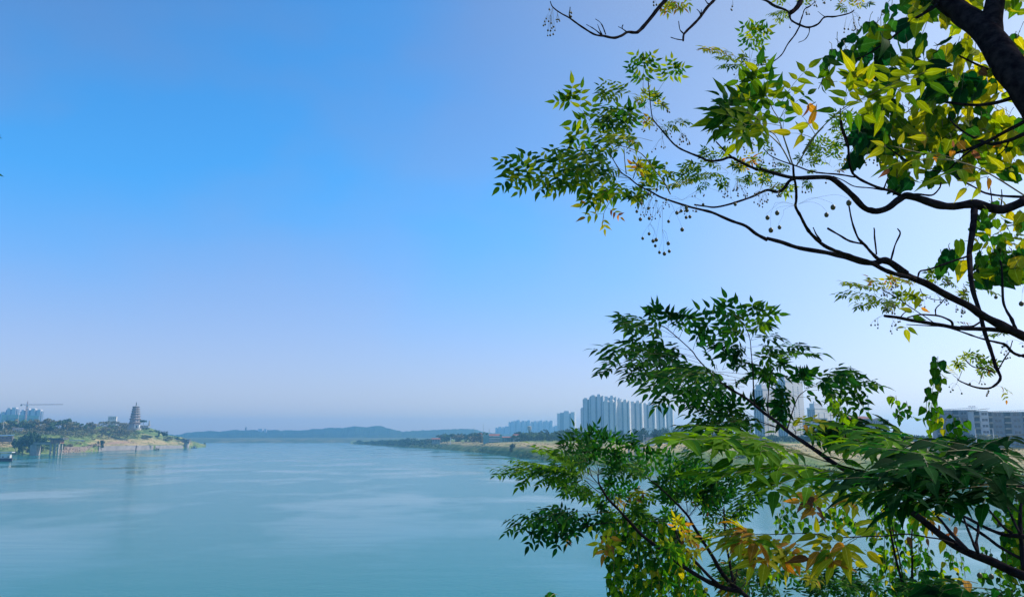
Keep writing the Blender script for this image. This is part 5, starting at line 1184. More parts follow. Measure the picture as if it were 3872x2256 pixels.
# large near leaves of the same tree hanging into view
BL(LV1, ST1, [
 ('B',640,1170,1120,900,165,'l',.8), ('B',1020,920,1570,700,165,'l',.75), ('B',800,1040,860,700,160,'l',.9), ('B',1000,930,900,680,150,'y',.9,True), ('B',1240,830,1500,960,160,'l',.8,True), ('B',1200,1040,1110,1160,150,'l',.8,True), ('B',1230,850,1160,1100,150,'l',.9,True), ('B',740,1060,560,1030,160,'l',.8,True),
 ('B',180,1150,-330,1080,150,'d',.7), ('B',190,1150,20,900,150,'g',.8), ('B',80,950,-80,740,145,'g',.8), ('B',120,960,230,800,130,'g',.9,True), ('B',200,990,470,650,140,'l',.9,True), ('B',190,1140,330,900,120,'g',.9,True), ('B',180,1140,460,900,110,'g',.8,True), ('B',200,1180,40,1080,150,'g',.8,True), ('B',210,1200,-250,1230,150,'l',.6), ('B',150,1290,-50,1180,150,'y',.7,True), ('B',220,1250,250,1040,110,'d',.9,True), ('B',510,1320,300,1270,150,'y',.9,True), ('B',540,1300,400,1100,150,'y',.9,True), ('B',560,1250,500,1150,150,'y',.9,True), ('B',440,1290,350,1370,120,'o',.8,True),
 ('A',2460,1180,2000,1160,150,'g',.5), ('A',2480,1150,2080,1030,150,'d',.6), ('A',2400,1200,2230,1370,140,'l',.8,True), ('A',2300,1200,2050,1280,130,'g',.6,True), ('A',2500,1000,2330,860,130,'g',.9,True), ('A',2500,900,2400,780,130,'g',.9,True), ('A',2400,1150,2270,990,130,'b',.9,True),('A',2480,1230,2400,1300,100,'o',.7,True),
 ('D',1830,320,1270,370,190,'y',.35,True), ('D',2050,390,1700,500,190,'l',.4,True), ('D',1900,320,1540,250,180,'l',.4,True), ('D',2170,470,1970,580,170,'y',.6,True), ('D',2180,470,2200,600,150,'y',.8,True), ('D',2110,570,2025,680,150,'y',.8,True), ('D',2350,420,2190,300,150,'o',.7,True), ('D',2380,420,2440,520,170,'y',.7,True), ('D',2300,400,2100,360,150,'l',.5,True), ('D',1250,400,1160,460,130,'o',.9,True),
 ('D',1200,190,1060,270,150,'y',.8,True), ('D',1200,185,1210,40,140,'l',.9,True), ('D',1330,190,1370,40,190,'y',.9,True), ('D',1200,190,1090,130,130,'y',.8,True), ('D',1610,110,1460,90,150,'o',.8,True), ('D',1850,200,1840,130,120,'o',.8,True),
 ('E',1470,555,1350,510,140,'y',.7,True), ('E',1530,500,1620,560,130,'o',.8,True), ('E',1400,690,1510,765,130,'y',.8,True), ('E',1385,700,1430,835,140,'y',.9,True), ('E',1440,600,1590,620,130,'m',.5,True), ('E',1530,400,1480,520,150,'l',.7,True), ('E',1390,700,1310,690,110,'y',.5,True)])
for pts, a, b, d0, d1 in [([(285,1462),(230,1300),(190,1150),(130,1050),(80,940),(60,900)], 12, 6, 2.9, 2.7), ([(410,1462),(500,1320),(640,1170),(800,1030),(1020,920),(1250,810),(1600,680)], 13, 6, 2.9, 2.3), ([(240,1462),(150,1290),(60,1230),(0,1200)], 8, 5, 2.9, 2.8)]:
    BR(ST1, 'B', pts, a, b, d0, d1, 5, .1)
for pts in ([(320,372),(230,100),(200,0)], [(350,372),(520,100),(610,0)], [(300,360),(200,180),(60,50),(0,20)], [(150,60),(60,40)]): BR(ST1, 'D', pts, 14, 10, 2.95, 2.9, 5, .1)
BR(ST1, 'D', [(1250,180),(1500,240),(1830,315),(2050,380),(2250,480),(2520,650)], 9, 16, 2.3, 2.5, 5, .1)
for pts in ([(1015,240),(1060,320),(1130,430)], [(1158,200),(1165,320),(1180,450)], [(1320,290),(1280,390),(1245,490)]): BR(ST1, 'C', pts, 7, 10, 3.6, 3.65, 5, .1)
BR(ST1, 'C', [(1010,155),(1200,200),(1330,260),(1440,400),(1530,510),(1600,640)], 7, 13, 3.2, 3.7, 5, .1)
BR(ST1, 'C', [(950,960),(965,830),(990,770),(1040,690),(1090,620)], 5, 7, 3.5, 3.55, 4, .1)
for pts in ([(1180,350),(1100,300),(900,330)], [(1900,1190),(1930,1110)], [(2090,1240),(2130,1130)], [(1840,1150),(1900,1195)]): BR(ST1, 'E', pts, 5, 6, 3.9, 3.9, 4, .1)
LV1.build('foliage', M['leaf'], tA, ST1, M['twig'])
# berry clusters
berries(tA, 'A', 478, 75, [(418,180),(440,205),(403,207),(407,236),(391,245),(463,222),(488,257),(470,270),(433,292),(458,295),(500,292),(484,328),(431,341),(455,338),(447,92)], 9, 4.7)
berries(tA, 'A', 520, 100, [(513,190),(525,187),(545,202),(538,188),(521,210)], 8, 4.7)
berries(tA, 'A', 650, 80, [(657,125),(640,148),(655,160),(642,118)], 9, 4.75)
berries(tA, 'A', 1445, -15, [(1440,22),(1442,52),(1468,48)], 9, 5)
berries(tA, 'A', 2200, -20, [(2190,62),(2178,90),(2186,98)], 8, 5)
berries(tA, 'A', 1480, 1010, [(1530,1000),(1571,1052),(1592,1070),(1574,1066)], 10, 4.8)
berries(tA, 'A', 1690, 1225, blob(14, 1660, 1795, 1290, 1390), 9, 4.8)
berries(tA, 'A', 1460, 1130, blob(8, 1400, 1580, 1110, 1260), 8, 4.8)
berries(tA, 'A', 1520, 1270, [(1515,1400),(1537,1412),(1550,1402),(1458,1420),(1424,1448),(1600,1275),(1610,1305)], 8, 4.6)
berries(tA, 'A', 1340, 1200, [(1330,1235),(1355,1245),(1345,1255)], 8, 4.6)
berries(tA, 'A', 2380, 650, [(2208,712),(2240,768),(2262,755),(2203,770),(2203,782),(2333,765),(2467,740)], 8, 4.8, via=(2300,690))
berries(tA, 'A', 2400, 600, [(2295,612),(2322,635),(2460,505),(2476,530)], 8, 4.8)
berries(tA, 'A', 2230, 1290, [(2164,1360),(2357,1338),(2390,1330),(2364,1385),(2397,1380),(2300,1405)], 8, 4.6)
berries(tA, 'C', 1330, 290, [(1252,328),(1263,342),(1300,360),(1187,245),(1205,253),(1216,226),(1243,320)], 8, 4.2)
berries(tA, 'C', 1525, 740, [(1336,1062),(1397,1018),(1435,1087),(1465,1075),(1456,1133)], 17, 2.75, via=(1405, 920))
berries(tA, 'C', 1525, 740, [(1496,1195),(1543,1208),(1589,1184),(1580,1110)], 17, 2.75, via=(1522, 975))
berries(tA, 'C', 1600, 720, [(1583,900),(1712,978)], 17, 2.75, via=(1640, 800))
berries(tA, 'C', 1740, 745, [(1704,800),(1757,795),(1750,862),(1786,856),(1662,818),(1752,770)], 17, 2.8)
berries(tA, 'C', 1400, 690, [(1321,728),(1280,806),(1314,880),(1398,872),(1390,775),(1386,643),(1471,598),(1395,640)], 16, 2.8, via=(1330,700))
berries(tA, 'C', 1560, 690, [(1562,692),(1912,740),(2218,738)], 15, 2.9)
for x0, x1, y0, y1, n, ax, ay in [(1260,1380,700,860,9,1330,650),(1340,1450,760,870,9,1420,680),(1420,1510,790,890,7,1470,690),(1520,1590,720,780,6,1560,680),(1660,1740,780,830,5,1700,730),(1810,1870,770,820,5,1850,740),(1790,1940,640,680,5,1840,620),(1400,1480,570,720,6,1440,600)]:
    berries(tA, 'C', ax, ay, blob(n, x0, x1, y0, y1), 7, 4.4)
for x0, x1, y0, y1, n, ax, ay in [(2070,2210,600,680,9,2160,520),(2200,2340,560,680,12,2250,500),(2130,2340,570,630,8,2240,480),(2390,2520,620,770,9,2470,560),(2370,2480,320,400,7,2450,270),(2420,2520,270,360,5,2480,250),(2230,2330,180,260,5,2280,160),(2240,2400,110,180,6,2290,60)]:
    berries(tA, 'C', ax, ay, blob(n, x0, x1, y0, y1), 7.5, 4.8)
for x0, x1, y0, y1, n, ax, ay in [(90,170,210,300,9,110,170),(60,210,320,400,9,120,280),(0,120,640,770,8,60,600),(150,210,635,675,6,180,600),(350,500,570,630,5,400,500),(980,1080,280,375,5,1030,200),(1070,1160,300,375,5,1110,220),(620,640,520,560,1,640,510),(1440,1510,150,280,4,1450,80)]:
    berries(tA, 'D', ax, ay, blob(n, x0, x1, y0, y1), 8.5, 4.9)
berries(tA, 'D', 345, 745, [(76,865),(108,984)], 24, 2.75, via=(150,720)); berries(tA, 'D', 345, 750, [(168,820),(190,957)], 21, 2.8, via=(230,790))
berries(tA, 'D', 370, 735, [(638,838)], 25, 2.75, via=(520,718)); berries(tA, 'D', 370, 735, [(700,766),(851,724)], 25, 2.75, via=(670,648))
for x0, x1, y0, y1, n, ax, ay in [(430,490,90,140,4,440,60),(460,560,10,70,6,520,0),(600,680,0,45,6,640,-30),(840,965,120,310,12,880,110),(800,850,250,325,3,830,160),(290,310,255,265,1,310,200)]:
    berries(tA, 'B', ax, ay, blob(n, x0, x1, y0, y1), 8, 5)
berries(tA, 'E', 1190, 590, [(1063,678),(1101,637),(1128,672),(1101,678),(1127,706)], 8, 4.1, via=(1130,610))
berries(tA, 'E', 1260, 610, [(1249,735),(1261,757),(1260,685),(1291,683),(1311,722),(1322,647),(1338,643),(1301,672)], 8, 4.1)
for x0, x1, y0, y1, n, ax, ay in [(1160,1280,360,430,12,1220,300),(1190,1290,480,570,16,1240,420),(1250,1330,270,380,9,1290,240),(1290,1320,285,315,3,1300,240),(1520,1610,410,510,7,1560,370),(1620,1740,370,470,5,1680,340),(1750,1830,440,490,6,1780,410),(1760,1830,270,340,6,1800,230),(1930,1980,340,360,5,1940,280),(1860,1890,520,550,4,1880,480),(1915,1960,520,600,8,1930,490),(2300,2420,870,960,9,2360,820),(2330,2400,950,1000,5,2360,920)]:
    berries(tA, 'E', ax, ay, blob(n, x0, x1, y0, y1), 8, 4.1)
berries(tA, 'E', 1900, 1200, [(1808,1266),(1843,1295),(1821,1312),(1927,1328)], 8, 4.2); berries(tA, 'E', 2180, 1280, [(2184,1305),(2170,1335),(2164,1350),(2180,1320)], 8, 4.2)
berries(tA, 'E', 2090, 1240, [(2005,1235),(2118,1240),(2148,1238)], 9, 4.2)
berries(tA, 'E', 2170, 350, [(2252,412)], 17, 2.9, via=(2210,350)); berries(tA, 'E', 2520, 300, [(2495,474)], 25, 2.4)
berries(tA, 'E', 2520, 850, [(2508,880),(2313,885)], 9, 4)
# ------------------------------------------------------------------ the broad leaved tree with the thick dark trunk (top right)
def inpoly(x, y, pl):
    c = False; j = len(pl) - 1
    for i in range(len(pl)):
        xi, yi = pl[i]; xj, yj = pl[j]
        if (yi > y) != (yj > y) and x < (xj - xi) * (y - yi) / (yj - yi) + xi: c = not c
        j = i
    return c
def fill(win, poly, n, sep):
    xs = [p[0] for p in poly]; ys = [p[1] for p in poly]; out = []; tries = 0
    while len(out) < n and tries < n * 60:
        tries += 1; x = r_.uniform(min(xs), max(xs)); y = r_.uniform(min(ys), max(ys))
        if inpoly(x, y, poly) and all((x-a)**2 + (y-b)**2 > sep*sep for a, b in out): out.append((x, y))
    return out
tB = empty('broadleaf_tree', (6.2, 5.2, near_z(6.2, 5.2)), 'tree with a thick dark forked trunk and broad drooping green and yellow leaves', 'tree')
TB = Tubes()
BR(TB, 'B', [(3400,2400),(2950,1500),(2640,960),(2450,720),(2300,520),(2180,330),(2060,220),(1900,110),(1700,-60),(1400,-420)], 360, 158, 5.2, 6.6, 14, .07, 5, root=None)
BR(TB, 'B', [(2240,480),(2215,300),(2222,150),(2250,-40),(2320,-400)], 190, 158, 5.9, 6.2, 12, .07, 5)
TB.tube([(6.2, 5.2, near_z(6.2, 5.2) - .5), (6.0, 5.1, 17.2), (5.6, 4.9, 18.9), tuple(WP('B', 3390, 2390, 5.2))], [.36, .30, .25, .22], 14, 4, .07)
TB.build('trunk', M['bark'], tB)
TB = Tubes()
for pts, a, b, d0, d1 in [([(1700,40),(1640,85),(1450,200),(1300,330),(1150,440),(990,540),(920,562)], 34, 11, 6.4, 6.0), ([(1560,130),(1640,60)], 20, 26, 6.3, 6.4), ([(2300,720),(2250,690),(2100,630),(1900,530)], 34, 16, 5.9, 6.2), ([(2500,900),(2420,930),(2200,990),(2000,1000),(1750,970),(1600,950)], 46, 16, 5.6, 6.2),
    ([(2700,1250),(2520,1280),(2400,1330),(2250,1370),(2160,1360),(2000,1290),(1850,1180),(1810,1105)], 44, 10, 5.4, 6.0), ([(2700,1020),(2520,1160),(2350,1250),(2150,1360),(1960,1430),(1780,1490)], 40, 24, 5.4, 5.9), ([(2520,-40+0),(2450,720)], 10, 10, 5.6, 5.7),
    ([(990,545),(1010,650),(1030,700)], 9, 5, 6, 6), ([(1000,540),(1100,560)], 8, 5, 6, 6), ([(620,690),(600,760),(560,850)], 14, 6, 5.9, 5.9), ([(1540,440),(1560,520),(1580,640)], 7, 5, 6.1, 6.1), ([(2500,1020),(2560,1100)], 20, 12, 5.6, 5.5)]:
    if pts[0][1] == -40: continue
    BR(TB, 'B', pts, a, b, d0, d1, 7, .15)
for pts, a, b in [([(2150,150),(1990,240),(1870,340),(1780,420),(1640,415)], 22, 10), ([(2600,640),(2520,665),(2300,655),(2150,630),(2050,575),(1930,510),(1860,450)], 30, 12), ([(2380,130),(2330,220),(2240,300)], 16, 8), ([(1210,190),(1300,250),(1400,320),(1500,340)], 12, 20), ([(1310,480),(1310,400)], 10, 8), ([(2215,720),(2200,600),(2170,480)], 12, 8), ([(2520,900),(2430,930),(2250,960)], 18, 7), ([(1980,1240),(2000,1180)], 9, 6)]:
    BR(TB, 'D', pts, a, b, 5.7, 5.9, 6, .2)
TB.build('branch', M['bark'], tB)
LB = Leaves('lobed'); LH = Leaves('heart'); PT = Tubes()
def broad(win, pts, size, mix, d, spread=.7, template=None, pet=.35, tilt=.75):
    for x, y in pts:
        dd = d + r_.uniform(-.35, .35); sz = size * r_.uniform(.75, 1.2) / 2.52 / FPX * dd
        c = WP(win, x, y, dd); down = unit(-UP + rv(spread) * (1, 1, .5)); toC = unit(np.array([0, 0, CH]) - c)
        nn = unit(toC * r_.choice((1, 1, -1)) + rv(tilt)); o = c - down * sz * .45
        (template or (LB if r_.random() < .62 else LH)).add(o, down, nn, sz, pick(LMIX[mix]), r_.uniform(.65, 1.05), r_.uniform(-.2, .9))
        if pet:
            e = o + unit(UP * .8 + rv(.45)) * sz * pet * r_.uniform(1, 2.2); PT.tube([o, (o + e) / 2 + rv(.008), e], [.0022, .002, .0025], 4, cap=False)
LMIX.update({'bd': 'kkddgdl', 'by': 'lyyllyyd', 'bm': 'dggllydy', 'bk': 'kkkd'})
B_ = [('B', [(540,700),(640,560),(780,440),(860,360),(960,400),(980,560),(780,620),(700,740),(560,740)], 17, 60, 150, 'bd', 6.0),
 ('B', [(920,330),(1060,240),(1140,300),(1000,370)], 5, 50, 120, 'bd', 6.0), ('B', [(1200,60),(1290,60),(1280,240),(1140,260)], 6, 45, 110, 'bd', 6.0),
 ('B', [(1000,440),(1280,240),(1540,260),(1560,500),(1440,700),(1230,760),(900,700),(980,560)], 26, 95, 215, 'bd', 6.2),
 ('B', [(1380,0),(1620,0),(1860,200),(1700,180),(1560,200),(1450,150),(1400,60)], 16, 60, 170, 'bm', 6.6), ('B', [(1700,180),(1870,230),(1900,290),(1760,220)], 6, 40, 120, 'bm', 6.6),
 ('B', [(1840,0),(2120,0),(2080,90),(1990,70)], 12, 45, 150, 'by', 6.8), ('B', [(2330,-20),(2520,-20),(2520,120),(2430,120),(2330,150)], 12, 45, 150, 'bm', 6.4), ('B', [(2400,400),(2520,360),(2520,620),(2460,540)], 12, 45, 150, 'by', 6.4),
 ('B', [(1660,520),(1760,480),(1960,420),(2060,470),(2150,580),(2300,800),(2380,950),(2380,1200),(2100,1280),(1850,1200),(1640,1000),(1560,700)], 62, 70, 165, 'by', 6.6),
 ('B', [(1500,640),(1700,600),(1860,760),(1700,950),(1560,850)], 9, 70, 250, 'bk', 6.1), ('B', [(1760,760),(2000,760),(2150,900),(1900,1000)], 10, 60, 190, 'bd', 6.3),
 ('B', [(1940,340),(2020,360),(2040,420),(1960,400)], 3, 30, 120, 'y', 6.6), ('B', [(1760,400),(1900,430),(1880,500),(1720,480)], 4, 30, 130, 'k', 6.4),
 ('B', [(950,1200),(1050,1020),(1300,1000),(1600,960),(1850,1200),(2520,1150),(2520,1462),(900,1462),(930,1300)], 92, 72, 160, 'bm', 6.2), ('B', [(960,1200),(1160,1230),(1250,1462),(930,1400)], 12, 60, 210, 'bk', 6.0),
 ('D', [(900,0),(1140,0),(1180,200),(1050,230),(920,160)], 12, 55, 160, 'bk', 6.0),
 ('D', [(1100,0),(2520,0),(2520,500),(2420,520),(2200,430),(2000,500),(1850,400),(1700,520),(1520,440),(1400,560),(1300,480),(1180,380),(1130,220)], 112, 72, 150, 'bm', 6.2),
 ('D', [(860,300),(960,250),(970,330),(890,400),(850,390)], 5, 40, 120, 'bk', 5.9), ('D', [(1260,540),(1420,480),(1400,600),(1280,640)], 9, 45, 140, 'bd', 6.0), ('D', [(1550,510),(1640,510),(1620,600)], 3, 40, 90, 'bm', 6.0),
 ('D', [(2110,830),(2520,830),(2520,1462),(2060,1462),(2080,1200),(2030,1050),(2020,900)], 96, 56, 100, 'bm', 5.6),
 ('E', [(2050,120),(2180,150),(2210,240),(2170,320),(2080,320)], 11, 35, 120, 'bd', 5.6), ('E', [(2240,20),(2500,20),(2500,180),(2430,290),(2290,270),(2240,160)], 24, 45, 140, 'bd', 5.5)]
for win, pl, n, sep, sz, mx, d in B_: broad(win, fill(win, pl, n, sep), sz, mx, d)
broad('D', [(1745,1300),(1790,1250),(1740,1370)], 170, 'bd', 5.4, .2); broad('D', [(1930,1340),(1935,1170),(1830,1290)], 190, 'by', 5.4, .15); broad('D', [(2470,1330),(2450,1420),(2440,1300)], 210, 'by', 5.3, .15)
broad('D', [(2250,750),(2330,700)], 90, 'bm', 5.5)
broad('B', [(640,800),(600,850),(680,780)], 130, 'bm', 5.9, .3); broad('B', [(450,1060),(500,1040)], 110, 'b', 3.0, .8)
broad('B', fill('B', [(1300,920),(1620,960),(1600,1130),(1400,1060)], 5, 60), 110, 'o', 5.8); broad('D', fill('D', [(1400,60),(2450,60),(2450,480),(1500,400)], 14, 120), 90, 'o', 5.7); broad('B', [(2140,690),(2210,700),(1510,570)], 100, 'o', 6.0)
LB.build('foliage', M['leaf_big'], tB, PT, M['twig']); LH.build('foliage', M['leaf_big'], tB)
# ------------------------------------------------------------------ young tree in the middle (its stem comes up from the lower right)
PAL['l'] = (0.088, 0.195, 0.014); PAL['g'] = (0.030, 0.112, 0.012); PAL['d'] = (0.012, 0.066, 0.014)
tC = empty('young_tree', (4.4, 4.2, near_z(4.4, 4.2)), 'young tree with dark green feathery leaves spreading in front of the pale towers', 'tree')
TB = Tubes(); LC_ = Leaves('leaflet'); ST = Tubes()
BR(TB, 'F', [(1215,715),(1340,835),(1400,875),(1550,960),(1700,1080),(1850,1190),(1960,1280),(2100,1380),(2270,1490),(2420,1600),(2700,1760)], 12, 48, 4.2, 3.5, 8, .14)
BR(TB, 'H', [(1000,330),(1150,470),(1350,590),(1500,690),(1700,850),(1880,980),(2000,1040),(2200,1120),(2400,1210),(2600,1290),(3000,1420)], 48, 100, 3.5, 3.2, 9, .14, 4)
TB.tube([tuple(WP('H', 2990, 1415, 3.2)), (3.1, 3.4, 18.6), (4.0, 4.0, 17.2), (4.4, 4.2, near_z(4.4, 4.2) - .4)], [.03, .05, .07, .09], 9, 4, .1)
for win, pts, a, b in [('F', [(740,270),(800,300),(920,400),(1050,520),(1100,590),(1215,715),(1340,835)], 7, 14), ('F', [(1300,800),(1400,860),(1540,960)], 8, 14), ('F', [(1420,130),(1540,260),(1600,400),(1615,550),(1630,700),(1635,850),(1645,1035)], 5, 14), ('F', [(1830,680),(1800,750),(1780,900),(1772,1050),(1780,1135)], 6, 14), ('F', [(2140,890),(2060,960),(2010,1090),(1980,1190),(1958,1262)], 7, 16), ('F', [(1460,780),(1470,850),(1500,880)], 5, 8), ('F', [(1640,1160),(1720,1200),(1870,1250)], 6, 12), ('F', [(1280,650),(1290,700)], 4, 6), ('F', [(2000,1240),(2030,1280),(2040,1310)], 5, 7)]:
    BR(TB, win, pts, a, b, 4.0, 3.9, 6, .15)
for pts, a, b in [([(1690,690),(1760,770),(1850,880),(1980,1010)], 20, 42), ([(1640,580),(1800,670),(2000,780),(2150,880),(2300,990),(2520,1110),(2700,1200)], 20, 36), ([(1700,590),(1900,670),(2100,770),(2250,840),(2350,870),(2460,880),(2600,900)], 18, 50), ([(1910,625),(1950,720),(1990,830),(2030,930),(2070,1020)], 16, 26), ([(2120,650),(2090,760),(2080,850),(2065,940),(2080,1040)], 20, 30), ([(2120,550),(2180,620),(2260,720),(2330,800),(2400,850)], 16, 28), ([(2520,500),(2490,600),(2485,800),(2500,1000),(2520,1200)], 26, 50), ([(2330,530),(2380,640),(2430,750),(2480,860)], 16, 26), ([(1850,950),(1700,905),(1600,892),(1400,860),(1200,880),(1050,882),(900,890),(650,895),(550,862),(350,855),(100,865)], 16, 8)]:
    BR(TB, 'H', pts, a, b, 3.3, 3.1, 7, .2)
TB.build('branch', M['bark'], tC)
DROOP = .12
BL(LC_, ST, [(*i[:7], i[7] * (.75 if i[7] < .65 else 1), *i[8:]) for i in [
 ('F',920,400,395,235,95,'d',.5), ('F',830,300,640,150,80,'d',.6), ('F',930,395,470,440,92,'d',.6), ('F',820,310,850,170,80,'k',.4), ('F',930,395,1030,200,95,'d',.45), ('F',1060,520,690,500,90,'d',.6), ('F',1060,510,1110,360,92,'k',.45), ('F',800,300,400,290,88,'g',.5), ('F',740,270,680,140,70,'d',.6), ('F',870,350,960,180,80,'d',.4),
 ('F',1545,270,1330,90,92,'d',.8), ('F',1560,270,1670,115,88,'g',.5), ('F',1590,380,1820,150,92,'g',.6), ('F',1600,390,1135,280,95,'d',.8), ('F',1610,420,1890,400,88,'d',.45), ('F',1620,560,2100,480,85,'d',.45), ('F',1630,600,2190,560,95,'g',.35), ('F',1640,680,2110,690,80,'d',.6,True), ('F',1620,500,1260,480,88,'k',.5), ('F',1610,420,1700,250,84,'l',.6), ('F',1600,380,1480,200,84,'l',.6), ('F',1590,370,1400,330,84,'g',.6), ('F',1620,480,1900,520,84,'d',.4), ('F',1625,640,1820,560,84,'g',.5), ('F',1560,330,1750,280,84,'l',.5),
 ('F',1170,650,230,590,92,'d',.4), ('F',1110,600,330,520,88,'g',.35), ('F',1180,720,420,770,88,'d',.5), ('F',1200,700,560,640,90,'d',.3), ('F',1100,580,640,560,84,'d',.4), ('F',1200,720,800,700,84,'k',.3), ('F',1050,700,200,720,84,'d',.4),
 ('F',1270,690,1220,580,80,'d',.5), ('F',1340,700,1400,560,84,'d',.5), ('F',1620,600,1350,560,84,'d',.5), ('F',1550,700,1480,560,84,'k',.6), ('F',1340,700,1600,640,80,'d',.4),
 ('F',1560,740,600,880,105,'d',.35), ('F',1550,790,700,790,105,'g',.3), ('F',1550,860,720,1000,100,'d',.6), ('F',1540,930,1050,1035,92,'k',.6), ('F',1500,800,900,900,100,'d',.4), ('F',1340,830,650,760,100,'d',.3), ('F',1400,760,1000,690,90,'g',.3), ('F',1560,820,1100,940,95,'d',.5), ('F',1400,870,1600,760,90,'d',.4),
 ('F',1640,870,1750,730,92,'g',.6), ('F',1790,800,2050,790,84,'d',.5,True), ('F',1800,770,1700,720,80,'g',.6), ('F',1820,690,1750,760,80,'d',.6), ('F',1830,690,1900,640,80,'d',.5),
 ('F',2140,890,2500,730,95,'d',.4), ('F',2120,880,2500,800,92,'g',.4), ('F',2060,960,1900,930,92,'d',.7), ('F',2060,960,2280,1000,90,'d',.6,True), ('F',2010,1090,1890,1120,90,'k',.8), ('F',2010,1070,1900,1010,90,'k',.7), ('F',2100,860,2090,760,84,'d',.5),
 ('E',440,1280,1095,1240,90,'g',.4), ('E',440,1270,1000,1390,88,'g',.7), ('E',430,1280,410,1160,84,'d',.5), ('E',640,1200,900,1120,88,'d',.35), ('E',500,1260,880,1300,88,'d',.5), ('E',560,1220,780,1150,84,'g',.4), ('E',700,1300,880,1420,84,'d',.6,True), ('E',480,1300,760,1340,84,'l',.5), ('E',440,1290,540,1360,84,'d',.8,True),
 ('F',1870,1250,1180,1110,84,'d',.45), ('F',1700,1180,1080,1190,84,'d',.45), ('F',1870,1250,1030,1270,86,'d',.4), ('F',1640,1150,1430,1040,84,'d',.8), ('F',1645,1120,1680,1040,80,'k',.7), ('F',1700,1190,1200,1250,84,'g',.4), ('F',1640,1170,1310,1070,80,'d',.7), ('F',1860,1240,1350,1290,84,'g',.4), ('F',1760,1140,1830,1060,80,'d',.5), ('F',1860,1220,1880,1180,70,'g',.5),
 ('F',2000,1250,2270,1200,100,'y',.5), ('F',2000,1245,2090,1150,95,'y',.7,True), ('F',2020,1300,2290,1340,100,'l',.4), ('F',1870,1290,1730,1290,120,'l',.4,True), ('F',2040,1290,2200,1250,90,'o',.4,True),
 # hazier foliage right of the stem
 ('H',400,30,640,-90,90,'d',.6), ('H',600,100,900,-30,84,'d',.4), ('F',2200,1440,2470,1350,84,'d',.6), ('F',2230,1440,2350,1340,84,'d',.7)]], .055); DROOP = .07
LC_.build('foliage', M['leaf'], tC, ST, M['twig'])
# ------------------------------------------------------------------ near branch with large bright leaves, from a tree beside the camera
tE = empty('near_tree', (3.6, 2.4, near_z(3.6, 2.4)), 'nearest tree, its large bright green and dark leaves reaching in from the right edge', 'tree')
TB = Tubes(); LN = Leaves('leaflet'); ST = Tubes()
def near(items, real=.075):
    global LPCAP
    LPCAP = 1.7; BL(LN, ST, [(*i[:7], max(.06, i[7] * (.55 if not (len(i) > 8 and i[8]) else .9)), *i[8:]) for i in items], real); LPCAP = 2.5
near([
 ('H',560,145,-850,-10,215,'l',.33), ('H',520,130,-640,-40,200,'l',.4), ('H',300,80,-450,30,215,'l',.5), ('H',330,80,-250,150,210,'l',.6,True), ('H',560,140,60,60,200,'g',.5), 
 ('H',1190,390,-480,330,210,'l',.3), ('H',1180,390,0,440,210,'l',.5), ('H',680,262,-200,250,205,'g',.4), ('H',990,310,1200,340,190,'l',.5,True), ('H',680,265,500,420,190,'g',.5,True), ('H',990,320,760,400,190,'g',.4,True), ('H',700,260,950,100,190,'l',.5,True),
 ('H',1820,235,800,30,205,'g',.3), ('H',1700,140,1000,-60,200,'g',.35), ('H',1590,70,1100,-90,190,'g',.35), ('H',1480,40,900,40,190,'l',.4), ('H',1700,140,1800,60,170,'l',.4,True), ('H',1600,0,1820,-80,190,'l',.4,True), ('H',1600,10,1250,-120,190,'l',.5,True),
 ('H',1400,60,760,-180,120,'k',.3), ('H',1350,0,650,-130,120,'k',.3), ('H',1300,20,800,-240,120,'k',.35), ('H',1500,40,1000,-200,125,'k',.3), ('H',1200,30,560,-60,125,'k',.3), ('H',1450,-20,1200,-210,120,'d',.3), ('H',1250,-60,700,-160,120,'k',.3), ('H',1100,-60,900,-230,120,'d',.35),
 ('H',2600,260,1050,330,250,'k',.12), ('H',2650,330,1150,520,250,'k',.2), ('H',2650,200,1300,170,250,'k',.12), ('H',2650,400,1300,640,240,'k',.2), ('H',2700,150,1500,260,240,'d',.12), ('H',2700,450,1700,600,230,'k',.2), ('H',2650,300,1900,330,240,'k',.1), ('H',2600,450,2000,640,220,'d',.3,True), ('H',2700,300,900,420,240,'k',.15),  # dark k tone stands in for shade on these near undersides
 ('H',1850,160,1150,260,170,'d',.2), ('H',1900,120,1300,130,160,'d',.2), ('H',2200,60,1750,130,150,'d',.25,True), ('H',2520,20,1850,90,150,'d',.2), ('H',2600,-90,2050,60,170,'k',.2), ('H',2560,0,2150,-10,160,'k',.25,True), ('H',2600,50,2050,160,160,'d',.25), ('H',1600,240,1200,520,200,'d',.3), ('H',1700,300,1250,600,200,'d',.3),
 ('H',1250,420,850,250,200,'d',.3), ('H',2100,300,1300,380,230,'k',.15), ('H',2400,350,1600,470,230,'k',.15), ('H',1500,330,1000,500,200,'g',.25)])
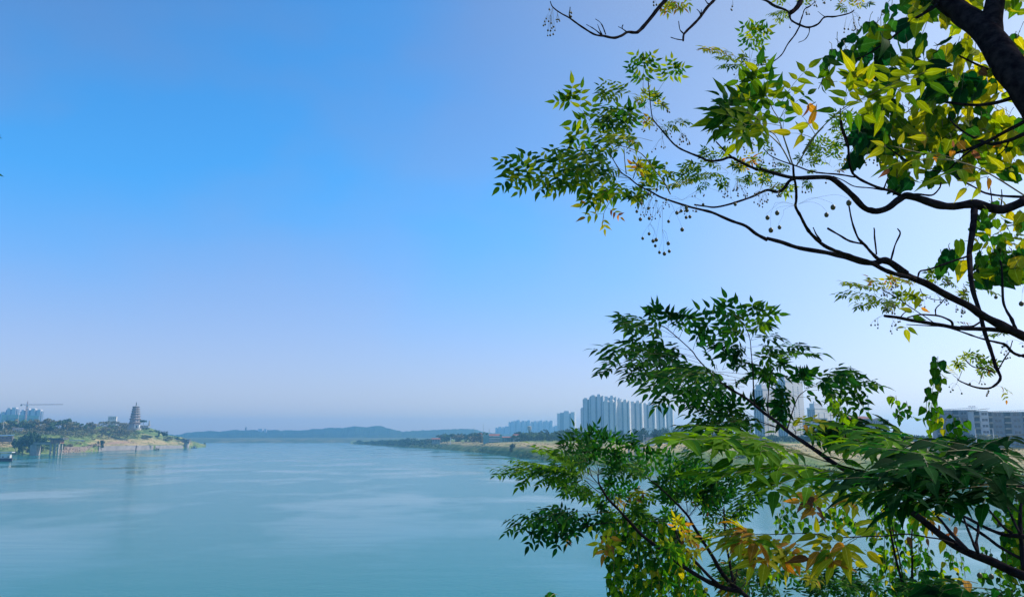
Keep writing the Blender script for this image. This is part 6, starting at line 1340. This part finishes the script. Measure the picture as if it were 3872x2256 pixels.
near([
 ('H',100,865,-230,930,190,'y',.3), ('H',330,860,180,960,170,'y',.7,True), ('H',340,870,270,780,150,'y',.7,True), ('H',550,865,540,720,170,'y',.7,True), ('H',560,870,360,900,180,'y',.4,True), ('H',620,890,480,990,170,'y',.6,True), ('H',640,890,900,790,160,'y',.4,True), ('H',900,890,1060,760,180,'y',.5,True), ('H',920,890,640,1080,190,'y',.4), ('H',930,900,700,1100,200,'o',.4,True), ('H',1000,1010,1190,1160,200,'y',.9,True), ('H',900,1100,700,1110,180,'y',.5,True), ('H',890,1100,790,1190,180,'y',.8,True), ('H',900,1100,1040,1210,180,'y',.8,True), ('H',610,1110,520,1280,190,'y',.8,True), ('H',610,1110,730,1250,180,'l',.8,True), ('H',500,1090,250,1110,200,'b',.5,True), ('H',560,1040,700,960,180,'b',.4,True), ('H',160,1040,-80,1080,180,'y',.4), ('H',160,1050,150,1200,180,'l',.7,True), ('H',250,1060,330,1250,180,'l',.7,True), ('H',390,960,200,1010,170,'y',.4), ('H',180,950,-250,960,190,'y',.35), ('H',120,1000,-100,890,180,'y',.4), ('H',520,870,700,900,160,'y',.4,True), ('H',380,960,240,1080,170,'y',.6),
 ('H',1200,830,1350,820,130,'b',.4,True), ('H',950,890,1100,800,150,'y',.5,True)], .07)
BL(LN, ST, [('H',820,450,500,520,120,'y',.4), ('H',700,500,480,620,120,'o',.5), ('H',860,560,940,620,140,'y',.7,True), ('H',640,610,700,700,130,'y',.7,True), ('H',560,620,400,640,110,'y',.5,True), ('H',980,480,820,520,120,'y',.4), ('H',500,570,420,540,110,'b',.4,True), ('H',1400,870,1470,1000,130,'b',.9,True), ('H',1560,700,1600,830,110,'b',.9,True), ('H',1600,890,1600,980,100,'b',.8,True), ('H',1760,900,1720,1050,120,'o',.9,True), ('H',1700,760,1730,850,90,'b',.9,True), ('H',1860,770,1880,900,90,'b',.9,True), ('H',1790,800,1830,930,90,'b',.9,True), ('H',1620,600,1500,640,120,'l',.5), ('H',1680,600,1550,700,110,'y',.6), ('H',1800,700,1820,740,110,'b',.9,True)], .06)
for pts, a, b in [([(600,160),(560,145),(300,75),(0,20),(-400,-20)], 14, 6), ([(1220,400),(1190,390),(990,310),(850,300),(680,262),(500,285),(180,295),(-200,300)], 14, 6), ([(990,310),(1000,280),(1060,240)], 9, 6), ([(680,262),(740,200),(820,140)], 8, 5), ([(2000,320),(1820,235),(1700,140),(1590,70),(1340,0)], 14, 7), ([(1590,70),(1600,0),(1640,-60)], 10, 6), ([(1700,140),(1770,130),(1780,80)], 8, 5)]:
    BR(ST, 'H', pts, a, b, 2.6, 2.6, 5, .08)
BR(TB, 'H', [(2700,420),(3000,600),(3500,900)], 60, 90, 2.4, 2.4, 8, .1)
for pts in ([(600,160),(1300,330),(2300,400),(2720,430)], [(1220,400),(2000,420),(2720,430)], [(2000,320),(2400,400),(2720,430)]): BR(TB, 'H', pts, 10, 36, 2.7, 2.4, 6, .1)
TB.tube([tuple(WP('H', 3490, 895, 2.4)), (2.6, 2.4, 19.3), (3.3, 2.4, 18.4), (3.6, 2.4, near_z(3.6, 2.4) - .3)], [.03, .05, .07, .09], 8, 4, .1)
LN.build('foliage', M['leaf'], tE, ST, M['vine_stem']); TB.build('branch', M['bark'], tE)
# ------------------------------------------------------------------ lower young tree over the water
tD = empty('young_tree', (4.9, 7.3, near_z(4.9, 7.3)), 'young tree with forked stems and flat leaf sprays low over the water', 'tree')
DROOP = .14
TB = Tubes(); LD = Leaves('leaflet'); ST = Tubes()
for pts, a, b in [([(1470,340),(1560,410),(1700,540),(1830,680),(1890,780),(2000,960),(2090,1100),(2160,1230),(2250,1330),(2330,1400),(2400,1462),(2520,1600),(2700,1900)], 8, 60), ([(980,290),(990,380),(1030,450),(1080,530),(1170,620),(1250,710),(1380,850),(1500,950),(1700,1100),(1850,1210),(2050,1320),(2200,1380),(2340,1400)], 14, 46), ([(1720,590),(1712,700),(1715,800),(1750,910),(1850,1060),(2000,1220),(2140,1355)], 8, 34), ([(2180,600),(2185,700),(2190,800),(2200,950),(2230,1100),(2245,1200),(2270,1330)], 12, 28), ([(2240,1090),(2250,1200),(2290,1330)], 14, 18), ([(2312,1165),(2300,1230),(2290,1300)], 12, 10), ([(2380,1330),(2350,1370),(2345,1400)], 12, 8)]:
    BR(TB, 'G', pts, a, b, 6.0, 5.8, 8, .16)
for pts in ([(1175,657),(1050,655),(950,668),(830,700)], [(1170,605),(1170,560),(1185,520)], [(1220,665),(1240,600),(1300,480)], [(860,270),(900,290),(985,385)], [(895,230),(930,320),(1000,400)], [(985,230),(990,300)], [(1040,490),(960,440),(870,360)], [(1800,450),(1825,560),(1832,680)], [(1960,540),(1900,620),(1840,700)], [(1700,500),(1770,600),(1840,690)], [(2060,540),(2160,680),(2190,760)], [(2130,540),(2170,640),(2190,740)], [(2330,620),(2250,700),(2195,790)], [(2030,600),(2140,700)], [(2300,800),(2195,830)], [(1870,755),(1750,742),(1600,738),(1430,745)], [(780,810),(930,780),(1060,755),(1200,750)], [(1860,750),(1720,880),(1740,910)], [(1990,690),(1900,560)]):
    BR(TB, 'G', pts, 7, 8, 6.0, 5.95, 5, .15)
TB.tube([tuple(WP('G', 2690, 1890, 5.8)), (3.4, 6.6, 15.0), (4.9, 7.3, near_z(4.9, 7.3) - .4)], [.06, .08, .11], 8, 4, .1)
TB.build('branch', M['bark'], tD)
BL(LD, ST, [
 ('G',980,390,35,290,66,'g',.25), ('G',970,380,230,200,64,'l',.25), ('G',900,340,250,370,62,'g',.5), ('G',960,370,420,260,62,'d',.3), ('G',940,360,560,200,62,'d',.3), ('G',880,330,500,350,60,'d',.35), ('G',1000,400,640,400,60,'g',.45), ('G',900,340,640,230,62,'d',.25), ('G',850,320,180,260,62,'g',.3),
 ('G',975,290,400,70,68,'l',.35), ('G',980,280,640,20,68,'d',.45), ('G',985,270,720,-60,66,'d',.5), ('G',985,270,900,-110,64,'d',.45), ('G',990,260,1040,-60,64,'d',.45), ('G',1000,280,1330,-10,66,'d',.5), ('G',1000,290,1150,110,64,'d',.5), ('G',980,280,780,150,66,'g',.5), ('G',980,290,560,110,66,'l',.4), ('G',990,280,1180,-20,64,'d',.5), ('G',980,260,840,60,64,'k',.5), ('G',975,290,680,180,66,'l',.4), ('G',990,270,930,60,64,'d',.6), ('G',1000,290,1120,220,60,'d',.5), ('F',200,1460,60,1330,62,'d',.5), ('F',160,1462,-20,1400,60,'g',.5),
 ('G',1480,340,1180,160,66,'d',.35), ('G',1470,340,1060,280,64,'d',.3), ('G',1560,410,1480,80,66,'d',.45), ('G',1600,440,1840,120,66,'d',.45), ('G',1640,460,1930,160,66,'d',.4), ('G',1560,400,1280,210,64,'l',.3), ('G',1500,360,1080,190,64,'l',.3), ('G',1580,420,1650,110,64,'d',.4), ('G',1540,390,1380,110,62,'d',.4), ('G',1480,340,1300,270,60,'g',.3), ('G',1600,430,1760,200,64,'g',.3), ('G',1440,330,1180,250,60,'d',.3), ('G',1500,350,1350,180,60,'g',.3),
 ('G',1700,540,1540,400,62,'d',.5), ('G',1830,660,1620,340,64,'d',.5), ('G',1830,650,1800,330,64,'d',.5), ('G',1840,670,1960,280,64,'d',.4), ('G',1840,660,2120,340,64,'d',.45), ('G',1850,680,2270,390,64,'d',.35), ('G',1830,660,1900,440,62,'l',.5), ('G',1720,560,1640,480,60,'d',.6), ('G',1860,690,2150,480,62,'d',.4), ('G',1860,690,2030,520,60,'b',.4), ('G',1830,600,1740,420,62,'g',.5), ('G',1780,600,1700,330,62,'g',.4), ('G',1860,660,1900,220,60,'d',.4), ('G',1840,640,2060,400,64,'k',.4), ('G',1900,560,2250,440,60,'d',.35),
 ('G',2180,600,2060,215,62,'d',.5), ('G',2180,590,2350,280,62,'d',.4), ('G',2180,590,2220,330,62,'d',.5), ('G',2190,790,2490,430,62,'g',.35), ('G',2200,800,2530,540,62,'d',.4), ('G',2190,780,2000,600,60,'d',.5), ('G',2190,780,2320,560,60,'d',.4), ('G',2190,700,2180,480,60,'d',.5), ('G',2200,760,2520,480,60,'g',.3), ('G',2190,800,2280,700,58,'m',.5), ('G',2180,700,1960,520,58,'g',.5),
 ('G',1080,530,655,460,60,'g',.4), ('G',1050,500,690,420,60,'d',.35), ('G',1060,520,850,520,58,'l',.4), ('G',1090,545,1230,590,56,'y',.4), ('G',1080,530,980,570,56,'l',.6), ('G',1030,470,700,440,60,'d',.35), ('G',1100,550,1180,500,58,'g',.4),
 ('G',1170,580,1110,370,60,'d',.8), ('G',1180,560,1220,370,60,'d',.8), ('G',1190,580,1520,500,62,'g',.4), ('G',1220,650,1350,620,62,'m',.7), ('G',1240,600,1330,420,60,'d',.5), ('G',1180,560,1070,390,58,'d',.5), ('G',1200,590,1400,460,60,'o',.4), ('G',1200,600,1050,470,58,'d',.5), ('G',1230,620,1390,540,60,'g',.7),
 ('G',1060,655,155,795,72,'d',.4), ('G',960,665,320,880,72,'k',.6), ('G',900,690,560,920,68,'k',.7), ('G',960,665,870,780,70,'k',.7), ('G',940,665,1010,600,66,'d',.3), ('G',1000,655,1030,740,66,'d',.7), ('G',830,700,400,700,68,'d',.35), ('G',900,680,600,720,68,'k',.4), ('G',860,700,740,850,68,'k',.7), ('G',780,720,420,830,66,'d',.6),
 ('G',780,800,690,950,60,'b',.5,True), ('G',700,860,600,860,60,'b',.6,True),
 ('G',930,780,880,850,90,'o',.6,True), ('G',960,820,1080,1010,90,'o',.7), ('G',980,850,950,920,90,'y',.7,True), ('G',1000,850,1070,970,84,'b',.7,True),
 ('G',1860,755,1050,790,62,'g',.3), ('G',1720,745,1250,760,60,'d',.3), ('G',1600,740,1320,660,60,'l',.4), ('G',1640,740,1060,740,60,'l',.4), ('G',1560,740,1400,640,60,'l',.5), ('G',1500,740,1100,850,60,'l',.5), ('G',1350,800,1280,950,58,'g',.6), ('G',1860,750,1620,700,60,'d',.3),
 ('G',1700,800,1450,840,58,'l',.5), ('G',1700,800,1620,640,56,'d',.8), ('G',1710,620,1700,520,50,'g',.7), ('G',1680,600,1640,700,52,'d',.8),
 ('G',1890,780,2280,830,62,'l',.35), ('G',1880,760,2200,700,62,'g',.4), ('G',1880,780,1720,860,60,'g',.5), ('G',1900,790,1900,900,60,'l',.6), ('G',2190,820,2050,840,56,'y',.4), ('G',2195,830,2280,880,60,'g',.6), ('G',1990,830,1980,900,56,'l',.6), ('G',1880,770,1760,720,60,'d',.4),
 ('G',1750,910,1640,1020,80,'m',.7), ('G',1750,900,1920,1040,80,'y',.5), ('G',1740,900,1700,1040,78,'l',.8), ('G',1760,900,1850,930,76,'o',.6), ('G',1730,880,1760,760,74,'y',.6), ('G',2030,640,2020,700,60,'b',.9,True), ('G',1970,700,2010,740,60,'y',.9,True)], .055)
# leafy floor of the picture
mixes = ['d', 'd', 'g', 'k', 'd', 'm']
for i in range(60):
    x = r_.uniform(0, 1350); y = 1330 + r_.uniform(-110, 150) + (70 if x > 1000 else 0); a = r_.choice((-1, 1)) * r_.uniform(90, 260)
    BL(LD, ST, [('H', x, y + 30, x + a, y - r_.uniform(-20, 60), 58, r_.choice(mixes), r_.uniform(.2, .5))])
for i in range(26):
    x = r_.uniform(2240, 2520); y = r_.uniform(1180, 1480)
    BL(LD, ST, [('G', x + 60, y + 20, x - r_.uniform(60, 200), y - r_.uniform(-30, 50), 60, r_.choice(['g', 'd', 'o', 'm', 'd']), r_.uniform(.2, .5))])
for i in range(26):
    x = r_.uniform(1500, 2520); y = r_.uniform(1380, 1520)
    BL(LD, ST, [('H', x + 60, y + 20, x - r_.uniform(60, 240), y - r_.uniform(-30, 50), 75, r_.choice(['d', 'd', 'k', 'g']), r_.uniform(.2, .5))])
BL(LD, ST, [('H',2080,1330,1780,1330,180,'y',.2,True), ('H',2150,1380,1620,1440,200,'k',.3), ('H',2000,1330,1700,1400,190,'d',.3), ('H',600,1310,470,1280,70,'y',.5)], .06)
LD.build('foliage', M['leaf'], tD, ST, M['twig'])
berries(tD, 'H', 2180, 1150, [(2098,1256),(2210,1265)], 24, 2.9); berries(tD, 'G', 2300, 1300, [(2224,1332),(2005,1412),(2445,1425)], 11, 5.8)
berries(tD, 'H', 2440, 480, [(2445,538),(2280,770)], 16, 3.2)
# ------------------------------------------------------------------ climbers: strands of heart shaped leaves
def vine(label, strands, d, size, mix, root, group=None, name='climbing_vine', step=34, sw=5, real_up=True):
    t = empty(name, root, label, 'vine', group); LV_ = Leaves('heart'); tb = Tubes()
    for win, pts in strands:
        tb = Tubes()
        dd = d + r_.uniform(-.3, .3); P3 = [WP(win, x, y, dd + r_.uniform(-.05, .05)) for x, y in pts]
        tb.tube(P3, sw / 2 / 2.52 / FPX * dd, 4, 4)
        L = 0; seg = [math.hypot(pts[i+1][0]-pts[i][0], pts[i+1][1]-pts[i][1]) for i in range(len(pts)-1)]; tot = sum(seg); s = r_.uniform(0, step)
        k = 0
        while s < tot:
            u = s; i = 0
            while u > seg[i] and i < len(seg) - 1: u -= seg[i]; i += 1
            f = min(1, u / seg[i]); c = P3[i] * (1 - f) + P3[i+1] * f
            sz = size * r_.uniform(.6, 1.25) / 2.52 / FPX * dd
            sd = np.array([1.0, 0, 0]) * (1 if k % 2 else -1) * r_.uniform(.3, 1)
            o = c + sd * sz * .35 + np.array([0, r_.uniform(-.3, .3) * sz, 0]); tb.tube([c, o], .0007 * dd / 3, 3, cap=False)
            down = unit(-UP * r_.uniform(.5, 1.2) + sd * r_.uniform(.1, .8) + rv(.25)); toC = unit(np.array([0, 0, CH]) - c)
            LV_.add(o, down, unit(toC * .6 + rv(.6) + UP * .2), sz, pick(LMIX[mix]), r_.uniform(.7, 1.0), r_.uniform(-.1, .5))
            s += step * r_.uniform(.5, 1.3); k += 1
        tb.build('strand', M['vine_stem'], t)
    LV_.build('foliage', M['leaf'], t); ANCHORED.append(t); return t
ANCHORED = [tA, tB, tC, tE, tD]
st_ = []
for i in range(30):
    x = 1040 + i * 31 + r_.uniform(-15, 15); y0 = np.interp(x, [1000, 1200, 1450, 1700, 1950], [760, 700, 680, 740, 1080]) + r_.uniform(0, 160); y1 = 1490
    x = x + 0; st_.append(('G', [(x, y0), (x + r_.uniform(-20, 30), (y0 * 2 + y1) / 3), (x + r_.uniform(10, 60), (y0 + 2 * y1) / 3), (x + r_.uniform(30, 100), y1)]))
for x, y0 in ((1060, 570), (1110, 590), (1080, 640)): st_.append(('G', [(x, y0), (x + 10, y0 + 80), (x + 20, y0 + 160)]))
vine('curtain of small heart shaped leaves hanging behind the lower young tree', st_, 6.4, 74, 'v', (1.2, 6.6, near_z(1.2, 6.6)), step=34)
st_ = [('H', [(x + r_.uniform(-20, 20), y0), (x + r_.uniform(-10, 30), (y0 + y1) / 2), (x + r_.uniform(0, 40), y1)]) for x, y0, y1 in
 [(170,660,830),(210,650,830),(250,670,820),(215,480,640),(240,560,700),(300,600,760),(360,470,640),(430,470,620),(410,660,780),(460,700,860),(520,460,600),(570,440,560),(620,640,820),(650,560,760),(700,600,880),(740,620,900),(780,560,760),(830,640,760),(860,700,860),(900,730,840),(980,520,620),(1040,640,900),(80,1080,1300),(40,1090,1280),(110,1100,1250)]]
vine('loose leafy strands over the water right of the lower young tree', st_, 6.2, 70, 'v', (3.0, 7.0, near_z(3, 7)), step=36)
TBv = []
for x, y0, y1 in [(1060,560,1000),(1100,620,900),(1150,560,860),(1200,560,1180),(1240,580,1300),(1290,600,1400),(1330,640,1300),(1180,980,1280),(1120,1150,1462),(1240,1160,1462),(1400,900,1462),(1450,700,1462),(1500,640,1100),(1540,880,1350),(1600,980,1400),(1620,1050,1300),(1500,1180,1462),(1560,1200,1462),(1680,1190,1462),(1740,1180,1400),(1640,1300,1470),(1340,1320,1470),(1300,1400,1470)]:
    TBv.append(('H', [(x, y0), (x + r_.uniform(-20, 30), (y0 + y1) / 2), (x + r_.uniform(-10, 40), y1)]))
t = vine('dense vine wound round two slim upright stems above the bottom edge', TBv, 5.6, 72, 'v', (3.6, 6.4, near_z(3.6, 6.4)), step=36)
TB = Tubes()
for pts, a, b in [([(1205,560),(1230,700),(1255,880),(1290,1050),(1320,1180),(1375,1390),(1460,1750)], 14, 30), ([(1225,570),(1260,760),(1290,930),(1330,1080),(1390,1400)], 8, 14), ([(1462,690),(1450,900),(1455,1100),(1450,1390),(1455,1700)], 12, 26)]: BR(TB, 'H', pts, a, b, 5.6, 5.6, 6, .15)
TB.build('woody_stem', M['bark'], t)
vine('thin trailing vine strands dangling below the stout lower right branch', [('H', [(x, y0), (x + 20, (y0 + y1) / 2), (x + 30, y1)]) for x, y0, y1 in [(1780,1000,1180),(1820,1010,1200),(1870,1080,1300),(1900,1000,1180),(1930,1090,1280),(1760,1100,1180),(2120,960,1060),(1800,1040,1150)]], 5.0, 62, 'v', (3.4, 5.6, near_z(3.4, 5.6)), step=50)
vine('leafy vine climbing along the right edge near the bottom corner', [('H', [(x, y0), (x + r_.uniform(-20, 20), (y0 + y1) / 2), (x + r_.uniform(-20, 20), y1)]) for x, y0, y1 in [(2340,680,1050),(2380,560,900),(2420,620,1200),(2450,500,1100),(2490,560,1250),(2520,500,1200),(2360,880,1200),(2400,1000,1350),(2300,640,800),(2330,1060,1250),(2500,900,1400),(2200,1000,1080),(2260,1080,1180),(2150,1200,1330),(2290,1180,1400),(2440,1180,1400)]], 4.6, 90, 'v', (4.0, 4.6, near_z(4, 4.6)), step=34)
gV = 'vine shoots standing above the near leaves'
vine('tall hanging vine strand reaching above the skyline in the sky gap', [('E', [(1700,975),(1690,1100),(1655,1250),(1640,1462),(1620,1700),(1590,1880)]), ('E', [(1680,1000),(1700,1080),(1730,1180),(1700,1330)]), ('E', [(1640,1240),(1600,1330),(1590,1462),(1600,1600)]), ('E', [(1690,1380),(1700,1500),(1680,1620)])], 3.9, 95, 'v', (2.6, 4.4, near_z(2.6, 4.4)), gV, step=46)
vine('pale yellow green vine strand beside the shortest pale tower', [('E', [(690,1330),(720,1420),(760,1520),(800,1620),(850,1780)]), ('E', [(720,1340),(760,1420),(800,1540),(830,1640)]), ('E', [(700,1360),(690,1450),(720,1560)]), ('E', [(760,1600),(800,1700),(820,1850)])], 3.9, 88, 'l', (2.2, 4.2, near_z(2.2, 4.2)), gV, step=38)
vine('short vine shoot with two hanging yellow leaves left of the tall strand', [('E', [(1300,1345),(1310,1420),(1330,1500),(1340,1600)]), ('E', [(1240,1345),(1300,1370)]), ('E', [(1400,1400),(1420,1480),(1450,1560)]), ('E', [(1270,1500),(1330,1540),(1380,1560)])], 3.9, 80, 'v', (2.4, 4.3, near_z(2.4, 4.3)), gV, step=34)
vine('vine shoot in front of the right edge apartments', [('E', [(1840,1520),(1850,1600),(1870,1700),(1880,1850)]), ('E', [(1780,1560),(1760,1700),(1780,1840)]), ('E', [(1900,1560),(1930,1640),(1920,1740)]), ('E', [(1700,1760),(1760,1900),(1800,1990)])], 3.9, 90, 'v', (2.8, 4.4, near_z(2.8, 4.4)), gV, step=42)
# sprig at the bottom edge and leaf tips at the left edge
vine('small dark sprig poking up at the bottom edge over open water', [('G', [(525,1400),(520,1462),(515,1600)]), ('G', [(490,1420),(515,1470)]), ('G', [(600,1440),(560,1430),(520,1465)])], 3.4, 80, 'd', (-1.0, 4.6, near_z(-1, 4.6)), None, 'leafy_sprig', step=30)
tF = empty('edge_tree', (-4.2, 3.2, near_z(-4.2, 3.2)), 'leaf tips of an unseen tree just inside the left edge of the photo', 'tree')
LF = Leaves('leaflet'); ST = Tubes(); d = 3.2
for y0, y1 in ((470, 492), (540, 560), (560, 590), (610, 600), (640, 644), (520, 500)):
    bipinnate(LF, ST, P(-300, y0, d), P(-52, y1, d), .05, 'k', .7, simple=True)
ST.tube([P(-290, 430, d), P(-300, 560, d), P(-340, 760, d), (-4.2, 3.2, 19.2), (-4.2, 3.2, near_z(-4.2, 3.2) - .3)], [.004, .006, .012, .035, .05], 6, 3, .1)
for k in range(9):
    q = P(-330 - 40 * (k % 3), 380 + 60 * k, d) ; bipinnate(LF, ST, q, q + np.array([-.35 - .1 * (k % 2), .1 * (k % 3 - 1), .12]), .05, 'd', .4); ST.tube([q, P(-300, 560, d)], .003, 4, cap=False)
LF.build('foliage', M['leaf'], tF); ST.build('branch', M['bark'], tF); ANCHORED.append(tF)
# re-anchor: parts were modelled in world space, so take the parent's place out of them
bpy.context.view_layer.update()
for t in ANCHORED:
    inv = t.matrix_world.inverted()
    for o in t.children:
        if o.type == 'MESH' or True: o.matrix_parent_inverse = inv
# ------------------------------------------------------------------ haze over the river valley
mb = MB(); mb.box(-8100, 8100, -200, 5600, -5, HAZE_TOP)
hz = bpy.data.materials.new('haze_air'); hz.use_nodes = True; n = hz.node_tree
n.nodes.remove(n.nodes['Principled BSDF']); pv = n.nodes.new('ShaderNodeVolumePrincipled')
pv.inputs['Color'].default_value = HAZE_C; pv.inputs['Density'].default_value = HAZE_D
pv.inputs['Anisotropy'].default_value = 0.35
n.links.new(pv.outputs[0], n.nodes['Material Output'].inputs['Volume'])
tag(mb.build('haze', hz), kind='stuff')
